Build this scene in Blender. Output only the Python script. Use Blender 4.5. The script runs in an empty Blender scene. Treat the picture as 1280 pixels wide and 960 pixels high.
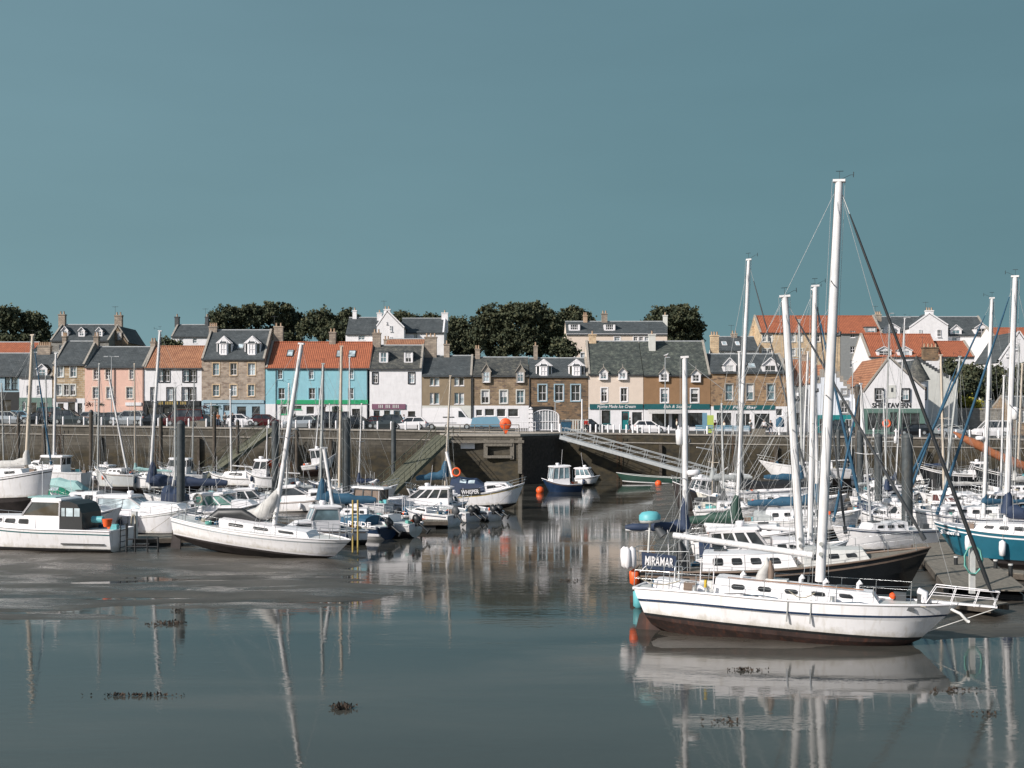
import bpy, math, random
from mathutils import Vector, Matrix, noise
random.seed(7)
SC = bpy.context.scene
COL = SC.collection
F, CX, HY, H = 1500.0, 640.0, 525.0, 7.3          # focal length in photo pixels, image centre, horizon row, eye height
def X(px, D): return (px-CX)/F*D
def Z(py, D): return H-(py-HY)/F*D
def P(px, py, D): return Vector((X(px, D), D, Z(py, D)))
def V(*a): return Vector(a)

# ------------------------------------------------------------------ materials
MT = {}
def newmat(name):
    m = bpy.data.materials.new(name); m.use_nodes = True
    nt = m.node_tree; b = nt.nodes['Principled BSDF']
    MT[name] = m
    return m, nt, b
def N(nt, t, **k):
    n = nt.nodes.new(t)
    for a, v in k.items():
        if a[0] == '_': n.inputs[a[1:].replace('_', ' ')].default_value = v
        else: setattr(n, a, v)
    return n
def ramp(nt, pts):
    n = nt.nodes.new('ShaderNodeValToRGB'); e = n.color_ramp.elements
    while len(e) < len(pts): e.new(0.5)
    for i, (p, c) in enumerate(pts):
        e[i].position = p; e[i].color = (*c, 1) if len(c) == 3 else c
    return n
def coords(nt, sx=1, sy=1, sz=1, swap=False):
    tc = nt.nodes.new('ShaderNodeTexCoord')
    if swap:                                         # wall mapping: along (x+y), up z
        s = nt.nodes.new('ShaderNodeSeparateXYZ'); nt.links.new(tc.outputs['Object'], s.inputs[0])
        ad = N(nt, 'ShaderNodeMath', operation='ADD'); nt.links.new(s.outputs[0], ad.inputs[0]); nt.links.new(s.outputs[1], ad.inputs[1])
        c = nt.nodes.new('ShaderNodeCombineXYZ'); nt.links.new(ad.outputs[0], c.inputs[0]); nt.links.new(s.outputs[2], c.inputs[1])
        src = c.outputs[0]
    else: src = tc.outputs['Object']
    mp = nt.nodes.new('ShaderNodeMapping'); mp.inputs['Scale'].default_value = (sx, sy, sz)
    nt.links.new(src, mp.inputs[0])
    return mp.outputs[0]
def mixc(nt, fac, a, b, mode='MIX'):
    n = N(nt, 'ShaderNodeMix', data_type='RGBA', blend_type=mode)
    for i, s in ((0, fac), (6, a), (7, b)):
        if hasattr(s, 'links') and hasattr(s, 'is_output'): nt.links.new(s, n.inputs[i])
        else: n.inputs[i].default_value = s if i == 0 else (*s, 1)
    return n.outputs[2]
def mat(name, col, rough=.5, metal=0, var=.12, vs=2.5, bump=0, spec=.5, streak=0, streakc=(.25, .2, .15)):
    m, nt, b = newmat(name)
    co = coords(nt)
    n1 = N(nt, 'ShaderNodeTexNoise', _Scale=vs, _Detail=5.0, _Roughness=.6); nt.links.new(co, n1.inputs['Vector'])
    r = ramp(nt, [(.3, tuple(max(0, c*(1-var)) for c in col)), (.7, tuple(c*(1+var*.6) for c in col))])
    nt.links.new(n1.outputs[0], r.inputs[0]); out = r.outputs[0]
    if streak:
        co2 = coords(nt, 5, 5, .5)
        n2 = N(nt, 'ShaderNodeTexNoise', _Scale=1.6, _Detail=4.0); nt.links.new(co2, n2.inputs['Vector'])
        r2 = ramp(nt, [(.52, (0, 0, 0)), (.75, (streak,)*3)]); nt.links.new(n2.outputs[0], r2.inputs[0])
        out = mixc(nt, r2.outputs[0], out, streakc)
    nt.links.new(out, b.inputs['Base Color'])
    b.inputs['Roughness'].default_value = rough; b.inputs['Metallic'].default_value = metal
    b.inputs['Specular IOR Level'].default_value = spec
    if bump:
        bp = N(nt, 'ShaderNodeBump', _Strength=bump, _Distance=.05); nt.links.new(n1.outputs[0], bp.inputs['Height']); nt.links.new(bp.outputs[0], b.inputs['Normal'])
    return m
def stone(name, c1, c2, mortar, bw=.55, bh=.26, mort=.018, patch=None, rough=.9, offs=.5):
    m, nt, b = newmat(name)
    co = coords(nt, swap=True)
    nz = N(nt, 'ShaderNodeTexNoise', _Scale=1.3, _Detail=3.0); nt.links.new(co, nz.inputs['Vector'])
    wob = mixc(nt, .06, co, nz.outputs[1])
    br = N(nt, 'ShaderNodeTexBrick', offset=offs, squash=1.0)
    br.inputs['Scale'].default_value = 1; br.inputs['Brick Width'].default_value = bw; br.inputs['Row Height'].default_value = bh
    br.inputs['Mortar Size'].default_value = mort; br.inputs['Bias'].default_value = 0; br.inputs['Mortar Smooth'].default_value = .3
    br.inputs['Color1'].default_value = (*c1, 1); br.inputs['Color2'].default_value = (*c2, 1); br.inputs['Mortar'].default_value = (*mortar, 1)
    nt.links.new(wob, br.inputs['Vector'])
    n1 = N(nt, 'ShaderNodeTexNoise', _Scale=.7, _Detail=7.0, _Roughness=.7); nt.links.new(co, n1.inputs['Vector'])
    r = ramp(nt, [(.3, (.6,)*3), (.7, (1.25,)*3)]); nt.links.new(n1.outputs[0], r.inputs[0])
    out = mixc(nt, 1.0, br.outputs[0], r.outputs[0], 'MULTIPLY')
    if patch:
        n3 = N(nt, 'ShaderNodeTexNoise', _Scale=1.1, _Detail=4.0); co3 = coords(nt, 1, 2.2, 1, swap=True); nt.links.new(co3, n3.inputs['Vector'])
        r3 = ramp(nt, [(.55, (0,)*3), (.62, (.8,)*3)]); nt.links.new(n3.outputs[0], r3.inputs[0])
        out = mixc(nt, r3.outputs[0], out, patch)
    nt.links.new(out, b.inputs['Base Color']); b.inputs['Roughness'].default_value = rough
    bp = N(nt, 'ShaderNodeBump', _Strength=.5, _Distance=.03); nt.links.new(br.outputs[1], bp.inputs['Height']); bp.invert = True
    nt.links.new(bp.outputs[0], b.inputs['Normal'])
    return m
def slate(name, c1, c2, lichen=None, amt=.5):
    m, nt, b = newmat(name)
    tc = nt.nodes.new('ShaderNodeTexCoord'); s = nt.nodes.new('ShaderNodeSeparateXYZ'); nt.links.new(tc.outputs['Object'], s.inputs[0])
    c = nt.nodes.new('ShaderNodeCombineXYZ'); nt.links.new(s.outputs[0], c.inputs[0]); nt.links.new(s.outputs[2], c.inputs[1])
    br = N(nt, 'ShaderNodeTexBrick', offset=.5)
    for k, v in (('Scale', 1), ('Brick Width', .35), ('Row Height', .17), ('Mortar Size', .012), ('Bias', 0)): br.inputs[k].default_value = v
    br.inputs['Color1'].default_value = (*c1, 1); br.inputs['Color2'].default_value = (*c2, 1); br.inputs['Mortar'].default_value = tuple(x*.5 for x in c1)+(1,)
    nt.links.new(c.outputs[0], br.inputs['Vector'])
    n1 = N(nt, 'ShaderNodeTexNoise', _Scale=.9, _Detail=8.0, _Roughness=.75); nt.links.new(tc.outputs['Object'], n1.inputs['Vector'])
    r = ramp(nt, [(.3, (.7,)*3), (.7, (1.35,)*3)]); nt.links.new(n1.outputs[0], r.inputs[0])
    out = mixc(nt, 1.0, br.outputs[0], r.outputs[0], 'MULTIPLY')
    if lichen:
        n3 = N(nt, 'ShaderNodeTexNoise', _Scale=1.8, _Detail=9.0, _Roughness=.8); nt.links.new(tc.outputs['Object'], n3.inputs['Vector'])
        r3 = ramp(nt, [(.5, (0,)*3), (.66, (amt,)*3)]); nt.links.new(n3.outputs[0], r3.inputs[0])
        out = mixc(nt, r3.outputs[0], out, lichen)
    nt.links.new(out, b.inputs['Base Color']); b.inputs['Roughness'].default_value = .75; b.inputs['Specular IOR Level'].default_value = .25
    bp = N(nt, 'ShaderNodeBump', _Strength=.6, _Distance=.03); nt.links.new(n1.outputs[0], bp.inputs['Height']); nt.links.new(bp.outputs[0], b.inputs['Normal'])
    return m
def pantile(name, c1, c2):
    m, nt, b = newmat(name)
    tc = nt.nodes.new('ShaderNodeTexCoord')
    w = N(nt, 'ShaderNodeTexWave', wave_type='BANDS', bands_direction='X', _Scale=1.15, _Distortion=.15, _Detail=1.0); nt.links.new(tc.outputs['Object'], w.inputs['Vector'])
    w2 = N(nt, 'ShaderNodeTexWave', wave_type='BANDS', bands_direction='Z', wave_profile='SAW', _Scale=1.3, _Distortion=.2); nt.links.new(tc.outputs['Object'], w2.inputs['Vector'])
    n1 = N(nt, 'ShaderNodeTexNoise', _Scale=1.4, _Detail=8.0, _Roughness=.75); nt.links.new(tc.outputs['Object'], n1.inputs['Vector'])
    r = ramp(nt, [(.35, c1), (.65, c2)]); nt.links.new(n1.outputs[0], r.inputs[0])
    r2 = ramp(nt, [(.0, (.62,)*3), (.5, (1.08,)*3)]); nt.links.new(w.outputs[1], r2.inputs[0])
    r3 = ramp(nt, [(.0, (.7,)*3), (.25, (1.0,)*3)]); nt.links.new(w2.outputs[1], r3.inputs[0])
    out = mixc(nt, 1.0, r.outputs[0], r2.outputs[0], 'MULTIPLY'); out = mixc(nt, 1.0, out, r3.outputs[0], 'MULTIPLY')
    nt.links.new(out, b.inputs['Base Color']); b.inputs['Roughness'].default_value = .85
    bp = N(nt, 'ShaderNodeBump', _Strength=.6, _Distance=.06); nt.links.new(w.outputs[1], bp.inputs['Height']); nt.links.new(bp.outputs[0], b.inputs['Normal'])
    return m

mat('white', (.80, .78, .79), .28, var=.05, streak=.12, streakc=(.45, .42, .38))
mat('white2', (.62, .62, .60), .4, var=.14, streak=.3, streakc=(.35, .3, .22))
mat('cream', (.72, .66, .55), .45, var=.08, streak=.3)
mat('render_white', (.78, .765, .775), .9, var=.09, vs=1.2, streak=.35, streakc=(.5, .47, .47))
mat('render_white_b', (.72, .76, .82), .9, var=.07, vs=1.2, streak=.25, streakc=(.5, .5, .5))
mat('render_greywhite', (.62, .62, .58), .9, var=.1, vs=1.0, streak=.3, streakc=(.42, .4, .35))
mat('render_pink', (.74, .48, .39), .9, var=.09, vs=1.2, streak=.35, streakc=(.6, .36, .3))
mat('render_blue', (.27, .52, .59), .9, var=.09, vs=1.2, streak=.4, streakc=(.17, .42, .5))
mat('render_cream', (.70, .59, .50), .9, var=.06, vs=1.2, streak=.25, streakc=(.5, .42, .36))
mat('render_ochre', (.27, .16, .085), .9, var=.12, vs=1.2, streak=.3, streakc=(.22, .12, .06))
mat('render_brown', (.27, .21, .14), .9, var=.15, vs=1.2, streak=.3, streakc=(.17, .13, .09))
mat('render_grey', (.24, .25, .25), .9, var=.1)
mat('render_paleblue', (.32, .45, .52), .8, var=.08)
stone('stone_pink', (.46, .37, .29), (.33, .25, .19), (.42, .38, .33), patch=(.2, .15, .12))
stone('stone_ochre', (.44, .32, .19), (.33, .23, .13), (.5, .44, .36), patch=(.6, .5, .38))
stone('stone_brown', (.36, .26, .17), (.25, .18, .11), (.22, .18, .14), patch=(.14, .1, .08))
stone('stone_dark', (.29, .185, .105), (.16, .115, .075), (.16, .12, .09), bw=.7, bh=.28, patch=(.06, .05, .045))
stone('stone_sand', (.38, .25, .145), (.30, .195, .115), (.27, .2, .13), bw=.8, bh=.3, patch=(.1, .07, .055))
stone('stone_cream', (.66, .50, .32), (.55, .40, .25), (.5, .4, .3))
stone('stone_grey', (.3, .29, .26), (.22, .21, .19), (.2, .2, .19))
stone('chimney_stone', (.40, .33, .26), (.26, .21, .17), (.25, .22, .19), bw=.5, bh=.25)
slate('slate', (.06, .07, .075), (.085, .095, .10))
slate('slate_lichen', (.055, .06, .06), (.09, .09, .085), (.22, .21, .16), .6)
slate('slate_moss', (.05, .06, .058), (.08, .088, .08), (.17, .19, .15), .75)
pantile('pantile', (.29, .09, .045), (.43, .135, .065))
pantile('pantile_brown', (.24, .10, .055), (.42, .2, .11))
mat('black', (.02, .022, .024), .45, var=.2)
mat('rubber', (.03, .03, .03), .8, var=.2)
mat('darkgrey', (.06, .065, .07), .6, var=.2)
mat('darkred', (.10, .03, .025), .8, var=.4, vs=1.5)
mat('antifoul_dark', (.035, .028, .027), .75, var=.5, vs=1.5, bump=.3)
mat('antifoul_red', (.045, .026, .022), .8, var=.5, vs=2, bump=.3, streak=.6, streakc=(.13, .045, .025))
mat('antifoul_blue', (.03, .07, .13), .8, var=.4)
mat('navy', (.018, .034, .075), .7, var=.2, bump=.3)
mat('navy_gloss', (.015, .035, .08), .3, var=.2)
mat('blue_cover', (.02, .08, .14), .8, var=.25, bump=.4)
mat('teal_hull', (.015, .11, .16), .3, var=.1)
mat('teal_paint', (.01, .19, .20), .5, var=.1)
mat('teal_dark', (.012, .10, .11), .5, var=.15)
mat('turquoise', (.12, .42, .46), .5, var=.1)
mat('pale_teal', (.27, .44, .43), .7, var=.12)
mat('green_cover', (.0, .17, .10), .8, var=.25, bump=.4)
mat('green_dark', (.012, .05, .035), .7, var=.25, bump=.3)
mat('green_paint', (.02, .33, .14), .5, var=.1)
mat('green_shop', (.12, .2, .17), .6, var=.1)
mat('orange', (.80, .11, .02), .5, var=.12)
mat('orange_cloth', (.40, .14, .06), .8, var=.25, bump=.4)
mat('red', (.45, .03, .02), .4, var=.1)
mat('maroon', (.07, .012, .014), .25, var=.1)
mat('silver', (.42, .45, .47), .25, metal=.4, var=.05)
mat('carblack', (.012, .014, .016), .15, var=.1)
mat('cargrey', (.06, .075, .08), .22, metal=.3, var=.1)
mat('carblue', (.16, .30, .40), .25, var=.05)
mat('alu', (.62, .63, .63), .38, metal=.25, var=.1)
mat('mast_white', (.70, .69, .69), .35, var=.1, streak=.3)
mat('mast_grey', (.45, .46, .45), .4, metal=.2, var=.15)
mat('mast_tan', (.55, .47, .38), .5, var=.15)
mat('rust', (.09, .045, .025), .9, var=.4, vs=5)
mat('steel', (.55, .56, .57), .3, metal=.8, var=.05)
mat('wire', (.42, .43, .43), .4, metal=.3, var=.05)
mat('rope', (.40, .36, .28), .9, var=.2)
mat('rope_green', (.15, .42, .36), .9, var=.2)
mat('pile_steel', (.055, .065, .07), .6, var=.35, vs=3, streak=.3, streakc=(.12, .1, .07), bump=.3)
mat('pile_wood', (.085, .07, .055), .9, var=.4, vs=3, bump=.5)
mat('timber', (.19, .17, .14), .9, var=.35, vs=6, bump=.5)
mat('timber_green', (.13, .13, .09), .9, var=.35, vs=4, bump=.5)
mat('varnish', (.30, .13, .05), .35, var=.25)
mat('cabinwood', (.18, .13, .10), .6, var=.25)
mat('canvas', (.50, .49, .47), .85, var=.25, bump=.5)
mat('canvas_grey', (.36, .38, .38), .85, var=.15, bump=.5)
mat('pot', (.45, .32, .22), .9, var=.2)
mat('coping', (.34, .31, .27), .9, var=.3, vs=4)
mat('lead', (.38, .40, .41), .7, var=.2)
mat('mauve', (.20, .09, .14), .6, var=.2)
mat('gold', (.45, .33, .10), .5)
mat('skin', (.50, .30, .22), .6, var=.05)
mat('denim', (.04, .06, .10), .9)
mat('yellow', (.60, .42, .04), .8, var=.3)
mat('lime', (.45, .55, .12), .7)
mat('weed', (.045, .03, .02), .8, var=.6, vs=8, bump=.6)
mat('asphalt', (.06, .06, .058), .9, var=.25)
mat('curtain', (.55, .56, .56), .9, var=.15)
def hullmat(name, col):
    m = mat(name, col, .28, var=.05, streak=.42, streakc=(.50, .45, .38)); nt = m.node_tree; b = nt.nodes['Principled BSDF']; src = b.inputs['Base Color'].links[0].from_socket
    tc = nt.nodes.new('ShaderNodeTexCoord'); s = nt.nodes.new('ShaderNodeSeparateXYZ'); nt.links.new(tc.outputs['Object'], s.inputs[0])
    n = N(nt, 'ShaderNodeTexNoise', _Scale=2.2, _Detail=6.0, _Roughness=.7); nt.links.new(tc.outputs['Object'], n.inputs['Vector'])
    a = N(nt, 'ShaderNodeMath', operation='MULTIPLY_ADD'); nt.links.new(n.outputs[0], a.inputs[0]); a.inputs[1].default_value = -.75; nt.links.new(s.outputs[2], a.inputs[2])
    r = N(nt, 'ShaderNodeMapRange'); r.inputs[1].default_value = -.34; r.inputs[2].default_value = -.08; r.inputs[3].default_value = .6; r.inputs[4].default_value = 0; nt.links.new(a.outputs[0], r.inputs[0])
    nt.links.new(mixc(nt, r.outputs[0], src, (.36, .32, .24)), b.inputs['Base Color'])
hullmat('hull_white', (.80, .785, .79)); hullmat('hull_grey', (.5, .52, .52)); hullmat('hull_cream', (.68, .66, .6))
def glassmat(name, col, rough):
    m, nt, b = newmat(name)
    b.inputs['Base Color'].default_value = (*col, 1); b.inputs['Roughness'].default_value = rough; b.inputs['Specular IOR Level'].default_value = .6
    if name == 'glass_dark': b.inputs['Specular IOR Level'].default_value = .25
    co = coords(nt, 1, 1, 1); n = N(nt, 'ShaderNodeTexNoise', _Scale=1.2, _Detail=3.0); nt.links.new(co, n.inputs['Vector'])
    r = ramp(nt, [(.4, col), (.65, tuple(c*2.2+.02 for c in col))]); nt.links.new(n.outputs[0], r.inputs[0]); nt.links.new(r.outputs[0], b.inputs['Base Color'])
glassmat('glass', (.018, .022, .025), .06)
glassmat('glass_dark', (.012, .014, .016), .35)
glassmat('glass_blue', (.09, .14, .16), .08)
glassmat('glass_green', (.06, .14, .12), .1)
glassmat('glass_pale', (.28, .33, .35), .15)

# ------------------------------------------------------------------ mesh builder
class MB:
    def __init__(s): s.v = []; s.f = []; s.m = []; s.s = []
    def add(s, vs, fs, m=0, sm=False):
        o = len(s.v); s.v += [tuple(v) for v in vs]
        for f in fs: s.f.append([i+o for i in f]); s.m.append(m); s.s.append(sm)
        return s
    def quad(s, a, b, c, d, m=0): return s.add([a, b, c, d], [(0, 1, 2, 3)], m)
    def box(s, x0, x1, y0, y1, z0, z1, m=0):
        v = [(x, y, z) for x in (x0, x1) for y in (y0, y1) for z in (z0, z1)]
        return s.add(v, [(0, 1, 3, 2), (4, 6, 7, 5), (0, 4, 5, 1), (2, 3, 7, 6), (0, 2, 6, 4), (1, 5, 7, 3)], m)
    def bar(s, p, q, w, h=None, m=0, up=(0, 0, 1)):
        p, q = Vector(p), Vector(q); d = (q-p).normalized(); h = h or w
        u = Vector(up)
        if abs(d.dot(u)) > .98: u = Vector((0, 1, 0))
        a = d.cross(u).normalized()*w/2; b = a.cross(d).normalized()*h/2
        v = [e+i*a+j*b for e in (p, q) for i, j in ((-1, -1), (1, -1), (1, 1), (-1, 1))]
        return s.add(v, [(0, 1, 2, 3), (7, 6, 5, 4), (0, 4, 5, 1), (1, 5, 6, 2), (2, 6, 7, 3), (3, 7, 4, 0)], m)
    def tube(s, pts, r, n=6, m=0, caps=True, sm=True, sq=1.0):
        pts = [Vector(p) for p in pts]; k = len(pts)
        rs = r if isinstance(r, (list, tuple)) else [r]*k
        rings = []
        u = None
        for i, p in enumerate(pts):
            d = (pts[min(i+1, k-1)]-pts[max(i-1, 0)])
            if d.length < 1e-6: d = Vector((0, 0, 1))
            d.normalize()
            if u is None:
                u = d.cross(Vector((0, 0, 1)) if abs(d.z) < .9 else Vector((0, 1, 0))).normalized()
            else:
                u = (u-d*u.dot(d)).normalized()
            w = d.cross(u)
            rings.append([p+(u*math.cos(t)+w*math.sin(t)*sq)*rs[i] for t in (2*math.pi*j/n for j in range(n))])
        return s.loft(rings, True, caps, m, sm)
    def loft(s, rings, closed=True, caps=True, m=0, sm=False):
        n = len(rings[0]); o = []
        for r in rings: o += r
        fs = []
        for i in range(len(rings)-1):
            for j in range(n if closed else n-1):
                a = i*n+j; b = i*n+(j+1) % n
                fs.append((a, b, b+n, a+n))
        s.add(o, fs, m, sm)
        if caps:
            s.add(rings[0], [tuple(range(n))[::-1]], m); s.add(rings[-1], [tuple(range(n))], m)
        return s
    def prism(s, poly, vec, m=0):
        a = [Vector(p) for p in poly]; b = [p+Vector(vec) for p in a]
        return s.loft([a, b], True, True, m)
    def sphere(s, c, r, n=8, k=5, m=0, rz=None):
        rz = rz or r; rings = []
        for i in range(k+1):
            a = -math.pi/2+math.pi*i/k
            rings.append([Vector((c[0]+max(.001, math.cos(a))*r*math.cos(2*math.pi*j/n), c[1]+max(.001, math.cos(a))*r*math.sin(2*math.pi*j/n), c[2]+rz*math.sin(a))) for j in range(n)])
        return s.loft(rings, True, False, m, True)
    def build(s, name, mats, parent=None, label=None):
        me = bpy.data.meshes.new(name); me.from_pydata(s.v, [], s.f)
        for m in ([mats] if isinstance(mats, str) else mats): me.materials.append(MT[m])
        me.polygons.foreach_set('material_index', s.m); me.polygons.foreach_set('use_smooth', s.s); me.update()
        o = bpy.data.objects.new(name, me); COL.objects.link(o); o.parent = parent
        if label: o['label'] = label
        return o
def tag(o, label, cat=None, group=None, kind=None):
    if label: o['label'] = label
    if cat: o['category'] = cat
    if group: o['group'] = group
    if kind: o['kind'] = kind
    return o
def thing(name, label, cat, loc=(0, 0, 0), rz=0, group=None):
    o = bpy.data.objects.new(name, None); COL.objects.link(o); o.empty_display_size = .3
    o.location = loc; o.rotation_euler = (0, 0, rz)
    return tag(o, label, cat, group)
def copy_tree(o, parent=None):
    c = o.copy(); COL.objects.link(c)
    if parent: c.parent = parent
    for ch in [x for x in KIDS.get(o.name, [])]: copy_tree(ch, c)
    return c
KIDS = {}
def reg(root):                                       # remember the children so that copies are quick
    for o in bpy.data.objects:
        if o.parent: 
            if o not in KIDS.setdefault(o.parent.name, []): KIDS[o.parent.name].append(o)
def text(s, width, m, parent, loc, rx=math.pi/2, rz=0, name='lettering', height=None, shear=0, ext=.02, off=.012):
    cu = bpy.data.curves.new('t', 'FONT'); cu.body = s; cu.extrude = ext; cu.align_x = 'CENTER'; cu.align_y = 'CENTER'; cu.shear = shear; cu.resolution_u = 2; cu.offset = off
    to = bpy.data.objects.new('t', cu)
    COL.objects.link(to); bpy.context.view_layer.update()
    me = bpy.data.meshes.new_from_object(to); bpy.data.objects.remove(to); bpy.data.curves.remove(cu)
    xs = [v.co.x for v in me.vertices]; ys = [v.co.y for v in me.vertices]
    k = width/(max(xs)-min(xs)); ky = (height/(max(ys)-min(ys))) if height else k
    for v in me.vertices: v.co.x *= k; v.co.y *= ky
    me.materials.append(MT[m]); o = bpy.data.objects.new(name, me); COL.objects.link(o)
    o.parent = parent; o.location = loc; o.rotation_euler = (rx, 0, rz)
    return o

# ------------------------------------------------------------------ camera, light, sky
cam = bpy.data.cameras.new('camera'); co_ = bpy.data.objects.new('camera', cam); COL.objects.link(co_)
co_.location = (0, 0, H); co_.rotation_euler = (math.pi/2, 0, 0)
cam.sensor_width = 36; cam.lens = F/1280*36; cam.shift_y = (HY-480)/1280; cam.clip_end = 6000; cam.clip_start = .5
SC.camera = co_
AZ, EL = math.radians(55), math.radians(31)          # the sun stands behind the camera, to its left
sd = Vector((-math.sin(AZ)*math.cos(EL), -math.cos(AZ)*math.cos(EL), math.sin(EL)))
sl = bpy.data.lights.new('sun', 'SUN'); sl.energy = 5.0; sl.angle = math.radians(.6); sl.color = (1, .94, .88)
so = bpy.data.objects.new('sun', sl); COL.objects.link(so); so.rotation_euler = sd.to_track_quat('Z', 'Y').to_euler()
w = bpy.data.worlds.new('World'); SC.world = w; w.use_nodes = True; nt = w.node_tree
bg = nt.nodes['Background']
sky = nt.nodes.new('ShaderNodeTexSky'); sky.sky_type = 'NISHITA'; sky.sun_disc = False; sky.sun_elevation = EL; sky.sun_rotation = math.pi+AZ
tc = nt.nodes.new('ShaderNodeTexCoord'); sp = nt.nodes.new('ShaderNodeSeparateXYZ'); nt.links.new(tc.outputs['Generated'], sp.inputs[0])
# bank of storm cloud ahead of the camera: slate blue, a little paler down at the horizon
rc = ramp(nt, [(0.0, (1.60, 2.85, 3.25)), (.10, (1.33, 2.46, 2.93)), (.26, (1.22, 2.28, 2.84)), (.45, (1.17, 2.18, 2.84)), (1.0, (1.05, 1.8, 2.3))]); nt.links.new(sp.outputs[2], rc.inputs[0])
nz = N(nt, 'ShaderNodeTexNoise', _Scale=2.2, _Detail=5.0); mpw = nt.nodes.new('ShaderNodeMapping'); mpw.inputs['Scale'].default_value = (1.2, 1, 5)
nt.links.new(tc.outputs['Generated'], mpw.inputs[0]); nt.links.new(mpw.outputs[0], nz.inputs['Vector'])
rn = ramp(nt, [(.3, (.955,)*3), (.7, (1.04,)*3)]); nt.links.new(nz.outputs[0], rn.inputs[0])
cl = mixc(nt, 1.0, rc.outputs[0], rn.outputs[0], 'MULTIPLY')
rx = ramp(nt, [(.0, (1.42, 1.30, 1.22)), (.45, (1.20, 1.14, 1.08)), (.75, (1.04, 1.04, .99)), (1, (1.0, 1.0, .96))]); mx = N(nt, 'ShaderNodeMath', operation='MULTIPLY_ADD'); mx.inputs[1].default_value = 1.1; mx.inputs[2].default_value = .5
nt.links.new(sp.outputs[0], mx.inputs[0]); nt.links.new(mx.outputs[0], rx.inputs[0]); cl = mixc(nt, 1.0, cl, rx.outputs[0], 'MULTIPLY')
ry = ramp(nt, [(.30, (1, 1, 1)), (.55, (0, 0, 0))]); mm = N(nt, 'ShaderNodeMath', operation='MULTIPLY_ADD'); mm.inputs[1].default_value = .5; mm.inputs[2].default_value = .5
nt.links.new(sp.outputs[1], mm.inputs[0]); nt.links.new(mm.outputs[0], ry.inputs[0])
nt.links.new(mixc(nt, ry.outputs[0], cl, sky.outputs[0]), bg.inputs[0]); bg.inputs[1].default_value = .096
SC.view_settings.view_transform = 'Standard'; SC.view_settings.look = 'None'; SC.view_settings.gamma = 1; SC.view_settings.exposure = .08
# ------------------------------------------------------------------ setting
def quay_z(x): return 5.9-.0145*max(-90, min(90, x))
def street_z(x, D): return quay_z(x)+.3*max(0, min(1, (D-146)/19))
def sm(a, b, t): t = max(0, min(1, (t-a)/(b-a))); return t*t*(3-2*t)
WALL_Y = 146.0
def grid(name, xs, ys, fn, mats, kind='structure', smf=True, mi=None):
    mb = MB(); n = len(ys)
    v = [(x, y, fn(x, y)) for x in xs for y in ys]
    f = [(i*n+j, (i+1)*n+j, (i+1)*n+j+1, i*n+j+1) for i in range(len(xs)-1) for j in range(n-1)]
    mb.add(v, f, 0, smf); o = mb.build(name, mats); o['kind'] = kind; return o
def fr(a, b, s):
    r = []; x = a
    while x < b-1e-6: r.append(x); x += s
    return r+[b]
def hill(x, y):
    s = street_z(x, 165)
    z = s + sm(180, 214, y)*11.0 + sm(214, 300, y)*2.0
    if x > 52: z -= sm(52, 70, x)*sm(180, 214, y)*2.5
    return z
m, nt, b = newmat('hill_grass')
cc = coords(nt); n1 = N(nt, 'ShaderNodeTexNoise', _Scale=.6, _Detail=8.0, _Roughness=.7); nt.links.new(cc, n1.inputs['Vector'])
r = ramp(nt, [(.35, (.03, .04, .02)), (.65, (.07, .08, .035))]); nt.links.new(n1.outputs[0], r.inputs[0]); nt.links.new(r.outputs[0], b.inputs['Base Color']); b.inputs['Roughness'].default_value = .95
grid('hillside', [-2000, -600, -250]+fr(-150, 150, 10)+[250, 600, 2000], fr(176, 320, 6)+[500, 1200, 4500], hill, 'hill_grass')
# street and quay surface, asphalt behind a stone edge
grid('street', [-400]+fr(-100, 100, 10)+[400], [WALL_Y+.9, 150, 155, 160, 165, 176.5], lambda x, y: street_z(x, y), 'asphalt')

def bed(x, y):
    px = CX+x/y*F
    z = -.16+.05*noise.noise(Vector((x*.09, y*.13, 0)))
    fx = noise.noise(Vector((x*.25, y*.3, 3)))*.05+noise.noise(Vector((x*.9, y*1.1, 5)))*.02
    # mud bank in front of the left boats
    d = ((x+27)/20.5)**2+((y-54)/13.0)**2
    z += .27*math.exp(-d*d*.9)
    d = ((x+8.2)/4.6)**2+((y-50.5)/5.2)**2
    z += .17*math.exp(-d*1.2)
    # drying bank under the left and right moorings
    z += .38*sm(470, 400, px)*sm(55, 64, y)
    z += .30*sm(470, 380, px)*sm(110, 135, y)
    z += .16*sm(790, 830, px)*sm(37.0, 38.6, y+.16*(x-8))
    z += .20*sm(800, 860, px)*sm(41, 46, y)
    z += .05*sm(31, 25, y)
    ch = math.exp(-(noise.noise(Vector((x*.07, y*.55, 21)))/.07)**2)*.13*(1-sm(60, 64, y)); z -= ch*(1 if px < 560 else 0)
    return z+fx*.8+(.07*noise.noise(Vector((x*.12, y*.42, 9)))+.05*noise.noise(Vector((x*.35, y*1.3, 11))))*(1-sm(60, 66, y))
def bedfar(x, y): return -.4
m, nt, b = newmat('mud')
cc = coords(nt); cs = coords(nt, .35, 1.0, 1)
n1 = N(nt, 'ShaderNodeTexNoise', _Scale=.7, _Detail=9.0, _Roughness=.7); nt.links.new(cs, n1.inputs['Vector'])
r = ramp(nt, [(.3, (.038, .032, .026)), (.5, (.07, .061, .05)), (.75, (.11, .096, .08))]); nt.links.new(n1.outputs[0], r.inputs[0]); nt.links.new(r.outputs[0], b.inputs['Base Color'])
n2 = N(nt, 'ShaderNodeTexNoise', _Scale=.5, _Detail=5.0, _Roughness=.6); nt.links.new(cs, n2.inputs['Vector'])
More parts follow.
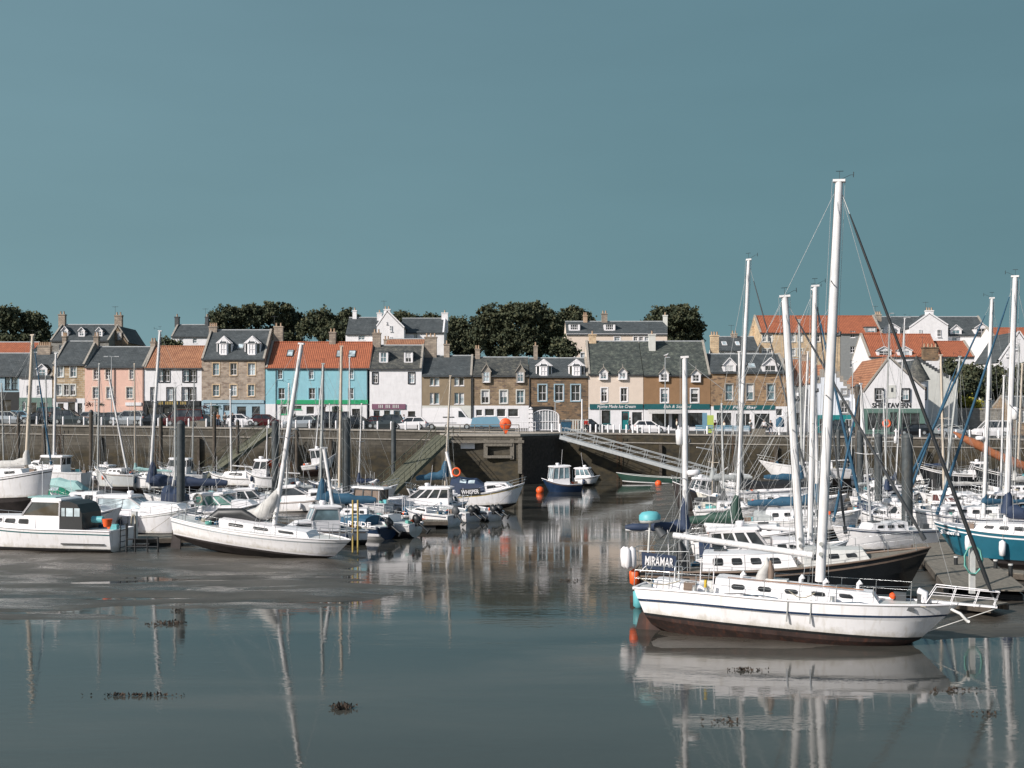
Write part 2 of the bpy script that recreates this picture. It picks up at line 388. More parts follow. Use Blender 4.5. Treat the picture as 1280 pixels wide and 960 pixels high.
r2 = ramp(nt, [(.40, (.09,)*3), (.52, (.5,)*3)]); nt.links.new(n2.outputs[0], r2.inputs[0]); nt.links.new(r2.outputs[0], b.inputs['Roughness'])
n3 = N(nt, 'ShaderNodeTexNoise', _Scale=3.0, _Detail=8.0, _Roughness=.7); nt.links.new(cc, n3.inputs['Vector'])
bp = N(nt, 'ShaderNodeBump', _Strength=.5, _Distance=.09); nt.links.new(n3.outputs[0], bp.inputs['Height']); nt.links.new(bp.outputs[0], b.inputs['Normal'])
grid('mud', fr(-76, 76, .55), fr(10, 146, .5), bed, 'mud')
m, nt, b = newmat('water')
cc = coords(nt, .3, 1.0, 1)
n1 = N(nt, 'ShaderNodeTexNoise', _Scale=.22, _Detail=6.0, _Roughness=.6, _Distortion=.6); nt.links.new(cc, n1.inputs['Vector'])
r = ramp(nt, [(.36, (.018, .019, .017)), (.5, (.042, .042, .036)), (.64, (.078, .074, .064))]); nt.links.new(n1.outputs[0], r.inputs[0])
so_ = nt.nodes.new('ShaderNodeSeparateXYZ'); tq = nt.nodes.new('ShaderNodeTexCoord'); nt.links.new(tq.outputs['Object'], so_.inputs[0]); mq = N(nt, 'ShaderNodeMath', operation='MULTIPLY_ADD'); mq.inputs[1].default_value = 26; nt.links.new(n1.outputs[0], mq.inputs[0]); nt.links.new(so_.outputs[1], mq.inputs[2])
rq = N(nt, 'ShaderNodeMapRange'); rq.inputs[1].default_value = 42; rq.inputs[2].default_value = 52; rq.inputs[3].default_value = .7; rq.inputs[4].default_value = 0; nt.links.new(mq.outputs[0], rq.inputs[0])
nt.links.new(mixc(nt, rq.outputs[0], r.outputs[0], (.066, .068, .060)), b.inputs['Base Color'])
r2 = ramp(nt, [(.42, (.03,)*3), (.58, (.065,)*3), (.7, (.16,)*3)]); nt.links.new(n1.outputs[0], r2.inputs[0]); nt.links.new(r2.outputs[0], b.inputs['Roughness'])
b.inputs['IOR'].default_value = 1.33; b.inputs['Specular IOR Level'].default_value = .52
c2 = coords(nt, .5, 1.0, 1); n2 = N(nt, 'ShaderNodeTexNoise', _Scale=2.6, _Detail=3.0, _Roughness=.55); nt.links.new(c2, n2.inputs['Vector'])
c3 = coords(nt, .12, .4, 1); n3 = N(nt, 'ShaderNodeTexNoise', _Scale=1.0, _Detail=2.0); nt.links.new(c3, n3.inputs['Vector'])
r3 = ramp(nt, [(.4, (.25,)*3), (.65, (1,)*3)]); nt.links.new(n3.outputs[0], r3.inputs[0])
bp = N(nt, 'ShaderNodeBump', _Distance=.0065); nt.links.new(n2.outputs[0], bp.inputs['Height']); nt.links.new(r3.outputs[0], bp.inputs['Strength']); nt.links.new(bp.outputs[0], b.inputs['Normal'])
mb = MB(); mb.quad((-900, -500, 0), (900, -500, 0), (900, 148, 0), (-900, 148, 0)); o = mb.build('water', 'water'); o['kind'] = 'structure'
grid('harbour_bed', [-900, -76.1], [-500, 10, 146], lambda x, y: -.6, 'mud')

# ------------------------------------------------------------------ quay wall
m, nt, b = newmat('wall_stone')
cw = coords(nt, swap=True)
br = N(nt, 'ShaderNodeTexBrick', offset=.5)
for k, v in (('Scale', 1), ('Brick Width', 1.3), ('Row Height', .42), ('Mortar Size', .02), ('Bias', 0)): br.inputs[k].default_value = v
br.inputs['Color1'].default_value = (.115, .103, .082, 1); br.inputs['Color2'].default_value = (.082, .074, .06, 1); br.inputs['Mortar'].default_value = (.045, .04, .034, 1)
nt.links.new(cw, br.inputs['Vector'])
cs = coords(nt, .5, .5, .9); n1 = N(nt, 'ShaderNodeTexNoise', _Scale=.8, _Detail=9.0, _Roughness=.72); nt.links.new(cs, n1.inputs['Vector'])
r = ramp(nt, [(.3, (.5,)*3), (.7, (1.4,)*3)]); nt.links.new(n1.outputs[0], r.inputs[0]); out = mixc(nt, 1.0, br.outputs[0], r.outputs[0], 'MULTIPLY')
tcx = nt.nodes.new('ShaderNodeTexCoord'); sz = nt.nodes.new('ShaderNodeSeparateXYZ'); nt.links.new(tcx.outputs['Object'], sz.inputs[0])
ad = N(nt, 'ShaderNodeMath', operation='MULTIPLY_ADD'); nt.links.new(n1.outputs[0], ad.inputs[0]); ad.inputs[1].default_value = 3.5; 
xr = N(nt, 'ShaderNodeMapRange'); xr.inputs[1].default_value = 4; xr.inputs[2].default_value = 9; xr.inputs[3].default_value = 0; xr.inputs[4].default_value = -2.2; nt.links.new(sz.outputs[0], xr.inputs[0])  # right of the jetty the weed tone climbs higher, painting in the jetty's shadow
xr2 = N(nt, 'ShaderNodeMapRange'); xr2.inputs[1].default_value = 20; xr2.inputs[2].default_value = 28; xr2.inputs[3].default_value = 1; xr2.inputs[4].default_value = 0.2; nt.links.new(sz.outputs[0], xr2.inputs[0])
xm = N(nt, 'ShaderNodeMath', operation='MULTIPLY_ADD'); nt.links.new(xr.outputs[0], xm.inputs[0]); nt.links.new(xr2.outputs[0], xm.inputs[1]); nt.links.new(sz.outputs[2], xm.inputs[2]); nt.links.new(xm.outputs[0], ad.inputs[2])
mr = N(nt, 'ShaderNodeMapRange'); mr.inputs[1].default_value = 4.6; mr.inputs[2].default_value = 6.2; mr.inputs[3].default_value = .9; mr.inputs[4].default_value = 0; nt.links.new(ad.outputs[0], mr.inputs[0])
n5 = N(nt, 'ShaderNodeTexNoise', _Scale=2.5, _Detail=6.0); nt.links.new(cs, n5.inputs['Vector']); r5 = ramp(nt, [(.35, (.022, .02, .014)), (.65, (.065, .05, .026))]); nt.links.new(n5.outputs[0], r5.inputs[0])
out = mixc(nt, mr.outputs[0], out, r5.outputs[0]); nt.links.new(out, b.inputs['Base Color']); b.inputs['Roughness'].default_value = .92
bp = N(nt, 'ShaderNodeBump', _Strength=.8, _Distance=.08); nt.links.new(n1.outputs[0], bp.inputs['Height']); nt.links.new(bp.outputs[0], b.inputs['Normal'])
def swept(name, path, z0f, z1f, th, m, parent=None):  # a wall along a plan path, its bottom and top given as functions of x
    mb = MB(); rings = []
    for (x, y) in path: rings.append([V(x, y, z0f(x)), V(x, y, z1f(x)), V(x, y+th, z1f(x)), V(x, y+th, z0f(x))])
    mb.loft(rings, True, True); return mb.build(name, m, parent)
qw = thing('quay_wall', 'long weathered stone quay wall with dark weed on its foot', 'quay wall', (0, WALL_Y, 0))
path = [(x, 0) for x in fr(-200, 200, 10)]
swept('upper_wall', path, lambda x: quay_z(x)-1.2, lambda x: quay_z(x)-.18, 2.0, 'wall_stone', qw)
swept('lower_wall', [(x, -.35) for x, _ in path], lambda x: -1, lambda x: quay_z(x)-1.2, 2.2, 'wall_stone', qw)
swept('coping', [(x, -.12) for x, _ in path], lambda x: quay_z(x)-.18, lambda x: quay_z(x)+.02, 1.0, 'coping', qw)
swept('ledge', [(x, -.45) for x, _ in path], lambda x: quay_z(x)-1.2, lambda x: quay_z(x)-1.08, .44, 'coping', qw)
mb = MB()
for k_, x in enumerate((-55, -43, -27, 13, 27, 36, 52)):            # ladders and fender posts against the wall
    zt_ = quay_z(x)-.1; q = MB()
    for s_ in (-.25, .25): q.tube([(x+s_, -.55, -.8), (x+s_, -.55, zt_)], .035, 5)
    for i in range(int(zt_/.35)): q.tube([(x-.25, -.55, .1+i*.35), (x+.25, -.55, .1+i*.35)], .025, 4)
    q.build('ladder', 'rust', qw)
    x += 5; q = MB(); q.box(x-.16, x+.16, -.75, -.46, -.9, quay_z(x)-1.3); q.build('fender_post', 'pile_wood', qw)
# jetty head that stands out from the wall
jt = thing('stone_jetty', 'short stone jetty head with timber fender frame standing out from quay wall', 'jetty', (-3, 140, 0))
def jx(x, y): return (x+3, y-140)
plan = [(-8.6, 145.9), (-7.6, 137.0), (.8, 136.0), (5.9, 145.9)]
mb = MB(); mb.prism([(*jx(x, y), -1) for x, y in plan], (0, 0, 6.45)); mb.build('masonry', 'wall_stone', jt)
mb = MB(); pl2 = [(-8.8, 146.2), (-7.75, 136.85), (.95, 135.85), (6.1, 146.2)]
mb.prism([(*jx(x, y), 5.45) for x, y in pl2], (0, 0, .25)); mb.build('coping', 'coping', jt)
def jp(px, py, D=136.3): q = P(px, py, D); return V(q.x+3, q.y-140, q.z)
mb = MB()
for a, b_ in (((607, 549), (607, 572)), ((640, 549), (640, 574)), ((607, 556), (640, 556)), ((607, 571), (640, 571)), ((650, 547), (650, 592)), ((560, 552), (655, 552))): mb.bar(jp(*a, 136.0), jp(*b_, 136.0), .45, .3)
mb.build('fender_frame', 'timber', jt)
mb = MB()
for k in range(26): 
    t = (k+.5)/26; x, y = .8+t*5.1+.28, 136.0+t*9.9-.1
    mb.box(x+3-.11, x+3+.11, y-140-.1, y-140+.1, -1, 5.3)
mb.build('sheet_piling', 'pile_wood', jt)
mb = MB(); q = jp(584.5, 557.5, 136.0); mb.box(q.x-.8, q.x+.8, -3.55, -3.4, q.z-.32, q.z+.32); mb.build('notice_board', 'white', jt)
mb = MB()
for a in range(-9, 7, 1):
    x0 = -7.4+(a+9)*.55
for zz in (6.2, 6.75): mb.tube([(*jx(-7.6, 137.1), zz), (*jx(.8, 136.2), zz)], .045, 5)
for k in range(6):
    x = -7.6+k*1.68; y = 137.1-k*.18; mb.tube([(*jx(x, y), 5.7), (*jx(x, y), 6.75)], .05, 5)
mb.build('railing', 'timber', jt)

# ------------------------------------------------------------------ buildings
class Fac:                                            # maps photo pixels on a facade at distance D to its own coordinates
    def __init__(s, l, r, D, zb): s.D = D; s.cx = X((l+r)/2, D); s.zb = zb; s.hw = X(r, D)-s.cx
    def x(s, px, dy=0): return X(px, s.D+dy)-s.cx
    def z(s, py, dy=0): return Z(py, s.D+dy)-s.zb
def holes_wall(mb, x0, x1, z0, z1, hs, y=0, dep=.22, m=0):
    xs = sorted({x0, x1, *[min(max(h[i], x0), x1) for h in hs for i in (0, 1)]}); zs = sorted({z0, z1, *[min(max(h[i], z0), z1) for h in hs for i in (2, 3)]})
    for i in range(len(xs)-1):
        for j in range(len(zs)-1):
            cx, cz = (xs[i]+xs[i+1])/2, (zs[j]+zs[j+1])/2
            if any(h[0] < cx < h[1] and h[2] < cz < h[3] for h in hs): continue
            mb.quad((xs[i], y, zs[j]), (xs[i+1], y, zs[j]), (xs[i+1], y, zs[j+1]), (xs[i], y, zs[j+1]), m)
    for a, b_, c, d in hs:
        if b_ < x0 or a > x1 or d < z0 or c > z1: continue
        mb.quad((a, y, c), (a, y+dep, c), (a, y+dep, d), (a, y, d), m); mb.quad((b_, y, c), (b_, y+dep, c), (b_, y+dep, d), (b_, y, d), m)
        mb.quad((a, y, c), (b_, y, c), (b_, y+dep, c), (a, y+dep, c), m); mb.quad((a, y, d), (b_, y, d), (b_, y+dep, d), (a, y+dep, d), m)
RW = random.Random(3)
def window(root, r, y=0, fm='white', sur=None, bars=(1, 1), dep=.12, glass=None, sw=.14, name='window'):
    a, b_, c, d = r; mb = MB(); t = .07; Y = y+dep
    mb.box(a, a+t, Y, Y+.06, c, d); mb.box(b_-t, b_, Y, Y+.06, c, d); mb.box(a+t, b_-t, Y, Y+.06, c, c+t*1.3); mb.box(a+t, b_-t, Y, Y+.06, d-t, d)
    nx, nz = bars
    for i in range(nx): x = a+(b_-a)*(i+1)/(nx+1); mb.box(x-.025, x+.025, Y+.01, Y+.05, c+t, d-t)
    for i in range(nz): z = c+(d-c)*(i+1)/(nz+1); mb.box(a+t, b_-t, Y+.004, Y+.054, z-.03, z+.03)
    w = mb.build(name, fm, root)
    g = glass or RW.choice(['glass', 'glass_blue', 'glass', 'glass_blue', 'glass_pale'])
    MB().box(a+t*.5, b_-t*.5, Y+.065, Y+.08, c+t*.5, d-t*.5).build('pane', g, w)
    if not glass and RW.random() < .35:
        h = RW.uniform(.25, .6); MB().box(a+t, b_-t, Y+.056, Y+.062, d-(d-c)*h, d-t).build('blind', 'curtain', w)
    if sur:
        mb = MB(); p = .035
        mb.box(a-sw, a, y-p, y+.02, c-sw, d+sw); mb.box(b_, b_+sw, y-p, y+.02, c-sw, d+sw); mb.box(a, b_, y-p, y+.02, d, d+sw); mb.box(a, b_, y-p-.05, y+.02, c-sw, c)
        mb.build('surround', sur, w)
    else: MB().box(a-.06, b_+.06, y-.06, y+.03, c-.1, c-.003).build('sill', fm if fm != 'black' else 'black', w)
    return w
def chimney(root, x0, x1, y, z0, z1, m='chimney_stone', pots=2, dy=.8, potm='pot'):
    mb = MB(); mb.box(x0, x1, y-dy/2, y+dy/2, z0, z1-.18); mb.box(x0-.07, x1+.07, y-dy/2-.07, y+dy/2+.07, z1-.18, z1)
    c = mb.build('chimney', m, root)
    if RW.random() < .45:
        q = MB(); q.tube([(x0, y, z1), (x0, y, z1+1.5)], .025, 4); q.tube([(x0-.5, y, z1+1.4), (x0+.5, y, z1+1.4)], .02, 4)
        for i in range(5): q.tube([(x0-.45+i*.22, y-.3, z1+1.4), (x0-.45+i*.22, y+.3, z1+1.4)], .015, 3)
        q.build('aerial', 'darkgrey', c)
    for i in range(pots):
        x = x0+(x1-x0)*(i+.5)/pots; MB().tube([(x, y, z1-.01), (x, y, z1+.45), (x, y, z1+.5)], [.13, .11, .14], 7).build('chimney_pot', potm, c)
    return c
def dormer(root, fc, r, ze, slope, kind, fm='white', rm='slate', wm='white', bars=(1, 1)):
    l, t, rr, b_ = r
    z0 = fc.z(b_); yf = max(.06, (z0-ze)/slope if z0 > ze else .06)
    if kind == 'half': yf = -.30
    a, c = fc.x(l, yf), fc.x(rr, yf); z0, z1 = fc.z(b_, yf), fc.z(t, yf)
    wdt = c-a
    if kind == 'box': zt = z1; yb = (zt-ze)/slope+.1
    else: zt = z0+(z1-z0)*(.62 if kind != 'half' else .6); yb = (z1-ze)/slope+.1
    ybz = (zt-ze)/slope+.1
    mb = MB()
    wx0, wx1 = a+wdt*.16, c-wdt*.16
    wz0, wz1 = z0+.12, zt-.06
    if kind == 'cant':
        mb2 = [(a, yf+.45), (a+wdt*.26, yf), (c-wdt*.26, yf), (c, yf+.45)]
        mb.prism([(x, y, z0) for x, y in mb2]+[(c, ybz, z0), (a, ybz, z0)], (0, 0, zt-z0))
        wx0, wx1 = a+wdt*.30, c-wdt*.30
    else:
        holes_wall(mb, a, c, z0, zt, [(wx0, wx1, wz0, wz1)], yf, .1)
        mb.quad((a, yf, z0), (a, ybz, z0), (a, ybz, zt), (a, yf, zt)); mb.quad((c, yf, z0), (c, ybz, z0), (c, ybz, zt), (c, yf, zt))
    if kind in ('gable', 'half', 'cant'):
        mb.add([(a, yf+.02, zt), (c, yf+.02, zt), ((a+c)/2, yf+.02, z1-.05)], [(0, 1, 2)])
    d = mb.build('dormer', wm, root)
    if kind == 'cant':
        window(d, (wx0, wx1, wz0, wz1), yf-.1, fm, bars=bars, glass='glass_blue', name='window', dep=.04)
        for s in (0, 1):                              # slanted side lights of the bay
            p, q = ((a, yf+.45), (a+wdt*.26, yf)) if s == 0 else ((c-wdt*.26, yf), (c, yf+.45))
            p, q = Vector((*p, 0)), Vector((*q, 0)); n_ = Vector((q.y-p.y, -(q.x-p.x), 0)).normalized()*.02
            u = p+(q-p)*.22+n_; v = p+(q-p)*.78+n_
            MB().quad((u.x, u.y, wz0), (v.x, v.y, wz0), (v.x, v.y, wz1), (u.x, u.y, wz1)).build('pane', 'glass', d)
    else: window(d, (wx0, wx1, wz0, wz1), yf, fm, bars=bars, dep=.03)
    mb = MB(); o = .1
    if kind == 'box': mb.box(a-o, c+o, yf-o, yb, zt, zt+.12)
    elif kind == 'cant':
        mx = (a+c)/2
        base = [(a-o, yf+.4), (a+wdt*.24, yf-o), (c-wdt*.24, yf-o), (c+o, yf+.4)]
        mb.add([(x, y, zt) for x, y in base]+[(mx, yf+.35, z1), (mx, yb+.5, z1), (a-o, ybz, zt), (c+o, ybz, zt)], [(0, 1, 4), (1, 2, 4), (2, 3, 4), (0, 4, 5, 6), (3, 7, 5, 4), (0, 6, 7, 3, 2, 1)])
    else:
        mx = (a+c)/2
        for s in (a-o, c+o): mb.add([(s, yf-o, zt-.03), (mx, yf-o, z1), (mx, yb+.4, z1), (s, ybz, zt-.03), (s, yf-o, zt-.12), (mx, yf-o, z1-.1), (mx, yb+.4, z1-.1), (s, ybz, zt-.12)], [(0, 1, 2, 3), (4, 5, 6, 7), (0, 1, 5, 4)])
    mb.build('dormer_roof', rm, d)
    if kind in ('gable', 'cant', 'half'):
        mb = MB(); mx = (a+c)/2; yy = yf-o-.03
        if kind == 'cant': mb.bar((a+wdt*.24, yy, zt), (mx, yf+.3, z1+.03), .09); mb.bar((c-wdt*.24, yy, zt), (mx, yf+.3, z1+.03), .09); mb.bar((a-o, yf+.38, zt+.02), (mx, yf+.3, z1+.03), .09); mb.bar((c+o, yf+.38, zt+.02), (mx, yf+.3, z1+.03), .09)
        else: mb.bar((a-o, yy, zt-.05), (mx, yy, z1), .1); mb.bar((c+o, yy, zt-.05), (mx, yy, z1), .1)
        if kind == 'half': mb.tube([(mx, yy+.1, z1), (mx, yy+.1, z1+.5)], [.06, .02], 5)
        mb.build('bargeboard', 'white' if kind != 'half' else 'coping', d)
def sk(root, fc, r, ze, slope, fm='darkgrey', glass='glass_pale'):    # roof light lying on the slope
    l, t, rr, b_ = r; yb, yt = (fc.z(b_)-ze)/slope, (fc.z(t)-ze)/slope
    a, c = fc.x(l, yb), fc.x(rr, yb); n_ = V(0, -slope, 1).normalized()
    p = lambda x, y, o: V(x, y, ze+slope*y)+n_*o
    mb = MB()
    for o, m_ in ((.14, 0),): mb.loft([[p(a, yb, .1), p(c, yb, .1), p(c, yt, .1), p(a, yt, .1)], [p(a, yb, .24), p(c, yb, .24), p(c, yt, .24), p(a, yt, .24)]])
    k = mb.build('roof_light', fm, root)
    MB().quad(p(a+.1, yb+.1, .25), p(c-.1, yb+.1, .25), p(c-.1, yt-.1, .25), p(a+.1, yt-.1, .25)).build('pane', glass, k)
def house(label, l, r, D, eave, ridge, dep, wall, roof, wins=(), zb=None, base=None, cat='house', fm='white', sur=None, bars=(1, 1), dorms=(), chims=(), sky_=(), split=None,
          shops=(), fascia=(), skews='lr', skm='coping', ridgem='lead', pipes=(), group=None, trim='darkgrey', rcl=0, rcr=0):
    if zb is None: zb = street_z(X((l+r)/2, D), D) if base is None else Z(base, D)
    fc = Fac(l, r, D, zb); root = thing('house', label, cat, (fc.cx, D, zb), group=group); hw = fc.hw
    ze = fc.z(eave); zr = fc.z(ridge, dep/2); slope = (zr-ze)/(dep/2)
    R = [(fc.x(w[0]), fc.x(w[2]), fc.z(w[3]), fc.z(w[1])) for w in wins]
    zs = fc.z(split[0]) if split else -1.5
    SH = [(fc.x(s[0]), fc.x(s[2]), max(.02, fc.z(s[3])), fc.z(s[1]), s[4], s[5]) for s in shops]
    mb = MB()
    holes_wall(mb, -hw, hw, zs, ze, R)
    for s in (-1, 1):
        mb.add([(s*hw, 0, -1.5), (s*hw, dep, -1.5), (s*hw, dep, ze), (s*hw, dep/2, zr), (s*hw, 0, ze)], [(0, 1, 2, 3, 4)])
    mb.quad((-hw, dep, -1.5), (hw, dep, -1.5), (hw, dep, ze), (-hw, dep, ze))
    mb.build('wall', wall, root)
    if split:
        mb = MB(); holes_wall(mb, -hw, hw, -1.5, zs, [q[:4] for q in SH], -.03, .3); mb.quad((-hw, -.03, zs), (hw, -.03, zs), (hw, .0, zs), (-hw, .0, zs)); mb.build('ground_floor', split[1], root)
    for a, b_, c, d, kind, m_ in SH:
        if kind == 'door':
            mb = MB(); mb.box(a, b_, .1, .16, c, d); mb.box(a+.12, b_-.12, .07, .1, c+(d-c)*.1, c+(d-c)*.45); dd = mb.build('door', m_, root)
            MB().sphere((b_-.18, .05, c+1.0), .05, 6, 4).build('handle', 'steel', dd)
            MB().box(a+.15, b_-.15, .085, .099, c+(d-c)*.52, c+(d-c)*.92).build('pane', 'glass', dd)
        else: window(root, (a, b_, c, d), -.03, m_, bars=(2 if b_-a > 1.6 else 0, 0), glass='glass', dep=.1, name='shop_window')
    for R_ in R: 
        window(root, R_, 0, fm, sur, bars)
    # roof: two thick slopes
    mb = MB(); t = .14; o = .13
    for s, y0 in ((1, 0), (-1, dep)):
        n_ = V(0, -slope*s, 1).normalized()*t
        e = V(0, y0-s*o, ze-slope*o); rg = V(0, dep/2, zr)
        ring = lambda x: [V(x, e.y, e.z), V(x, rg.y, rg.z), V(x, rg.y, rg.z)+V(0, 0, t), V(x, e.y, e.z)+n_]
        mb.loft([ring(-hw+.01+rcl), ring(hw-.01-rcr)])
    mb.build('roof', roof, root)
    mb = MB(); mb.tube([(-hw, dep/2, zr+t+.02), (hw, dep/2, zr+t+.02)], .11, 6); mb.build('ridge', ridgem, root)
    mb = MB(); mb.tube([(-hw+.05, -o-.05, ze-slope*o-.02), (hw-.05, -o-.05, ze-slope*o-.02)], .085, 6)
    for p in pipes: mb.tube([(fc.x(p), -.1, ze-.2), (fc.x(p), -.1, .1)], .055, 5)
    mb.build('gutter', trim, root)
    for ch, s in (('l', -1), ('r', 1)):
        if ch in skews:
            mb = MB(); x = s*(hw-.12)
            for y0 in (0, dep):
                sg = 1 if y0 == 0 else -1
                mb.bar((x, y0-sg*.1, ze-.02), (x, dep/2, zr+.22), .28, .34)
            mb.build('skew', skm, root)
    for c in chims:
        cl, ct, cr, cb, pots = c[:5]; m_ = c[5] if len(c) > 5 else 'chimney_stone'; yy = c[6] if len(c) > 6 else dep/2
        chimney(root, fc.x(cl, yy), fc.x(cr, yy), yy, min(fc.z(cb, yy), zr-.3), fc.z(ct, yy), m_, pots)
    for d in dorms: dormer(root, fc, d[:4], ze, slope, d[4], *(d[5:]))
    for s in sky_: sk(root, fc, s[:4], ze, slope, *(s[4:]))
    for fs in fascia:
        a, t_, c, b_, m_ = fs[:5]; xa, xc, z0, z1 = fc.x(a), fc.x(c), fc.z(b_), fc.z(t_)
        fo = MB().box(xa, xc, -.16, -.035, z0, z1).build('fascia', m_, root)
        if len(fs) > 5 and fs[5]:
            text(fs[5], (xc-xa)*fs[7], fs[6], fo, ((xa+xc)/2, -.165, (z0+z1)/2), height=(z1-z0)*.62, shear=fs[8] if len(fs) > 8 else 0)
    return root, fc, ze, slope
W = lambda y0, y1, *xs: [(a, y0, b_, y1) for a, b_ in xs]

house('pale blue fronted house at the far left end of the front row', -40, 24, 165, 470, 443, 9, 'render_paleblue', 'slate', W(471, 487, (6, 13), (14, 22), (-12, -4)), split=(490, 'black'),
      shops=[(-20, 500, -4, 517, 'win', 'black'), (3, 500, 14, 517, 'win', 'black')], skews='', fm='black')
house('narrow white house with one gabled dormer and green shopfront at far left', 24, 65, 165, 471, 442, 9, 'render_white', 'slate', W(482, 494, (33, 37), (46, 51)), split=(497, 'green_shop'),
      dorms=[(46, 455, 59, 471, 'gable')], shops=[(28, 502, 32, 520, 'door', 'white'), (36, 503, 46, 517, 'win', 'white'), (50, 503, 60, 517, 'win', 'white')], chims=[(48, 432, 64, 442, 7)], skews='r')
house('ochre rubble stone house with slate roof left of the pink house', 66, 106, 165, 456, 428, 9.5, 'stone_ochre', 'slate', W(457, 471, (72, 79), (88, 95))+W(481, 494, (71, 77), (80, 86), (88, 94)), sur='render_greywhite', split=(498, 'render_white'),
      fascia=[(70, 498, 95, 502, 'cabinwood')], shops=[(72, 504, 80, 516, 'win', 'white'), (85, 503, 94, 518, 'win', 'black'), (97, 504, 103, 519, 'door', 'darkgrey')], chims=[(79, 420, 84, 440, 3)], skews='lr')
house('salmon pink three storey house with slate roof', 106, 180, 165, 459, 435, 9, 'render_pink', 'slate', W(461, 474, (117, 123), (132, 138), (162, 167))+W(484, 498, (116, 123), (133, 141), (158, 166)), sur='render_cream', bars=(1, 2),
      shops=[], split=(507, 'render_pink'), fascia=[(157, 503, 177, 507, 'white')], chims=[(118, 420, 124, 444, 2)], pipes=(143, 179), skews='lr')
house('white house with brown pantile roof and black fronted shop', 180, 252, 165, 460, 434, 9, 'render_white', 'pantile_brown', W(462, 477, (198, 204.5), (205, 212), (229, 236.5), (237, 245))+W(485, 501, (189, 194), (209, 216), (228, 235), (236, 244)), sur='black', split=(501, 'black'),
      fascia=[(182, 501, 250, 507, 'black', 'III IIIII II IIII', 'gold', .5)], shops=[(184, 509, 198, 520, 'win', 'black'), (204, 509, 212, 525, 'door', 'black'), (216, 509, 245, 520, 'win', 'black')], chims=[(189, 427, 195, 440, 2)], skews='l', ridgem='pantile_brown')
house('tall stone house with two white canted dormers and blue grey shopfront', 252, 331, 165, 449, 414, 10, 'stone_pink', 'slate', W(454, 469, (266, 274), (288, 296), (310, 319))+W(481, 495, (266, 274), (288, 296), (310, 318)), sur='stone_cream', split=(501, 'render_paleblue'),
      dorms=[(270, 420, 289, 444, 'cant'), (305, 420, 325, 444, 'cant')], sky_=[(297, 430, 304, 436, 'lead')], fascia=[(254, 500, 330, 504, 'render_paleblue')],
      shops=[(262, 507, 274, 520, 'win', 'render_paleblue'), (279, 506, 288, 521, 'door', 'render_paleblue'), (296, 508, 308, 520, 'win', 'render_paleblue'), (315, 508, 325, 524, 'door', 'darkgrey')], chims=[(262, 408, 272, 440, 4), (343, 408, 354, 440, 2)], skews='lr')
house('long sky blue house with bright orange pantile roof', 332, 462, 165, 460, 429, 9, 'render_blue', 'pantile', W(462, 474, (347, 353), (386, 392), (436, 442))+W(485, 499, (348, 356), (386, 394), (398, 404.5), (435, 442)), sur='render_blue', split=(505, 'render_white'),
      fascia=[(346, 500, 460, 505, 'green_paint')], shops=[(350, 508, 359, 518, 'win', 'green_paint'), (366, 507, 377, 512, 'win', 'green_paint'), (383, 508, 393, 518, 'win', 'white'), (400, 507, 408, 526, 'door', 'white'), (415, 508, 428, 518, 'win', 'green_paint'), (440, 511, 450, 519, 'win', 'black')],
      sky_=[(358, 437, 366, 446), (372, 439, 376, 446), (420, 438, 426, 447), (435, 438, 444, 447)], chims=[(412, 415, 420, 434, 2)], pipes=(345, 459), skews='l', ridgem='pantile')
house('white house with two box dormers and pale blue framed shopfront', 460, 527, 165, 461, 433, 9, 'render_white', 'slate_lichen', W(466, 479, (466, 472), (511, 518)), sur='black', split=(506, 'render_white'),
      dorms=[(474, 440, 485, 454, 'box'), (505, 440, 516, 454, 'box')], fascia=[(465, 505, 507, 511.5, 'mauve', 'III III IIII', 'white2', .6)], shops=[(467, 513, 475, 524, 'win', 'render_paleblue'), (480, 513, 488, 524, 'win', 'render_paleblue'), (492, 513, 501, 527, 'door', 'render_paleblue'), (510, 514, 519, 520, 'win', 'black')],
      chims=[(466, 416, 476, 438, 2), (531, 421, 546, 452, 3)], skews='lr')
R_, fc, ze, sl_ = house('low brown rendered house between white and stone houses', 527.5, 590, 165, 470, 446, 9, 'render_brown', 'slate', W(471.5, 482, (537.5, 542), (543, 549), (568, 573.5), (574, 580))+W(491, 505, (537.5, 542), (543, 549), (568, 573.5), (574, 580)), bars=(0, 0), split=(507, 'render_greywhite'),
      shops=[(533, 510, 543, 521, 'win', 'white'), (560, 510, 570, 521, 'win', 'white')], chims=[(555, 430, 562, 446, 1), (594, 436, 600, 456, 2)], pipes=(589,), skews='r')
house('grey brown stone house with two pointed stone half dormers', 590.5, 661, 165, 470, 448, 9, 'stone_brown', 'slate_lichen', W(488, 504, (602, 611), (625, 634), (646, 655)), sur='render_greywhite', split=(507, 'render_white'),
      dorms=[(602.5, 455, 613.5, 478.5, 'half', 'white', 'coping', 'coping'), (645, 455, 656, 478.5, 'half', 'white', 'coping', 'coping')], shops=[(595, 512, 603, 520, 'win', 'white'), (606, 511, 618, 520, 'win', 'white'), (621, 511, 632, 521, 'win', 'white'), (635, 511, 648, 521, 'win', 'white')],
      chims=[(667, 432, 672, 458, 1)], pipes=(591,), skews='')
house('dark banded stone house with two white canted dormers above sea gate', 661.5, 735, 165, 471, 449, 9, 'stone_dark', 'slate', W(481, 501, (673, 683), (693.5, 704), (714, 725)), sur='render_paleblue', bars=(1, 1),
      dorms=[(670, 449, 690, 471, 'cant'), (711, 449, 731, 471, 'cant')], shops=[], fascia=[(664, 508, 690, 517, 'black')], chims=[], skews='r', pipes=(662,))
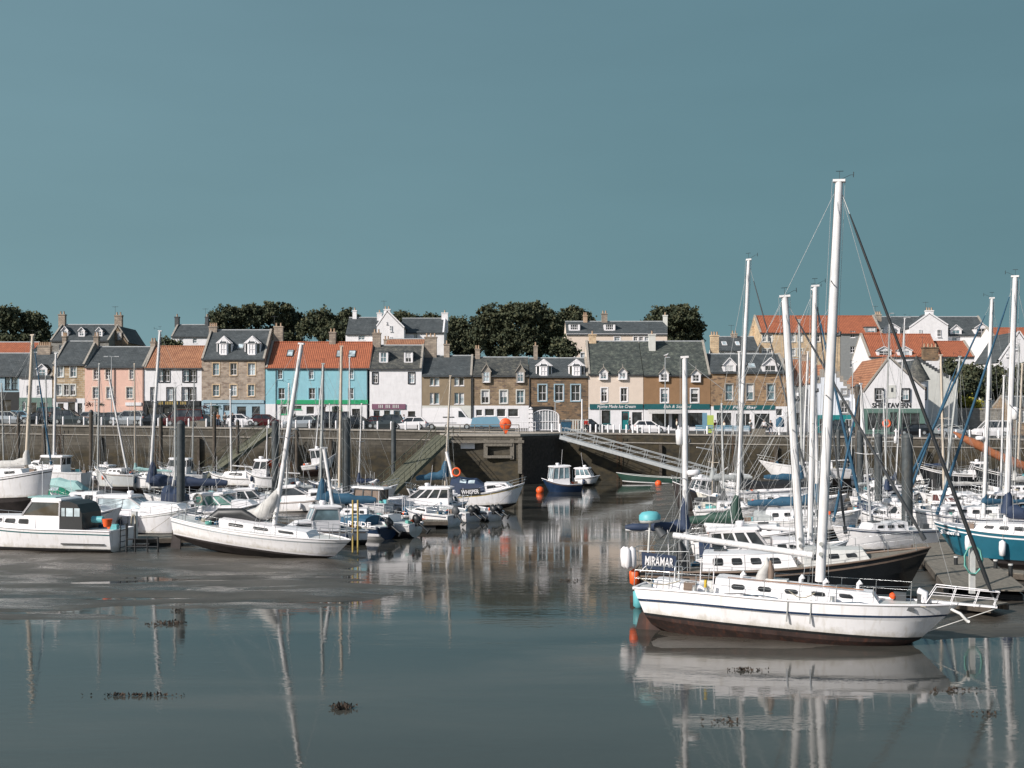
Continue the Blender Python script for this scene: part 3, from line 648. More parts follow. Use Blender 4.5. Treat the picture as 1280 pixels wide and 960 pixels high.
house('cream rendered house with teal ice cream shop fascia', 735.5, 804, 165, 468, 428, 12, 'render_cream', 'slate_moss', W(485, 502, (751.5, 759), (776, 784)), sur='render_white', split=(509, 'render_white'),
      dorms=[(749, 459, 760, 475, 'half', 'white', 'slate_moss'), (773, 459, 784, 475, 'half', 'white', 'slate_moss')], fascia=[(737, 505, 803.5, 511.5, 'teal_dark', 'Home Made Ice Cream', 'white', .72, .25)], shops=[(752, 513, 763, 530, 'win', 'teal_dark'), (777, 514, 786.5, 537, 'door', 'teal_paint'), (790, 515, 803, 534, 'win', 'white')],
      chims=[(736, 418, 745, 452, 1, 'stone_cream')], skews='l')
house('ochre brown rendered house with white awning shop', 804.5, 888, 165, 469, 428, 12, 'render_ochre', 'slate_moss', W(486, 503, (826, 835), (863.5, 873)), sur='render_white', split=(510, 'render_white'), bars=(0, 2),
      dorms=[(824, 460, 836, 477, 'half', 'white', 'slate_moss'), (864, 461, 876, 478, 'half', 'white', 'slate_moss')], fascia=[(805, 505, 887, 511.5, 'teal_dark', 'Fish & Seafood', 'white2', .42, .25)], shops=[(815, 517, 836, 533, 'win', 'black'), (840, 515, 848, 536, 'door', 'darkgrey'), (852, 516, 882, 532, 'win', 'black')],
      chims=[(811, 418, 819, 440, 1, 'render_greywhite', 4.6), (888, 419, 898, 452, 3, 'stone_cream')], skews='r')
house('orange sandstone house with two gabled dormers over teal fish bar front', 888.5, 984, 165, 466, 444, 9.5, 'stone_sand', 'slate', W(480, 500, (907, 916), (933, 942), (959, 968.5)), sur='coping', split=(508, 'render_white'), bars=(0, 1),
      dorms=[(904, 447, 920, 471, 'gable'), (953, 447, 973, 471, 'gable')], sky_=[(935, 455, 945, 461, 'lead')], fascia=[(892, 506.5, 968, 512, 'teal_dark', 'Fish Bar', 'white', .4, .25)],
      shops=[(896, 516, 914, 533, 'win', 'black'), (943, 517, 962, 537, 'win', 'black'), (920, 517, 938, 533, 'win', 'white'), (970, 511, 978, 520, 'win', 'white')], skews='r')
house('small house with red tiled roof half hidden behind the masts', 985, 1024, 168, 482, 450, 9, 'render_greywhite', 'pantile_brown', W(490, 503, (992, 999), (1009, 1016)), sur='render_white', split=(512, 'render_white'), shops=[(995, 516, 1003, 530, 'win', 'black')], chims=[(1000, 443, 1008, 460, 2)])
# low rear additions
house('red roofed back house seen over the white house ridge', 481, 529, 185, 436, 425, 8, 'render_white', 'pantile_brown', zb=10, chims=[(480, 424, 487, 436, 2)], skews='')
house('orange roofed house seen over the far left slate roof', -20, 37, 182, 444, 429, 8, 'render_greywhite', 'pantile', zb=10, skews='')

# gable fronted houses on the right
def gable_house(label, pts, D, dep, wall, roof, wins, base=None, crow=None, split=None, shops=(), sur='black', chims=(), skm='coping', fascia=(), wt=.2, zb=None):
    # pts: eave left, apex, eave right in photo pixels
    (xl, yl), (xa, ya), (xr, yr) = pts
    zb = street_z(X(xa, D), D) if zb is None else zb
    fc = Fac(xl, xr, D, zb); root = thing('gable_house', label, 'house', (fc.cx, D, zb)); A, B_, C_ = (fc.x(xl), fc.z(yl)), (fc.x(xa), fc.z(ya)), (fc.x(xr), fc.z(yr))
    mb = MB(); mb.prism([(A[0], 0, -1.5), (C_[0], 0, -1.5), (C_[0], 0, C_[1]), (B_[0], 0, B_[1]), (A[0], 0, A[1])], (0, dep, 0)); mb.build('wall', wall, root)
    mb = MB()
    for e in (A, C_):
        d = Vector((e[0]-B_[0], 0, e[1]-B_[1])).normalized()*.2; n_ = Vector((-d.z, 0, d.x)).normalized()*.15
        if n_.z < 0: n_ = -n_
        a, b_ = V(B_[0], 0.12, B_[1]+.01), V(e[0], .12, e[1]+.01)+d
        mb.loft([[a, b_, b_+n_, a+n_], [q+V(0, dep, 0) for q in (a, b_, b_+n_, a+n_)]])
    mb.build('roof', roof, root)
    mb = MB()
    for k, e in enumerate((A, C_)):
        if crow and crow[k]:
            n = crow[k]
            for i in range(n):
                t0, t1 = i/n, (i+1)/n
                x0, x1 = B_[0]+(e[0]-B_[0])*t0, B_[0]+(e[0]-B_[0])*t1; z1 = B_[1]+(e[1]-B_[1])*t0
                mb.box(min(x0, x1), max(x0, x1), -.05, .35, B_[1]+(e[1]-B_[1])*t1-.1, z1+.12)
        else: mb.bar((B_[0], .1, B_[1]+.1), (e[0], .1, e[1]+.08), .34, .2, up=(0, 1, 0))
    mb.build('skew', skm, root)
    for w_ in wins: window(root, (fc.x(w_[0]), fc.x(w_[2]), fc.z(w_[3]), fc.z(w_[1])), -.16, 'white' if len(w_) < 5 else w_[4], sur, dep=.02, sw=wt)
    if split:
        o = MB(); holes_wall(o, A[0]+.02, C_[0]-.02, -.1, fc.z(split[0]), [(fc.x(s[0]), fc.x(s[2]), fc.z(s[3]), fc.z(s[1])) for s in shops], -.14, .12); o.box(A[0]+.02, C_[0]-.02, -.14, -.01, fc.z(split[0]), fc.z(split[0])+.03); g = o.build('shopfront', split[1], root)
        for s in shops: window(root, (fc.x(s[0]), fc.x(s[2]), fc.z(s[3]), fc.z(s[1])), -.14, s[4], bars=(1, 0), dep=.04, glass='glass', name='shop_window')
    for c in chims: 
        yy = c[6] if len(c) > 6 else dep/2
        chimney(root, fc.x(c[0], yy), fc.x(c[2], yy), yy, fc.z(c[3], yy), fc.z(c[1], yy), c[5], c[4])
    for fs in fascia: MB().box(fc.x(fs[0]), fc.x(fs[2]), -.2, -.145, fc.z(fs[3]), fc.z(fs[1])).build('fascia', fs[4], root)
    return root, fc
gable_house('pale house with crow stepped gable and teal shopfront', ((1020, 478), (1036, 455), (1072, 497)), 163, 11, 'render_white_b', 'pantile_brown', [(1052, 487, 1058, 493), (1051, 502, 1059, 516)], crow=(3, 8), split=(519, 'teal_paint'), shops=[(1024, 523, 1036, 540, 'teal_paint'), (1042, 524, 1052, 541, 'teal_paint'), (1056, 524, 1066, 541, 'white')], sur='render_grey', skm='coping')
R_, fc = gable_house('white gabled tavern with large black wall lettering', ((1079, 491), (1112, 447), (1156, 487)), 160, 12, 'render_white', 'pantile_brown', [(1094.5, 487, 1102.5, 500), (1127.5, 487, 1135.5, 500)], split=(511, 'green_shop'), shops=[(1084, 516, 1108, 538, 'green_shop'), (1112, 515, 1122, 541, 'green_shop'), (1126, 516, 1150, 538, 'green_shop')], sur='black')
text('SHIP TAVERN', fc.x(1139)-fc.x(1090), 'black', R_, (fc.x(1114.5), -.03, fc.z(507)), height=.66, ext=.03, off=.03)
mb = MB(); x, z = fc.x(1115), fc.z(489); mb.box(x-.5, x+.5, -.06, -.005, z-.9, z+.8); pl_ = mb.build('wall_panel', 'render_greywhite', R_)
MB().box(x-.14, x+.14, -.1, -.062, z-.1, z+.45).build('emblem', 'darkgrey', pl_)
mb = MB(); x, y = fc.x(1146, 2), 1.6; mb.tube([(x, y, fc.z(545, 1)), (x, y, fc.z(476, 1))], 1.35, 16); tu = mb.build('turret', 'render_white', R_)
MB().tube([(x, y, fc.z(477, 1)), (x-.05, y, fc.z(474.5, 1)), (x-.2, y, fc.z(444, 1))], [1.65, 1.6, .03], 16).build('turret_roof', 'slate_lichen', tu)
window(tu, (x-.1, x+.6, fc.z(499, 1), fc.z(485, 1)), y-1.4, 'white', 'black', dep=.02)
gable_house('broad cream white gable with dark crow steps and squat chimney beside tavern', ((1128, 490), (1150, 450), (1197, 478)), 167, 12, 'render_greywhite', 'slate', [], crow=(0, 13), chims=[(1153, 434, 1172, 451, 4, 'stone_dark', .5)], skm='darkgrey')
# terraces further up the hill
house('white harbour house with long orange roof and two slate dormers', 1086, 1176, 182, 446, 419, 9, 'render_white', 'pantile', [], zb=8, dorms=[(1096, 433, 1114, 446, 'gable', 'white', 'slate'), (1122, 433, 1140, 446, 'gable', 'white', 'slate')], skews='l', ridgem='pantile')
house('low white house with orange roof right of broad gable', 1176.5, 1218, 183, 446, 428, 8, 'render_white', 'pantile', [], zb=8, skews='r', ridgem='pantile')
mb = MB()
house('cream stone tenement with orange roof and angled corner window', 950, 1050, 205, 416, 396, 10, 'stone_cream', 'pantile', W(417.5, 427, (953, 958), (960, 965), (989, 994), (997, 1003), (1020, 1025))+W(436, 445, (953, 958), (960, 965), (989, 994), (997, 1003)), zb=14, sur='render_greywhite', skews='l', ridgem='pantile', chims=[(940, 411, 946, 440, 3, 'stone_cream', 5)])
house('grey rendered tenement with orange roof and round topped gable', 1050.5, 1103, 205, 417, 396, 10, 'render_grey', 'pantile', W(413.5, 422, (1063, 1069))+W(433, 441, (1063, 1069))+W(450, 459, (1063, 1069)), zb=12, dorms=[(1082, 409, 1096, 418, 'box', 'white', 'slate', 'render_grey')], skews='r', ridgem='pantile', chims=[(1094, 393, 1101, 402, 3)])
house('white house with dark slate roof partly seen left of cream tenement', 897, 949, 200, 438.5, 422, 9, 'render_white', 'slate', W(440, 446, (900, 906), (919, 926)), zb=12, sky_=[(903, 427, 909, 432, 'white'), (920, 427, 925, 432, 'white')], chims=[(914, 417, 921, 428, 2)], skews='')
house('long white terrace with dark slate roof and gabled dormers on the hill', 1103.5, 1237, 212, 419, 397, 10, 'render_white', 'slate', W(421, 430, (1190, 1196)), zb=12, dorms=[(1104.5, 404, 1125, 420, 'gable'), (1188, 406, 1202, 422, 'gable'), (1218, 404, 1236, 420, 'gable')], skews='r')
gable_house('white gable with central chimney projecting from hill terrace', ((1137, 410), (1162, 392), (1185, 407)), 210, 4, 'render_white', 'slate', [(1148, 412, 1152, 421), (1171, 412, 1176, 421)], chims=[(1157, 388, 1166, 398, 3, 'render_white', .6)], sur=None, skm='render_white', zb=12)
house('orange roofed house at the far right hill end', 1246, 1330, 205, 426, 411, 9, 'render_white', 'pantile', [], zb=12, skews='l', ridgem='pantile')
gable_house('white gable house at the far right edge below the orange roof', ((1249, 452), (1274, 415), (1300, 452)), 190, 10, 'render_white', 'slate', [(1257, 442, 1261, 446), (1268, 430, 1272, 437)], sur=None, zb=10, skm='render_white')
house('small stone outhouse at the far right behind the quay', 1262, 1330, 168, 508, 497, 6, 'stone_brown', 'slate', W(512, 528, (1271, 1275), (1277, 1281)), sur='coping')
house('large stone villa with three white dormers and gable chimneys on left hill', 63, 136, 195, 426, 407, 10, 'stone_grey', 'slate', W(431, 438, (74, 79)), zb=14, dorms=[(77, 408, 85, 421, 'gable'), (98, 409, 106, 421, 'gable'), (120, 409, 128, 421, 'gable')], chims=[(74, 393, 82, 408, 2), (144, 394, 153, 410, 2)], skews='lr')
gable_house('stone side gable adjoining the large villa on left hill', ((135, 427), (147, 408), (160, 428)), 198, 9, 'stone_brown', 'slate', [(148, 416, 151, 424)], zb=14, sur='coping')
house('little white cottage with slate roof left of the big trees', 214, 262, 210, 421, 407, 8, 'render_white', 'slate', W(422, 429, (224, 229), (241, 246)), zb=15, chims=[(219, 396, 224, 408, 1, 'darkgrey'), (257, 396, 261, 408, 1, 'darkgrey')], skews='l')
house('white hill house wing with slate roof left of tall gable', 432, 472, 212, 418, 398, 9, 'render_white', 'slate', W(419, 425, (448, 456)), zb=15, chims=[(441, 388, 446, 402, 1, 'render_white')], skews='')
gable_house('tall white curved gable of old hill house', ((471, 408), (484, 389), (505, 410)), 209, 6, 'render_white', 'slate', [(487, 407, 490, 414), (482, 402, 484, 405), (487, 421, 490, 426)], chims=[(471.5, 391, 477.5, 401, 1, 'render_white', .5), (480, 386.5, 488, 394, 2, 'render_white', .5)], sur=None, skm='render_white', zb=15)
house('white hill house wing with slate roof right of tall gable', 500, 555, 212, 416, 399, 9, 'render_white', 'slate', W(417, 423, (504, 506), (517, 522)), zb=15, chims=[(552, 391, 560, 416, 1, 'render_white')], skews='r', skm='render_white')
house('large pale villa on hill with two wide dormers and hipped slate roof', 708, 834, 200, 418, 403, 10, 'render_cream', 'slate', W(421, 426, (768, 775), (792, 797), (799, 804), (806, 811))+W(441, 448, (712, 718), (726, 732)), zb=14, sur='render_white',
      dorms=[(711, 405, 725, 413.5, 'box', 'white', 'slate', 'white', (3, 1)), (755, 405, 769, 413.5, 'box', 'white', 'slate', 'white', (3, 1))], chims=[(729, 394, 734, 403, 2, 'pot'), (752, 392, 759, 404, 2), (829, 394, 834, 418, 1, 'render_greywhite')], skews='', fascia=[(708, 417, 834, 419.5, 'white')])
# ------------------------------------------------------------------ boats
RB = random.Random(11)
class Boat:
    # stern and bow given as (photo x, photo row of the waterline, distance): gives place, length, heading and trim
    def __init__(s, name, label, cat, st, bw, B, fb, sb=None, ss=None, draft=.5, tops='hull_white', anti='antifoul_dark', boot='black', stripe=None, rake=1.0, tr=.25, tw=.8, roll=0, full=.75, group=None,
                 deck='white2', rail='white', open_=False, sheerw=.05, sdz=.15):
        a, b = P(*st), P(*bw); s.L = L = (b-a).length; s.B = B; s.fb = fb; s.sb = sb or fb*1.3; s.ss = ss or fb*.95; s.draft = draft; s.tw = tw; s.full = full
        d = (b-a).normalized(); hd = math.atan2(d.y, d.x); pt = -math.asin(d.z)
        c = (a+b)/2
        s.root = r = thing(name, label, cat, c, group=group)
        r.rotation_mode = 'XYZ'; r.rotation_euler = (math.radians(roll), pt, hd)
        s.M = Matrix.Translation(c) @ r.rotation_euler.to_matrix().to_4x4(); s.Mi = s.M.inverted()
        s.rake, s.tr = rake, tr
        n = 15; rings = []; ts = [i/(n-1) for i in range(n)]
        rows = []
        for t in ts:
            hb = s.hb(t); sh = s.sheer(t); dk = -draft*(1-abs(2*t-.9)**3*.75)
            prof = [(.0, dk), (.42, dk*.72), (.80, min(0, dk*.15)-.0), (.84, .0), (.875, .09), (.95, sh*.55), (.985, sh-sdz-.07 if stripe else sh*.8), (.992, sh-sdz if stripe else sh*.9), (1.0, sh)]
            if t > .97: prof = [(p*.6, z) for p, z in prof]
            rows.append([(s.xat(t, z, sh), hb*p, z) for p, z in prof])
        mb = MB(); K = len(rows[0]); mats = [1, 1, 1, 2, 0, 0, 3 if stripe else 0, 0]
        for sd_ in (1, -1):
            for k in range(K-1):
                v = []; 
                for q in rows: v += [(q[k][0], q[k][1]*sd_, q[k][2]), (q[k+1][0], q[k+1][1]*sd_, q[k+1][2])]
                mb.add(v, [(2*i, 2*i+2, 2*i+3, 2*i+1) for i in range(n-1)], mats[k], True)
        tv = [(x, y, z) for x, y, z in rows[0]]+[(x, -y, z) for x, y, z in rows[0][:0:-1]]
        mb.add(tv, [tuple(range(len(tv)))], 0)
        mb.add([(x, y*1.002, z) for x, y, z in rows[0][:4]]+[(x, -y, z) for x, y, z in rows[0][3:0:-1]], [tuple(range(7))], 1) if False else None
        s.hull = mb.build('hull', [tops, anti, boot, stripe or tops], r)
        mb = MB()
        if not open_:
            for i in range(n-1):
                a_, b_ = rows[i][-1], rows[i+1][-1]; z0, z1 = a_[2]-.03, b_[2]-.03
                mb.quad((a_[0], -a_[1], z0), (a_[0], 0, z0+.05), (b_[0], 0, z1+.05), (b_[0], -b_[1], z1)); mb.quad((a_[0], a_[1], z0), (a_[0], 0, z0+.05), (b_[0], 0, z1+.05), (b_[0], b_[1], z1))
        else:
            for i in range(n-1):
                a_, b_ = rows[i][4], rows[i+1][4]; mb.quad((a_[0], -a_[1]*.98, .12), (a_[0], a_[1]*.98, .12), (b_[0], b_[1]*.98, .12), (b_[0], -b_[1]*.98, .12))
            for t in (.3, .6): x = s.X(t); h_ = s.hb(t)*.95; mb.box(x-.12, x+.12, -h_, h_, s.sheer(t)-.2, s.sheer(t)-.15)
        mb.build('deck' if not open_ else 'thwarts', deck, r)
        mb = MB()
        for sd_ in (1, -1): mb.tube([(q[-1][0], q[-1][1]*sd_, q[-1][2]+.01) for q in rows], sheerw*.7, 5)
        mb.bar((rows[0][-1][0], -rows[0][-1][1], rows[0][-1][2]), (rows[0][-1][0], rows[0][-1][1], rows[0][-1][2]), sheerw*1.4)
        mb.build('gunwale', rail, r)
    def hb(s, t):
        if t < .42: k = s.tw+(1-s.tw)*math.sin(math.pi/2*t/.42)
        else: k = max(.0, math.cos(math.pi/2*((t-.42)/.58)**1.35))**s.full
        return max(.03, s.B/2*k)
    def sheer(s, t):
        return s.fb+(s.sb-s.fb)*max(0, (t-.35)/.65)**1.8+(s.ss-s.fb)*max(0, (.35-t)/.35)**1.8
    def xat(s, t, z, sh):
        zf = (z+s.draft)/(sh+s.draft); x = -s.L/2+t*s.L
        return x-s.rake*(1-zf)*max(0, (t-.45)/.55)**2.2+s.tr*(1-zf)*max(0, (.3-t)/.3)**2
    def X(s, t): return -s.L/2+t*s.L
    def loc(s, px, py, D): return s.Mi @ P(px, py, D)
    # raised cabin with slanted ends and sides, dark windows set into frames
    def cabin(s, t0, t1, h, wf=.6, m='white', nw=3, z0=None, slant=.25, wh=.4, name='coachroof', glass='glass_dark', taper=.8, frame='black', rm=None):
        x0, x1 = s.X(t0), s.X(t1); za = (s.sheer(t0) if z0 is None else z0)-.04; zb_ = (s.sheer(t1) if z0 is None else z0)-.04
        w0, w1 = s.hb(t0)*wf, min(s.hb(t1)*.85, s.hb(t0)*wf*taper); mb = MB()
        ins = .12*h/.4*.5
        top0, top1 = max(za, zb_)+h, max(za, zb_)+h*.82
        r0 = [V(x0, -w0, za), V(x0, w0, za), V(x0+.04, w0-ins, top0), V(x0+.04, 0, top0+.06), V(x0+.04, -w0+ins, top0)]
        r1 = [V(x1, -w1, zb_), V(x1, w1, zb_), V(x1-slant, w1-ins, top1), V(x1-slant, 0, top1+.05), V(x1-slant, -w1+ins, top1)]
        mb.loft([r0, r1]); c = mb.build(name, m, s.root)
        for sd_ in (1, -1):
            i_ = 1 if sd_ > 0 else 0; j_ = 2 if sd_ > 0 else 4
            def q(u, v, o=.015):
                lo = r0[i_].lerp(r1[i_], u); hi = r0[j_].lerp(r1[j_], u); p = lo.lerp(hi, v); p.y += sd_*o; return p
            for k in range(nw):
                u0 = .08+(.84)*k/nw+.02; u1 = .08+.84*(k+1)/nw-.04
                if name == 'coachroof': u0, u1 = u0+(u1-u0)*.08, u0+(u1-u0)*.84
                v0, v1 = .5-wh/2+.05, .5+wh/2+.05
                a = MB(); ec = min(.012, (u1-u0)*.2); oc = lambda o: [q(u0+ec, v0, o), q(u1-ec, v0, o), q(u1, v0+.08, o), q(u1, v1-.08, o), q(u1-ec, v1, o), q(u0+ec, v1, o), q(u0, v1-.08, o), q(u0, v0+.08, o)]; a.loft([oc(-.01), oc(.022)])
                wd = a.build('window', frame, s.root); e = .07*(u1-u0)
                g = MB(); g.quad(q(u0+e, v0+.05, .026), q(u1-e, v0+.05, .026), q(u1-e, v1-.05, .026), q(u0+e, v1-.05, .026)); g.build('pane', glass, wd)
        return max(za, zb_)+h
    # glazed wheelhouse: sill walls, corner pillars, panes between them, overhanging roof
    def wheelhouse(s, t0, t1, hl, hg, wf=.7, m='white', roof='white', slf=.35, sla=0.0, glass='glass', z0=None, over=.18, nside=2, aft=True, roundr=False, nfront=2):
        zb = (min(s.sheer(t0), s.sheer(t1)) if z0 is None else z0)-.05; x0, x1 = s.X(t0), s.X(t1); w0 = min(s.hb(t0), s.hb((t0+t1)/2))*wf; w1 = w0*.9
        zs, zt = zb+hl, zb+hl+hg; k = .06
        lo = [V(x0, -w0, zb), V(x1, -w1, zb), V(x1, w1, zb), V(x0, w0, zb)]
        mi_ = [V(x0+sla*.3, -w0+k*.4, zs), V(x1-slf*.25, -w1+k*.4, zs), V(x1-slf*.25, w1-k*.4, zs), V(x0+sla*.3, w0-k*.4, zs)]
        hi = [V(x0+sla, -w0+k, zt), V(x1-slf, -w1+k, zt), V(x1-slf, w1-k, zt), V(x0+sla, w0-k, zt)]
        mb = MB(); mb.loft([lo, mi_])
        pil = []
        for a, b in ((0, 1), (1, 2), (2, 3), (3, 0)):
            nn = nside if (a, b) in ((0, 1), (2, 3)) else (nfront if (a, b) == (1, 2) else 2)
            for i in range(nn+1): pil.append((mi_[a].lerp(mi_[b], i/nn), hi[a].lerp(hi[b], i/nn)))
            for i in range(nn):
                if not aft and (a, b) == (3, 0): continue
                p = [mi_[a].lerp(mi_[b], i/nn), mi_[a].lerp(mi_[b], (i+1)/nn), hi[a].lerp(hi[b], (i+1)/nn), hi[a].lerp(hi[b], i/nn)]
                c = sum(p, Vector())/4; p = [c+(q-c)*.97 for q in p]
                pane = MB().quad(*p).build('window', glass, s.root)
        for a, b in pil: mb.bar(a, b, .09)
        for a, b in ((0, 1), (1, 2), (2, 3), (3, 0)): mb.bar(hi[a], hi[b], .11)
        mb.build('wheelhouse', m, s.root)
        o = over; mb = MB(); pts = [(x0+sla-o, -w0-o*.3), (x1-slf+o*.9, -w1*.85-o*.2), (x1-slf+o*1.3, 0), (x1-slf+o*.9, w1*.85+o*.2), (x0+sla-o, w0+o*.3), (x0+sla-o*1.1, 0)]
        mb.loft([[V(x, y, zt+.03) for x, y in pts], [V(x, y, zt+.10) for x, y in pts], [V((x-(x0+x1)/2)*.9+(x0+x1)/2, y*.86, zt+.17) for x, y in pts]], sm=False); mb.build('roof', roof, s.root)
        return zt+.17
    def rails(s, t0=.55, t1=1.0, h=.6, m='steel', r=.014, mid=True, n=4, name='pulpit', close=True):
        mb = MB(); ts = [t0+(t1-t0)*i/n for i in range(n+1)]
        for sd_ in (1, -1):
            top = []
            for t in ts:
                y = s.hb(t)*.96*sd_; x = s.X(t); z = s.sheer(t); top.append(V(x+(.15 if t > .98 else 0), y, z+h)); mb.tube([(x, y, z), (x+(.1 if t > .98 else 0), y, z+h)], r, 4, caps=False)
            mb.tube(top, r, 4)
            if mid: mb.tube([p-V(0, 0, h*.45) for p in top], r*.7, 4)
        if not close: mb.tube([(s.X(ts[0]), -s.hb(ts[0])*.96, s.sheer(ts[0])+h), (s.X(ts[0])-.05, 0, s.sheer(ts[0])+h), (s.X(ts[0]), s.hb(ts[0])*.96, s.sheer(ts[0])+h)], r, 4)
        if close: t = ts[-1]; mb.tube([(s.X(t)+.15, s.hb(t)*.96, s.sheer(t)+h), (s.X(t)+.22, 0, s.sheer(t)+h), (s.X(t)+.15, -s.hb(t)*.96, s.sheer(t)+h)], r, 4)
        return mb.build(name, m, s.root)
    def lifelines(s, t0=.05, t1=.8, h=.6, n=6):
        mb = MB()
        for sd_ in (1, -1):
            pts = []
            for i in range(n+1):
                t = t0+(t1-t0)*i/n; y = s.hb(t)*.97*sd_; x = s.X(t); z = s.sheer(t); mb.tube([(x, y, z), (x, y, z+h)], .013, 4, caps=False); pts.append(V(x, y, z+h))
            mb.tube(pts, .008, 3); mb.tube([p-V(0, 0, h*.45) for p in pts], .007, 3)
        mb.build('lifelines', 'steel', s.root)
    def mast(s, base, top, r0=.09, r1=.06, m='mast_white', spr=(.55,), wires=True, fs=None, fsr=.012, bs=True, wr=.009, vane=True, zbase=None, radar=False, sprw=.4, reflector=False, fs_t=1.0):
        # base=(photo x, photo row, distance) of the foot, top=(photo x, photo row); fs: furled headsail material
        b = s.loc(*base); t_ = s.loc(top[0], top[1], base[2]); t_.y = b.y*.0+t_.y
        s.mb, s.mt = b, t_
        if base[2] > 66: wr = min(wr, .0085)
        mb = MB(); foot = b
        mb.tube([foot, b.lerp(t_, .7), t_], [r0, r0*.95, r1], 10)
        mb.box(t_.x-r1*1.6, t_.x+r1*1.6, t_.y-r1, t_.y+r1, t_.z-.02, t_.z+.06)
        M_ = mb.build('mast', m, s.root)
        dd = (t_-b).normalized(); bk = V(-1, 0, 0)
        MB().bar(b+bk*r0*1.02+dd*.9, t_+bk*r1*1.02-dd*.2, .035, .03, up=(0, 1, 0)).build('sail_track', 'darkgrey', M_)
        if base[2] < 75:
            for u in (.07, .095): p = b.lerp(t_, u); MB().tube([p+V(0, -r0*.9, 0), p+V(0, -r0*1.7, 0)], [.06, .075], 8).build('halyard_winch', 'steel', M_)
            p = b.lerp(t_, .62); MB().tube([p+V(r0*.8, 0, -.06), p+V(r0*1.6, 0, -.05), p+V(r0*1.6, 0, .08)], [.05, .06, .04], 7).build('steaming_light', 'darkgrey', M_)
        for f in spr:
            p = b.lerp(t_, f); hw = s.B*sprw; q = MB(); q.tube([p+V(-.05, -hw, .05), p, p+V(-.05, hw, .05)], .022, 5); q.build('spreader', m, M_)
        if vane:
            q = MB(); q.tube([t_, t_+V(0, 0, .35)], .008, 3); q.tube([t_+V(0, 0, .05), t_+V(.35, 0, .22), t_+V(.45, 0, .22)], .008, 3); q.tube([t_+V(.45, 0, .14), t_+V(.45, 0, .32)], .012, 4); q.tube([t_+V(-.12, 0, .35), t_+V(.12, 0, .35)], .012, 3)
            q.build('wind_vane', 'black', M_)
        if radar:
            p = b.lerp(t_, .42 if radar is True else radar); q = MB(); q.tube([p+V(.12, 0, -.0), p+V(.34, 0, 0)], .03, 4); q.tube([p+V(.34, 0, .03), p+V(.34, 0, .06), p+V(.34, 0, .22), p+V(.34, 0, .25)], [.2, .26, .26, .18], 10); q.build('radar_dome', 'white', M_)
        if reflector:
            p = b.lerp(t_, reflector); q = MB(); q.tube([p+V(-.22, 0, -.32), p+V(-.22, 0, -.27), p+V(-.22, 0, .27), p+V(-.22, 0, .32)], [.06, .15, .15, .06], 8); q.tube([p, p+V(-.22, 0, 0)], .02, 4); q.build('radar_reflector', 'mast_white', M_)
        if wires:
            q = MB(); z = s.sheer(.5)
            tm = (b.x+s.L/2)/s.L; tm = min(max(tm, .1), .9)
            for sd_ in (1, -1):
                ch = V(b.x-.15, s.hb(tm)*.95*sd_, s.sheer(tm)); 
                if spr:
                    pS = b.lerp(t_, spr[-1])+V(-.05, s.B*sprw*sd_, .05); q.tube([ch, pS, t_.lerp(b, .02)], wr, 3, caps=False)
                    q.tube([ch+V(.35, 0, 0), b.lerp(t_, spr[0]-.02)], wr, 3, caps=False); q.tube([ch-V(.35, 0, 0), b.lerp(t_, spr[0]-.02)], wr, 3, caps=False)
                else: q.tube([ch, t_.lerp(b, .03)], wr, 3, caps=False)
            q.build('shrouds', 'wire', s.root)
            bw = V(s.X(fs_t)-.05, 0, s.sheer(fs_t)); q = MB(); q.tube([bw, t_.lerp(b, .01)], wr, 3, caps=False)
            if bs: q.tube([V(s.X(0)+.1, 0, s.sheer(0)), t_.lerp(b, .005)], wr, 3, caps=False)
            q.tube([b+V(r0*1.5, .05, .3), t_+V(r1*1.5, .03, 0)], wr*.8, 3, caps=False); q.tube([b-V(r0*1.6, .05, -.3), t_-V(r1*1.8, .03, 0)], wr*.8, 3, caps=False)
            for k_ in range(3):
                u = RB.uniform(.35, .95); q.tube([b.lerp(t_, u)+V(0, RB.uniform(-.1, .1), 0), V(s.X(RB.uniform(0, .25)), RB.uniform(-.6, .6)*s.hb(.1), s.sheer(.1)+RB.uniform(.2, .9))], wr*.75, 3, caps=False)
            q.build('stays', 'wire', s.root)
            if fs:
                e = t_.lerp(b, .01); k = [.06, .1, .3, .6, .85, .93]; rr = [.03, fsr*1.2, fsr, fsr*.85, fsr*.6, .02]
                q = MB(); q.tube([bw.lerp(e, u) for u in k], rr, 7); q.tube([bw.lerp(e, .03), bw.lerp(e, .06)], .09, 7); q.build('furled_sail', fs, s.root)
        return M_
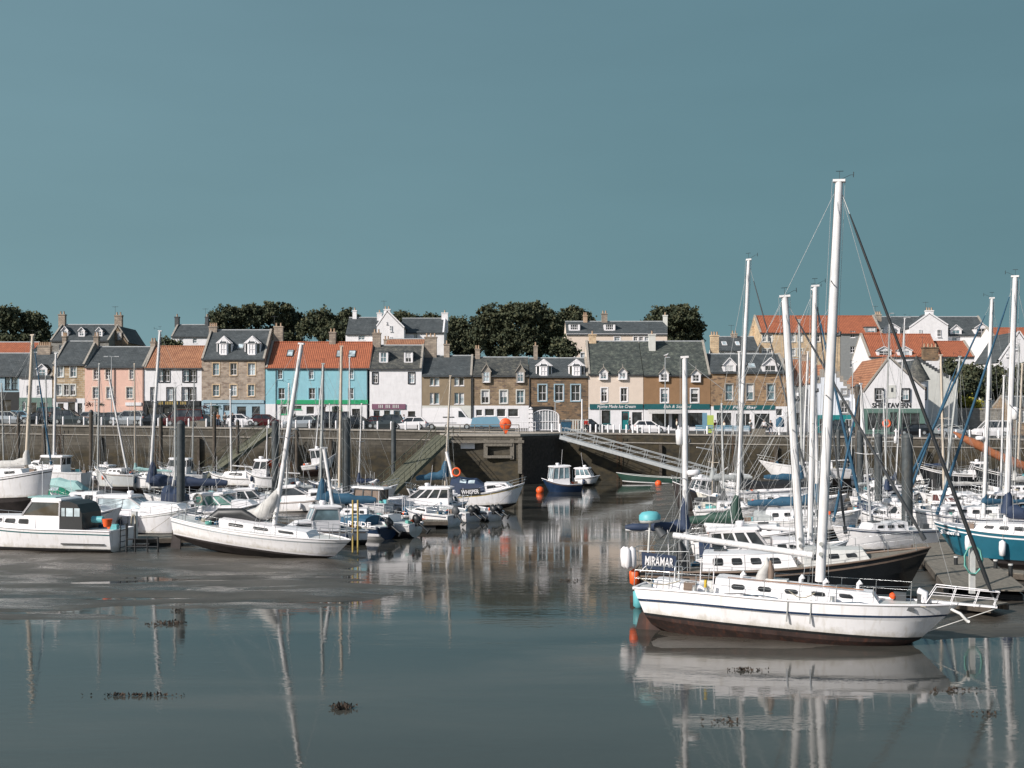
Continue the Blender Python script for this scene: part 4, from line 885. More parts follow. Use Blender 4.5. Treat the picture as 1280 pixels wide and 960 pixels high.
    def boom(s, end, h0=None, r=.06, cover=None, cr=.17, m='mast_white', bare=.0, start=None, high=True, hi_=3.8):
        # end=(photo x, photo row, distance) of the free end; start=photo row on the mast
        g = s.loc(*start) if start else s.mb.lerp(s.mt, .1); e = s.loc(*end)
        e.y = g.y+(e.y-g.y)*.3 if False else e.y
        mb = MB(); mb.tube([g, e], r, 8); o = mb.build('boom', m, s.root)
        if cover:
            n = 8; pts = []; rr = []
            for i in range(n+1):
                u = i/n*(1-bare); p = g.lerp(e, u); k = (1-.55*u)*(1+.12*math.sin(i*2.1)); p = p+V(0, 0, cr*k*.85)+V(0, .03*math.sin(i*1.7), 0)
                pts.append(p); rr.append(cr*k)
            q = MB(); q.tube(pts, rr, 9, sq=1.2)
            if high:                                  # the cover climbs the foot of the mast
                d = (s.mt-s.mb).normalized(); a = g+d*cr*.4; q.tube([a, a+d*cr*2.5+(e-g).normalized()*.05, a+d*cr*hi_], [cr*1.1, cr*.75, cr*.35], 8)
            q.build('sail_cover', cover, s.root)
            q = MB()
            for i in range(1, 6): p = pts[i]; q.tube([p+V(0, -rr[i]*1.05, -.0), p+V(0, -rr[i]*.3, -rr[i]*1.15), p+V(0, rr[i]*.3, -rr[i]*1.15)], .012, 3)
            q.build('ties', 'rope', o)
        return o
    def outboard(s, y=0, sc=1.0, tilt=0, m='black', t=0):
        x = s.X(t)-.18*sc; z = s.sheer(t)+.05; a = math.radians(tilt); R = Matrix.Rotation(a, 4, 'Y'); O = V(x, y, z)
        f = lambda *p: O+(R @ (Vector(p)*sc))
        mb = MB(); mb.tube([f(-.02, 0, .02), f(-.04, 0, .12), f(-.06, 0, .42), f(-.03, 0, .52)], [.12*sc, .19*sc, .18*sc, .08*sc], 8, sq=1.35); o = mb.build('outboard_motor', m, s.root)
        q = MB(); q.tube([f(0, 0, .05), f(-.03, 0, -.45), f(-.06, 0, -.75)], [.09*sc, .06*sc, .05*sc], 6); q.tube([f(.12, 0, -.75), f(-.25, 0, -.75)], .06*sc, 6); q.box(*[v for p in ((O.x-.02, O.x+.22), (y-.12, y+.12), (z-.2, z+.06)) for v in p]); q.build('leg', m, o)
        return o
    def fender(s, t, sd_=-1, m='white', l=.5, r=.11, dz=.35):
        x = s.X(t); y = sd_*(s.hb(t)+r*.9); z = s.sheer(t)-dz
        mb = MB(); mb.tube([(x, y, z+.02), (x, y, z-.06), (x, y, z-l*.5), (x, y, z-l+.05), (x, y, z-l)], [.03, r, r*1.08, r*.9, .03], 8); o = mb.build('fender', m, s.root)
        MB().tube([(x, y, z), (x, sd_*s.hb(t)*.97, s.sheer(t)+.1)], .01, 3).build('lanyard', 'rope', o)
    def lifering(s, p, m='orange', r=.32, axis='y'):
        mb = MB(); n = 14; pts = [V(p[0]+r*math.cos(2*math.pi*i/n), p[1], p[2]+r*math.sin(2*math.pi*i/n)) for i in range(n+1)]
        mb.tube(pts, .075, 6, caps=False); return mb.build('life_ring', m, s.root)
    def canopy(s, t0, t1, h, m='navy', wf=.85, z0=None, win=True):
        x0, x1 = s.X(t0), s.X(t1); zb = (s.sheer((t0+t1)/2) if z0 is None else z0); w_ = s.hb((t0+t1)/2)*wf; rings = []
        for i in range(5):
            u = i/4; x = x0+(x1-x0)*u; hh = h*(1-.35*max(0, u-.6)/.4)*(.93+.07*math.sin(u*9)); xx = x-(.35*(1-0) if i == 4 else 0)
            rings.append([V(xx if k in (2, 3, 4) else x, w_*math.cos(a)*(1 if k in (0, 6) else 1.0), zb+hh*(max(0, math.sin(a))**.6)) for k, a in enumerate(math.pi*j/6 for j in range(7))])
        mb = MB(); mb.loft(rings, False, True); c = mb.build('canopy', m, s.root)
        if win:
            for sd_ in (0, 1):
                a, b = (1, 2) if sd_ == 0 else (5, 4); o = V(0, .02 if sd_ == 0 else -.02, 0)
                for i in (1, 2):
                    p, q, r_, t_ = rings[i][a], rings[i+1][a], rings[i+1][b], rings[i][b]; c_ = (p+q+r_+t_)/4
                    MB().quad(*[c_+(v-c_)*.75+o for v in (p, q, r_, t_)]).build('window', 'glass_pale', c)
        return c
    def hatch(s, t, z, m='darkgrey', w_=.5): x = s.X(t); MB().box(x-w_/2, x+w_/2, -w_/2, w_/2, z, z+.07).build('hatch', m, s.root)
    def keel(s, t0=.35, t1=.6, d=1.3, m='antifoul_dark'):
        mb = MB(); x0, x1 = s.X(t0), s.X(t1); z = -s.draft*.6; mb.loft([[V(x0, -.1, z), V(x1, -.1, z), V(x1+.1, 0, z), V(x1, .1, z), V(x0, .1, z)], [V(x0+.15, -.06, z-d), V(x1-.25, -.06, z-d), V(x1-.2, 0, z-d), V(x1-.25, .06, z-d), V(x0+.15, .06, z-d)]]); mb.build('keel', m, s.root)
    def rudder(s, m='antifoul_dark', d=1.0):
        x = s.X(0); mb = MB(); mb.prism([(x+.1+s.tr*.4, -.04, .3), (x-.3, -.04, .1), (x-.35, -.04, -d), (x+.25, -.04, -d)], (0, .08, 0)); mb.build('rudder', m, s.root)
    def dressing(s):                                  # fenders along the side, rubbing strake, mooring line
        for i in range(RB.randint(1, 4) if not any(w_ in s.root['label'] for w_ in ('lettering', 'name board', 'reading')) else 0): s.fender(RB.uniform(.2, .75), RB.choice((-1, -1, 1)), RB.choice(['white', 'white', 'blue_cover', 'black', 'navy', 'orange' if RB.random() < .4 else 'white2']), .5, .12, .15)
        t = RB.uniform(.85, .95); q = MB(); y = -s.hb(t); q.tube([(s.X(t), y, s.sheer(t)), (s.X(t)-.5, y-.6, s.sheer(t)*.6), (s.X(t)-1.2, y-1.1, .3)], .014, 3); q.build('mooring_rope', 'rope', s.root)
        for sd_ in (1, -1):
            q = MB(); n = 7
            for i in range(n):
                a, c = .03+.9*i/n, .03+.9*(i+1)/n; q.bar((s.X(a), sd_*(s.hb(a)*.99+.015), s.sheer(a)-.1), (s.X(c), sd_*(s.hb(c)*.99+.015), s.sheer(c)-.1), .05)
            q.build('rubbing_strake', RB.choice(['black', 'darkgrey', 'cabinwood', 'navy', 'white2']), s.root)
    def clutter(s, t0=.02, t1=.3, n=5):
        for i in range(n):
            t = RB.uniform(t0, t1); x = s.X(t); y = RB.uniform(-.6, .6)*s.hb(t); z = s.sheer(t); k = RB.choice('bcrf')
            if k == 'b': MB().box(x-.2, x+.2, y-.15, y+.15, z-.02, z+.28).build('locker', RB.choice(['white2', 'darkgrey', 'cabinwood', 'turquoise']), s.root)
            elif k == 'c': MB().tube([(x+.16*math.cos(a*.9), y+.16*math.sin(a*.9), z+.02+a*.006) for a in range(24)], .03, 4).build('coiled_rope', RB.choice(['rope', 'rope_green', 'blue_cover']), s.root)
            elif k == 'r': MB().tube([(x, y, z), (x, y, z+RB.uniform(.6, 1.8))], .018, 4).build('aerial', 'white', s.root)
            else: MB().tube([(x, y-.2, z+.1), (x, y-.1, z+.16), (x, y+.2, z+.12)], [.05, .12, .09], 7).build('fender', RB.choice(['white', 'orange', 'blue_cover']), s.root)
def zd(D): return HY+H*F/D                             # photo row of the water level at a distance

def settle(st, bw, fb, k):                            # boats lying on the drying bank show their dark bottoms
    px, D = (st[0]+bw[0])/2, st[2]
    if (px < 500 and D > 66 or px > 900 and D > 66) and k.get('tops', 'hull_white') != 'carblack':
        up = .32*F/D; st = (st[0], st[1]-up, D); bw = (bw[0], bw[1]-up, bw[2]); k['sb'] = k.get('sb', fb*1.3)-.34; fb = fb-.36; k['draft'] = max(.75, k.get('draft', .5))
    else: fb = fb-.1
    if D > 66: fb *= .9
    return st, bw, fb, k
def sail(label, st, bw, B, fb, base, top, cov=None, bend=None, name='sailing_yacht', cab=(.3, .68, .38), nw=3, r=(.09, .06), mm='mast_white', boomstart=None, spr=(.55,), fs=None, fsr=.07, wr=.012, radar=False, reflector=False, cr=.17, clut=4, hood=None, cabm='white', lines=True, vane=True, bs=True, **k):
    st, bw, fb, k = settle(st, bw, fb, k); b = Boat(name, label, 'sailing boat', st, bw, B, fb, **k)
    zt = b.cabin(*cab[:2], cab[2], m=cabm, nw=nw); b.hatch((cab[0]+cab[1])/2+.08, zt-.02)
    b.keel(); b.rudder()
    b.mast(base, top, *r, m=mm, spr=spr, fs=fs, fsr=fsr, wr=wr, radar=radar, reflector=reflector, vane=vane, bs=bs)
    if bend: b.boom(bend, cover=cov, cr=cr, start=boomstart)
    b.rails(.84, 1.0, .55, n=2)
    b.rails(.0, .1, .55, n=2, name='pushpit', close=False)
    if lines: b.lifelines(.1, .84, .55, 5)
    if hood: b.canopy(cab[0]-.1, cab[0]+.06, .65, hood, wf=.7, win=False)
    b.clutter(.03, .3, clut); b.clutter(.35, .9, 3); b.dressing()
    return b
def motor(label, st, bw, B, fb, wh=None, cab=None, can=None, ob=0, obt=0, name='motor_cruiser', glass='glass', rail=(.45, 1.0), clut=4, cat='motor boat', wk={}, aerial=True, obm='black', **k):
    if st[2] > 66 and wh and 'basin' not in label and 'high on mud' not in label: B *= .85; wh = (wh[0], wh[1], wh[2]*.85, wh[3]*.82)
    if can: can = (can[0], can[1], can[2]*.85, can[3])
    k.setdefault('full', .6); k.setdefault('draft', .4); k.setdefault('tr', .05)
    st, bw, fb, k = settle(st, bw, fb, k); b = Boat(name, label, cat, st, bw, B, fb, **k)
    if cab: b.cabin(cab[0], cab[1], cab[2], wf=.72, nw=cab[3] if len(cab) > 3 else 2, name='cabin', slant=.5, wh=.35)
    z = 0
    if wh: z = b.wheelhouse(wh[0], wh[1], wh[2], wh[3], glass=glass, **wk)
    if can: b.canopy(can[0], can[1], can[2], can[3])
    if rail: b.rails(rail[0], rail[1], .5, n=3)
    for i in range(ob): b.outboard(y=(i-(ob-1)/2)*.6, tilt=obt, m=obm, sc=1.1)
    if aerial and wh:
        x = b.X((wh[0]+wh[1])/2); MB().tube([(x-.3, .2, z-.05), (x-.5, .2, z+1.6)], .013, 4).build('aerial', 'white', b.root)
        MB().tube([(x, -.1, z-.02), (x, -.1, z+.1), (x, -.1, z+.22), (x, -.1, z+.25)], [.1, .2, .2, .1], 8).build('radar_dome', 'white', b.root)
    b.clutter(.03, .25, clut); b.dressing()
    return b

# ---- right: the near yacht with a bowsprit
b = Boat('sailing_yacht', 'large white sailing yacht aground in the right foreground with long bowsprit', 'sailing boat', (798, 764, 42), (1196, 804, 38.6), 3.0, 1.0, 1.24, .9, draft=1.05, anti='antifoul_red', boot='black', stripe='navy_gloss', sdz=.34, rake=2.1, tr=.9, tw=.62, roll=-2, full=.7, deck='white2', sheerw=.06)
zt = b.cabin(.26, .77, .42, wf=.62, nw=5, wh=.34); b.hatch(.66, zt-.03); b.hatch(.45, zt-.0, 'white2', .7)
b.cabin(.06, .24, .26, wf=.8, nw=0, name='cockpit_coaming', m='white')
b.keel(.12, .72, .35, 'antifoul_red')
x = b.X(0); MB().prism([(x+.25, -.06, .1), (x+.05, -.06, -.1), (x-.15, -.06, -1.15), (x+.75, -.06, -1.15), (x+.9, -.06, -.3)], (0, .12, 0)).build('rudder', 'antifoul_red', b.root)
b.mast((1025, 727, 40), (1049, 227), .165, .125, spr=(.46, .74), fs=None, wr=.009, reflector=.0001 and False, sprw=.3, fs_t=1.0)
b.boom((842, 669, 42.2), start=(1016, 694, 40), r=.11)
x = b.X(1.0); z = b.sheer(1.0)
MB().loft([[V(x-1.2, -.18, z), V(x-1.2, .18, z), V(x-1.2, .18, z+.07), V(x-1.2, -.18, z+.07)], [V(x+1.15, -.09, z+.0), V(x+1.15, .09, z+.0), V(x+1.15, .09, z+.06), V(x+1.15, -.09, z+.06)]]).build('bowsprit', 'white', b.root)
tip = V(x+1.12, 0, z+.08); e = b.mt.lerp(b.mb, .01)
q = MB(); q.tube([tip.lerp(e, u) for u in (0.02, .06, .3, .6, .88, .93)], [.03, .07, .062, .048, .036, .02], 8); q.build('furled_sail', 'black', b.root)
q = MB(); q.tube([tip, e], .014, 4); q.tube([tip-V(0, 0, .1), (x-1.25, 0, .12)], .014, 4); q.build('bobstay', 'white2', b.root)
q = MB()
for sd_ in (1, -1):
    q.tube([(x-1.0, .5*sd_, z), (x-.7, .42*sd_, z+.55), (x+1.2, .16*sd_, z+.52), (x+1.05, .16*sd_, z+.08)], .017, 6); q.tube([(x-.85, .46*sd_, z+.28), (x+1.15, .18*sd_, z+.28)], .011, 5)
    for u in (-.1, .6): q.tube([(x+u-.15, .35*sd_-.1*u*sd_, z), (x+u, .35*sd_-.12*u*sd_, z+.52)], .014, 5)
q.tube([(x+1.2, .16, z+.52), (x+1.2, -.16, z+.52)], .017, 6); q.build('pulpit', 'white', b.root)
b.lifelines(.1, .86, .6, 7); b.rails(.0, .12, .62, n=2, name='pushpit', r=.016)
q = MB(); q.tube([(x-.25, -.1, z-.15), (x+.05, -.28, z-.25), (x+.3, -.22, z-.5)], .05, 6); q.tube([(x+.3, -.5, z-.45), (x+.3, .1, z-.55)], .05, 6); q.build('anchor', 'white2', b.root)
for t in (.2, .24, .63): q = MB(); xx = b.X(t); q.tube([(xx, -b.hb(t)*.7, b.sheer(t)), (xx, -b.hb(t)*.7, b.sheer(t)+.14), (xx, -b.hb(t)*.7, b.sheer(t)+.2)], [.1, .08, .09], 9); q.build('winch', 'steel', b.root)
for t in (.50, .57): xx = b.X(t); MB().box(xx-.02, xx+.02, -b.hb(t)-.02, -b.hb(t)+.03, .35, 1.1).build('chainplate', 'steel', b.root)
xx = b.X(.40); q = MB(); q.tube([(xx, -.1, zt), (xx+.08, -.15, zt+.2), (xx+.2, -.1, zt+.5), (xx+.15, -.1, zt+.72)], [.2, .22, .17, .06], 9); o = q.build('sail_bag', 'canvas', b.root)
for v in o.data.vertices: v.co += noise.noise_vector(v.co*4)*.08
xx = b.X(.46); q = MB(); q.tube([(xx-.3, -.25, zt), (xx-.28, -.28, zt+.3), (xx-.34, -.26, zt+.68)], [.08, .12, .04], 7); q.build('folded_cover', 'cabinwood', b.root)
xx = b.X(.13); zz = b.sheer(.13)
q = MB(); q.tube([(xx, 0, zz-.1), (xx, 0, zz+.5)], .05, 6); n = 16; q.tube([(xx-.08, .38*math.cos(2*math.pi*i/n), zz+.55+.38*math.sin(2*math.pi*i/n)) for i in range(n+1)], .02, 5); q.build('steering_wheel', 'steel', b.root)
q = MB(); q.box(b.X(.86)-.12, b.X(.86)+.12, -b.hb(.86)-.01, -b.hb(.86)+.02, 1.0, 1.1); q.build('hawse_pipe', 'darkgrey', b.root)
q = MB(); q.tube([(b.X(.9), -.2, z), (b.X(.9), -.25, z+.3), (b.X(.88), -.2, z+.35)], .12, 6); q.build('fender', 'white', b.root)
b.clutter(.05, .28, 9); b.clutter(.78, .9, 3)
for t, y_ in ((.34, -.3), (.52, .3), (.6, -.35), (.7, .1)): q = MB(); xx = b.X(t); q.tube([(xx, y_, zt-.05), (xx, y_, zt+.12), (xx+.1, y_, zt+.2)], [.06, .06, .1], 7); q.build('ventilator', 'white', b.root)
q = MB(); q.tube([(b.X(.3), -.62, zt+.03), (b.X(.72), -.5, zt+.0)], .02, 5); q.build('grab_rail', 'varnish', b.root)
for t in (.30, .36, .66, .8): q = MB(); xx = b.X(t); q.tube([(xx, -b.hb(t)*.8, b.sheer(t)+.02), (xx+.5, -b.hb(t)*.6, b.sheer(t)+.05), (xx+1.1, -b.hb(t)*.75, b.sheer(t)+.03)], .016, 4); q.build('sheet_rope', RB.choice(['rope', 'blue_cover', 'black']), b.root)
q = MB(); n = 12; xx = b.X(.24); q.tube([(xx, -b.hb(.24)*.9-.06, b.sheer(.24)+.45), (xx, -b.hb(.24)*.9-.06, b.sheer(.24)+.2)], .05, 6); q.build('horseshoe_buoy', 'yellow', b.root)
for t0_, t1_ in ((.02, .16), (.5, .58)):
    q = MB(); q.tube([(b.X(t0_+(t1_-t0_)*i/6), -b.hb(.3)*.95, b.sheer(.3)+.35-.2*math.sin(math.pi*i/6)) for i in range(7)], .018, 4); q.build('mooring_rope', 'rope', b.root)

# ---- the dark ketch behind it
b = Boat('ketch', 'dark hulled ketch with wood trim and blue mizzen cover behind the near white yacht', 'sailing boat', (797, 748, 48), (1166, 742, 45.5), 3.3, 1.15, 1.75, 1.2, draft=1.2, tops='carblack', anti='antifoul_dark', boot='teal_dark', stripe='cabinwood', rake=1.7, tr=.5, tw=.6, full=.7, deck='timber', rail='cabinwood', sheerw=.06)
zt = b.cabin(.24, .56, .62, wf=.66, nw=4, wh=.42, m='white'); b.cabin(.58, .8, .45, wf=.6, nw=3, wh=.35, m='white2'); b.hatch(.3, zt)
b.mast((857, 722, 47.6), (856, 447), .12, .1, spr=(.45,), wr=.010, fs=None, vane=False, bs=False, radar=.46, reflector=.64)
b.boom((782, 662, 48), start=(857, 664, 47.6), r=.07, cover='navy', cr=.22, hi_=8)
b.mast((1002, 705, 46.5), (981, 371), .16, .13, spr=(.5,), wr=.010, fs='darkgrey', fsr=.06, m='mast_white')
x = b.X(0)
q = MB(); q.tube([(x+.55, -.9, 1.2), (x+.75, -.9, 3.1)], .045, 6); q.tube([(x+.75, -.9, 3.05), (x+.75, -.9, 3.1), (x+.75, -.9, 3.2)], [.1, .4, .42], 12, m=0); p_ = q.build('radar_pole', 'white2', b.root)
q = MB(); q.tube([(x+.75, -.9, 3.2), (x+.75, -.9, 3.38), (x+.75, -.9, 3.5), (x+.75, -.9, 3.54)], [.43, .42, .3, .05], 14); q.build('dome_cover', 'turquoise', p_)
MB().tube([(x+1.0, -.9, 2.9), (x+1.25, -.95, 2.55)], [.12, .2], 8).build('wind_generator', 'darkgrey', p_)
b.rails(.0, .2, .8, n=3, name='pushpit', close=False, r=.018); b.lifelines(.2, .95, .65, 8)
y = -b.hb(.08)-.02
def dodger(t0, t1, z0, z1, m, s_=None):
    a, c = b.X(t0), b.X(t1); sl = -.18; q = MB(); q.loft([[V(a, y, z0), V(c, y-.12, z0+sl), V(c, y-.12, z1+sl), V(a, y, z1)], [V(a, y+.03, z0), V(c, y-.09, z0+sl), V(c, y-.09, z1+sl), V(a, y+.03, z1)]])
    o = q.build('weather_cloth', m, b.root)
    if s_: 
        tx = text(s_, (c-a)*.82, 'white', b.root, ((a+c)/2, y-.09, (z0+z1)/2+sl/2), height=.36); tx.rotation_euler = (math.pi/2, .11, -.07); tx.name = 'name_lettering'
dodger(.035, .155, 1.35, 1.98, 'navy', 'MIRAMAR')
q = MB(); q.tube([(b.X(.17), y+.3, 1.2), (b.X(.175), y+.3, 1.9), (b.X(.165), y+.3, 2.3)], [.3, .22, .1], 8); q.build('folded_cover', 'black', b.root)
for i, (dx, dy) in enumerate(((-.02, -.3), (-.2, -.42), (-.34, -.2))):
    q = MB(); xx = x+.05+dx; yy = -.9+dy; q.tube([(xx, yy, 2.2), (xx, yy, 2.1), (xx, yy, 1.8), (xx, yy, 1.45), (xx, yy, 1.35)], [.03, .14, .17, .15, .04], 9); q.build('fender', 'white', b.root)
q = MB(); q.tube([(x+.05, -1.0, 1.3), (x+.05, -1.0, 1.2), (x+.05, -1.0, .75), (x+.05, -1.0, .65)], [.05, .2, .2, .06], 10); q.build('buoy', 'orange', b.root)
q = MB(); q.tube([(x+.2, -1.3, .55), (x+.2, -1.3, .45), (x+.2, -1.3, -.1), (x+.2, -1.3, -.2)], [.05, .2, .22, .1], 10); q.build('buoy', 'turquoise', b.root)
b.rudder('antifoul_red', 1.2); b.keel(.2, .7, .6); b.clutter(.05, .22, 6)
q = MB(); q.tube([(x+.3, -1.2, 1.2), (x+.9, -1.25, 1.75), (x+1.5, -1.2, 1.2)], .02, 4); q.build('rail', 'white', b.root)

# ---- more boats of the right-hand moorings, near to far: sail(label, stern, bow, beam, freeboard, mast foot, mast top, ...)
b = motor('white motor sailer with large black cabin windows behind the dark ketch', (872, 727, 54), (1062, 722, 53), 3.0, 1.25, wh=(.1, .5, .45, .75), cab=(.5, .82, .5, 3), name='motor_sailer', cat='sailing boat', sb=1.6, rail=(.2, 1.0), wk=dict(nside=4, slf=.7), stripe='navy_gloss', clut=6)
b.mast((1012, 700, 53.5), (1019, 358), .13, .11, spr=(.5,), wr=.011, m='mast_white', fs='darkgrey', fsr=.05); b.boom((880, 656, 54.5), start=(1012, 663, 53.5), r=.1)
b.canopy(.02, .12, .8, 'navy', z0=1.2, win=False)
sail('white yacht with dark green mainsail cover and slim white mast', (868, 695, 62), (1030, 690, 60), 2.8, 1.1, (920, 668, 61), (936, 325), 'green_dark', (860, 654, 62), r=(.10, .085), cr=.32, boomstart=(920, 652, 61), fs='darkgrey', fsr=.05, cab=(.25, .7, .5), nw=5, clut=6)
sail('white yacht under grey and teal covers left of the steel piles', (930, 672, 72), (1080, 668, 70), 2.8, 1.15, (1022, 655, 71), (1017, 362), 'blue_cover', (935, 632, 72), r=(.11, .09), cr=.3, boomstart=(1022, 630, 71), cab=(.2, .7, .5), hood='canvas_grey', nw=4, clut=6, reflector=.5, fs='blue_cover', fsr=.09)
sail('white yacht with long black boom cover on the right moorings', (905, 650, 85), (1060, 645, 84), 3.0, 1.2, (927, 615, 85), (924, 440), 'black', (1035, 607, 85), r=(.09, .08), cr=.3, boomstart=(925, 611, 85), cab=(.3, .75, .5), nw=4, clut=5)
b = sail('white ketch rigged yacht with teal sail cover far out on right moorings', (910, 632, 100), (1040, 628, 100), 3.0, 1.3, (1003, 612, 100), (999, 400), 'blue_cover', (955, 598, 100), r=(.11, .09), cr=.3, boomstart=(1001, 600, 100), mm='mast_grey', clut=5, reflector=.55)
sail('white yacht pointing left below the quay with tall steel bow rail', (1060, 603, 118), (948, 600, 118), 3.0, 1.5, (1003, 590, 118), (1010, 440), None, (1060, 575, 118), r=(.10, .08), cab=(.2, .6, .55), clut=4, rake=2.2, boomstart=(1003, 578, 118))
b = motor('red and white fishing boat with derrick below the long steel gangway', (905, 640, 96), (838, 634, 94), 2.8, 1.4, wh=(.35, .62, .6, .9), name='fishing_boat', cat='fishing boat', tops='antifoul_dark', anti='antifoul_red', rail=(.5, 1.0), sb=2.0, clut=8, glass='glass', ob=0)
q = MB(); xx = b.X(.3); q.tube([(xx, 0, 1.4), (xx, 0, 5.2)], .06, 6); q.tube([(xx, 0, 4.8), (xx+1.6, 0, 4.9)], .05, 5); q.tube([(xx, 0, 2.4), (xx-1.4, .1, 3.6)], .045, 5); q.build('derrick', 'mast_white', b.root); b.lifering((b.X(.2), -1.3, 1.9), 'orange', .3)
sail('weathered yacht with tan mast and varnished boom beside the fishing boat', (935, 645, 90), (868, 640, 89), 2.6, 1.2, (890, 625, 90), (892, 540), 'canvas_grey', (940, 598, 90), r=(.06, .05), mm='mast_tan', tops='hull_cream', clut=8, boomstart=(890, 600, 90), cr=.22)
# right-hand side
b = Boat('sailing_yacht', 'teal hulled yacht with two white fenders moored at the right edge', 'sailing boat', (1345, 704, 57), (1166, 692, 60), 3.0, 1.3, 1.6, 1.2, draft=.8, tops='teal_hull', anti='antifoul_dark', boot='black', stripe='white', rake=1.6, tw=.6, deck='white')
b.cabin(.3, .7, .42, nw=3); b.fender(.72, 1, l=.75, r=.15, dz=.25); b.fender(.48, 1, l=.75, r=.15, dz=.3); b.fender(.72, -1, l=.75, r=.15, dz=.25)
b.lifelines(.1, .84, .6, 6); b.rails(.84, 1, .6, n=2); b.keel(); b.rudder(); b.clutter(.1, .8, 8)
b.mast((1257, 668, 58.5), (1269, 346), .14, .115, spr=(.5,), wr=.011, fs='blue_cover', fsr=.07, reflector=.47); b.boom((1340, 655, 57.2), start=(1258, 645, 58.5), cover='navy', cr=.3, r=.07)
def hull_text(b, s_, t, z, w_, h, m='white', side=-1, out=.03):
    x = b.X(t); y = side*(b.hb(t)+out); e = .02
    ang = math.atan2(side*(b.hb(t+e)-b.hb(t-e)), 2*e*b.L)
    o = text(s_, w_, m, b.root, (x, y, z), height=h)
    o.rotation_euler = (math.pi/2, 0, (0 if side < 0 else math.pi)+ang*(1 if side < 0 else 1)); o.name = 'name_lettering'; return o
hull_text(b, 'Sheena', .86, 1.18, 1.1, .2, side=1, out=.06)
sail('white yacht with slim grey mast directly behind the teal yacht', (1290, 672, 70), (1120, 668, 72), 2.9, 1.3, (1229, 655, 70), (1240, 373), 'blue_cover', (1290, 628, 70), r=(.115, .09), cab=(.25, .7, .5), nw=4, boomstart=(1230, 630, 70), clut=8, fs='blue_cover', fsr=.08, radar=.37)
b = motor('white cruiser with brown tinted windows among the right moorings', (1150, 650, 84), (1235, 655, 81), 2.9, 1.35, wh=(.25, .68, .35, .6), cab=(.6, .9, .5), glass='maroon', wk=dict(slf=.9, nside=3), clut=7)
sail('white yacht bow on to the pontoon with crossed steel rails', (1225, 660, 78), (1130, 664, 77), 2.8, 1.25, (1178, 640, 78), (1200, 446), None, (1228, 618, 78), r=(.08, .06), boomstart=(1180, 622, 78), fs='blue_cover', fsr=.08, clut=6, mm='mast_grey')
sail('cream masted yacht with furled tan sail in front of the tavern', (1240, 640, 95), (1150, 642, 95), 2.8, 1.3, (1180, 620, 95), (1176, 444), 'canvas', (1235, 605, 95), r=(.10, .09), mm='mast_tan', boomstart=(1181, 607, 95), clut=6)
sail('white yacht with thin grey mast rising beside the tavern lettering', (1070, 640, 95), (1150, 640, 96), 2.8, 1.3, (1106, 622, 95), (1112, 397), 'canvas_grey', (1072, 606, 95), r=(.06, .05), mm='mast_grey', boomstart=(1106, 606, 95), clut=6)
sail('white yacht with bare thin mast standing between the steel piles', (1070, 628, 106), (1160, 630, 106), 2.8, 1.3, (1119, 615, 106), (1131, 398), 'navy', (1082, 600, 106), r=(.06, .05), boomstart=(1119, 600, 106), clut=6, reflector=.3)
b = motor('black hulled fishing boat with white registration letters on right', (1240, 612, 125), (1148, 612, 126), 3.4, 1.9, wh=(.1, .3, .6, .8), name='fishing_boat', cat='fishing boat', tops='carblack', sb=2.5, ss=1.9, rail=(.3, 1.0), stripe='white', clut=8)
hull_text(b, 'FR.8', .2, 1.35, 1.6, .5, side=1, out=.05)
b = Boat('sailing_barge', 'dark working boat with rust orange sail furled on its long boom', 'sailing boat', (1330, 622, 118), (1215, 610, 122), 3.6, 1.7, 2.2, tops='carblack', stripe='white2', deck='timber'); b.mast((1272, 590, 120), (1278, 455), .1, .08, spr=(), wr=.012, m='mast_tan', vane=False)
q = MB(); pts = [b.loc(px, py, 119) for px, py in ((1192, 540), (1205, 548), (1222, 556), (1240, 566), (1262, 576), (1290, 586))]; q.tube(pts, [.08, .3, .42, .36, .45, .3], 9, sq=1.1); q.build('sail_cover', 'orange_cloth', b.root); b.clutter(.2, .8, 6)
sail('white yacht under a white boom tent at the far right moorings', (1310, 650, 82), (1215, 648, 82), 2.8, 1.35, (1250, 640, 82), (1255, 470), 'canvas', (1305, 622, 82), r=(.07, .06), boomstart=(1250, 620, 82), clut=6)
b = motor('small white cruiser with square windows beside the wooden walkway', (1148, 668, 74), (1068, 664, 75), 2.5, 1.1, wh=(.2, .55, .4, .6), cab=(.5, .8, .4), clut=6, wk=dict(slf=.6))
sail('low white yacht with brown hatch between ketch bow and steel piles', (1160, 682, 66), (1040, 688, 64), 2.7, 1.1, (1090, 675, 65), (1076, 480), None, (1140, 660, 66), r=(.06, .05), boomstart=(1090, 660, 65), clut=6, fs='blue_cover', fsr=.07)

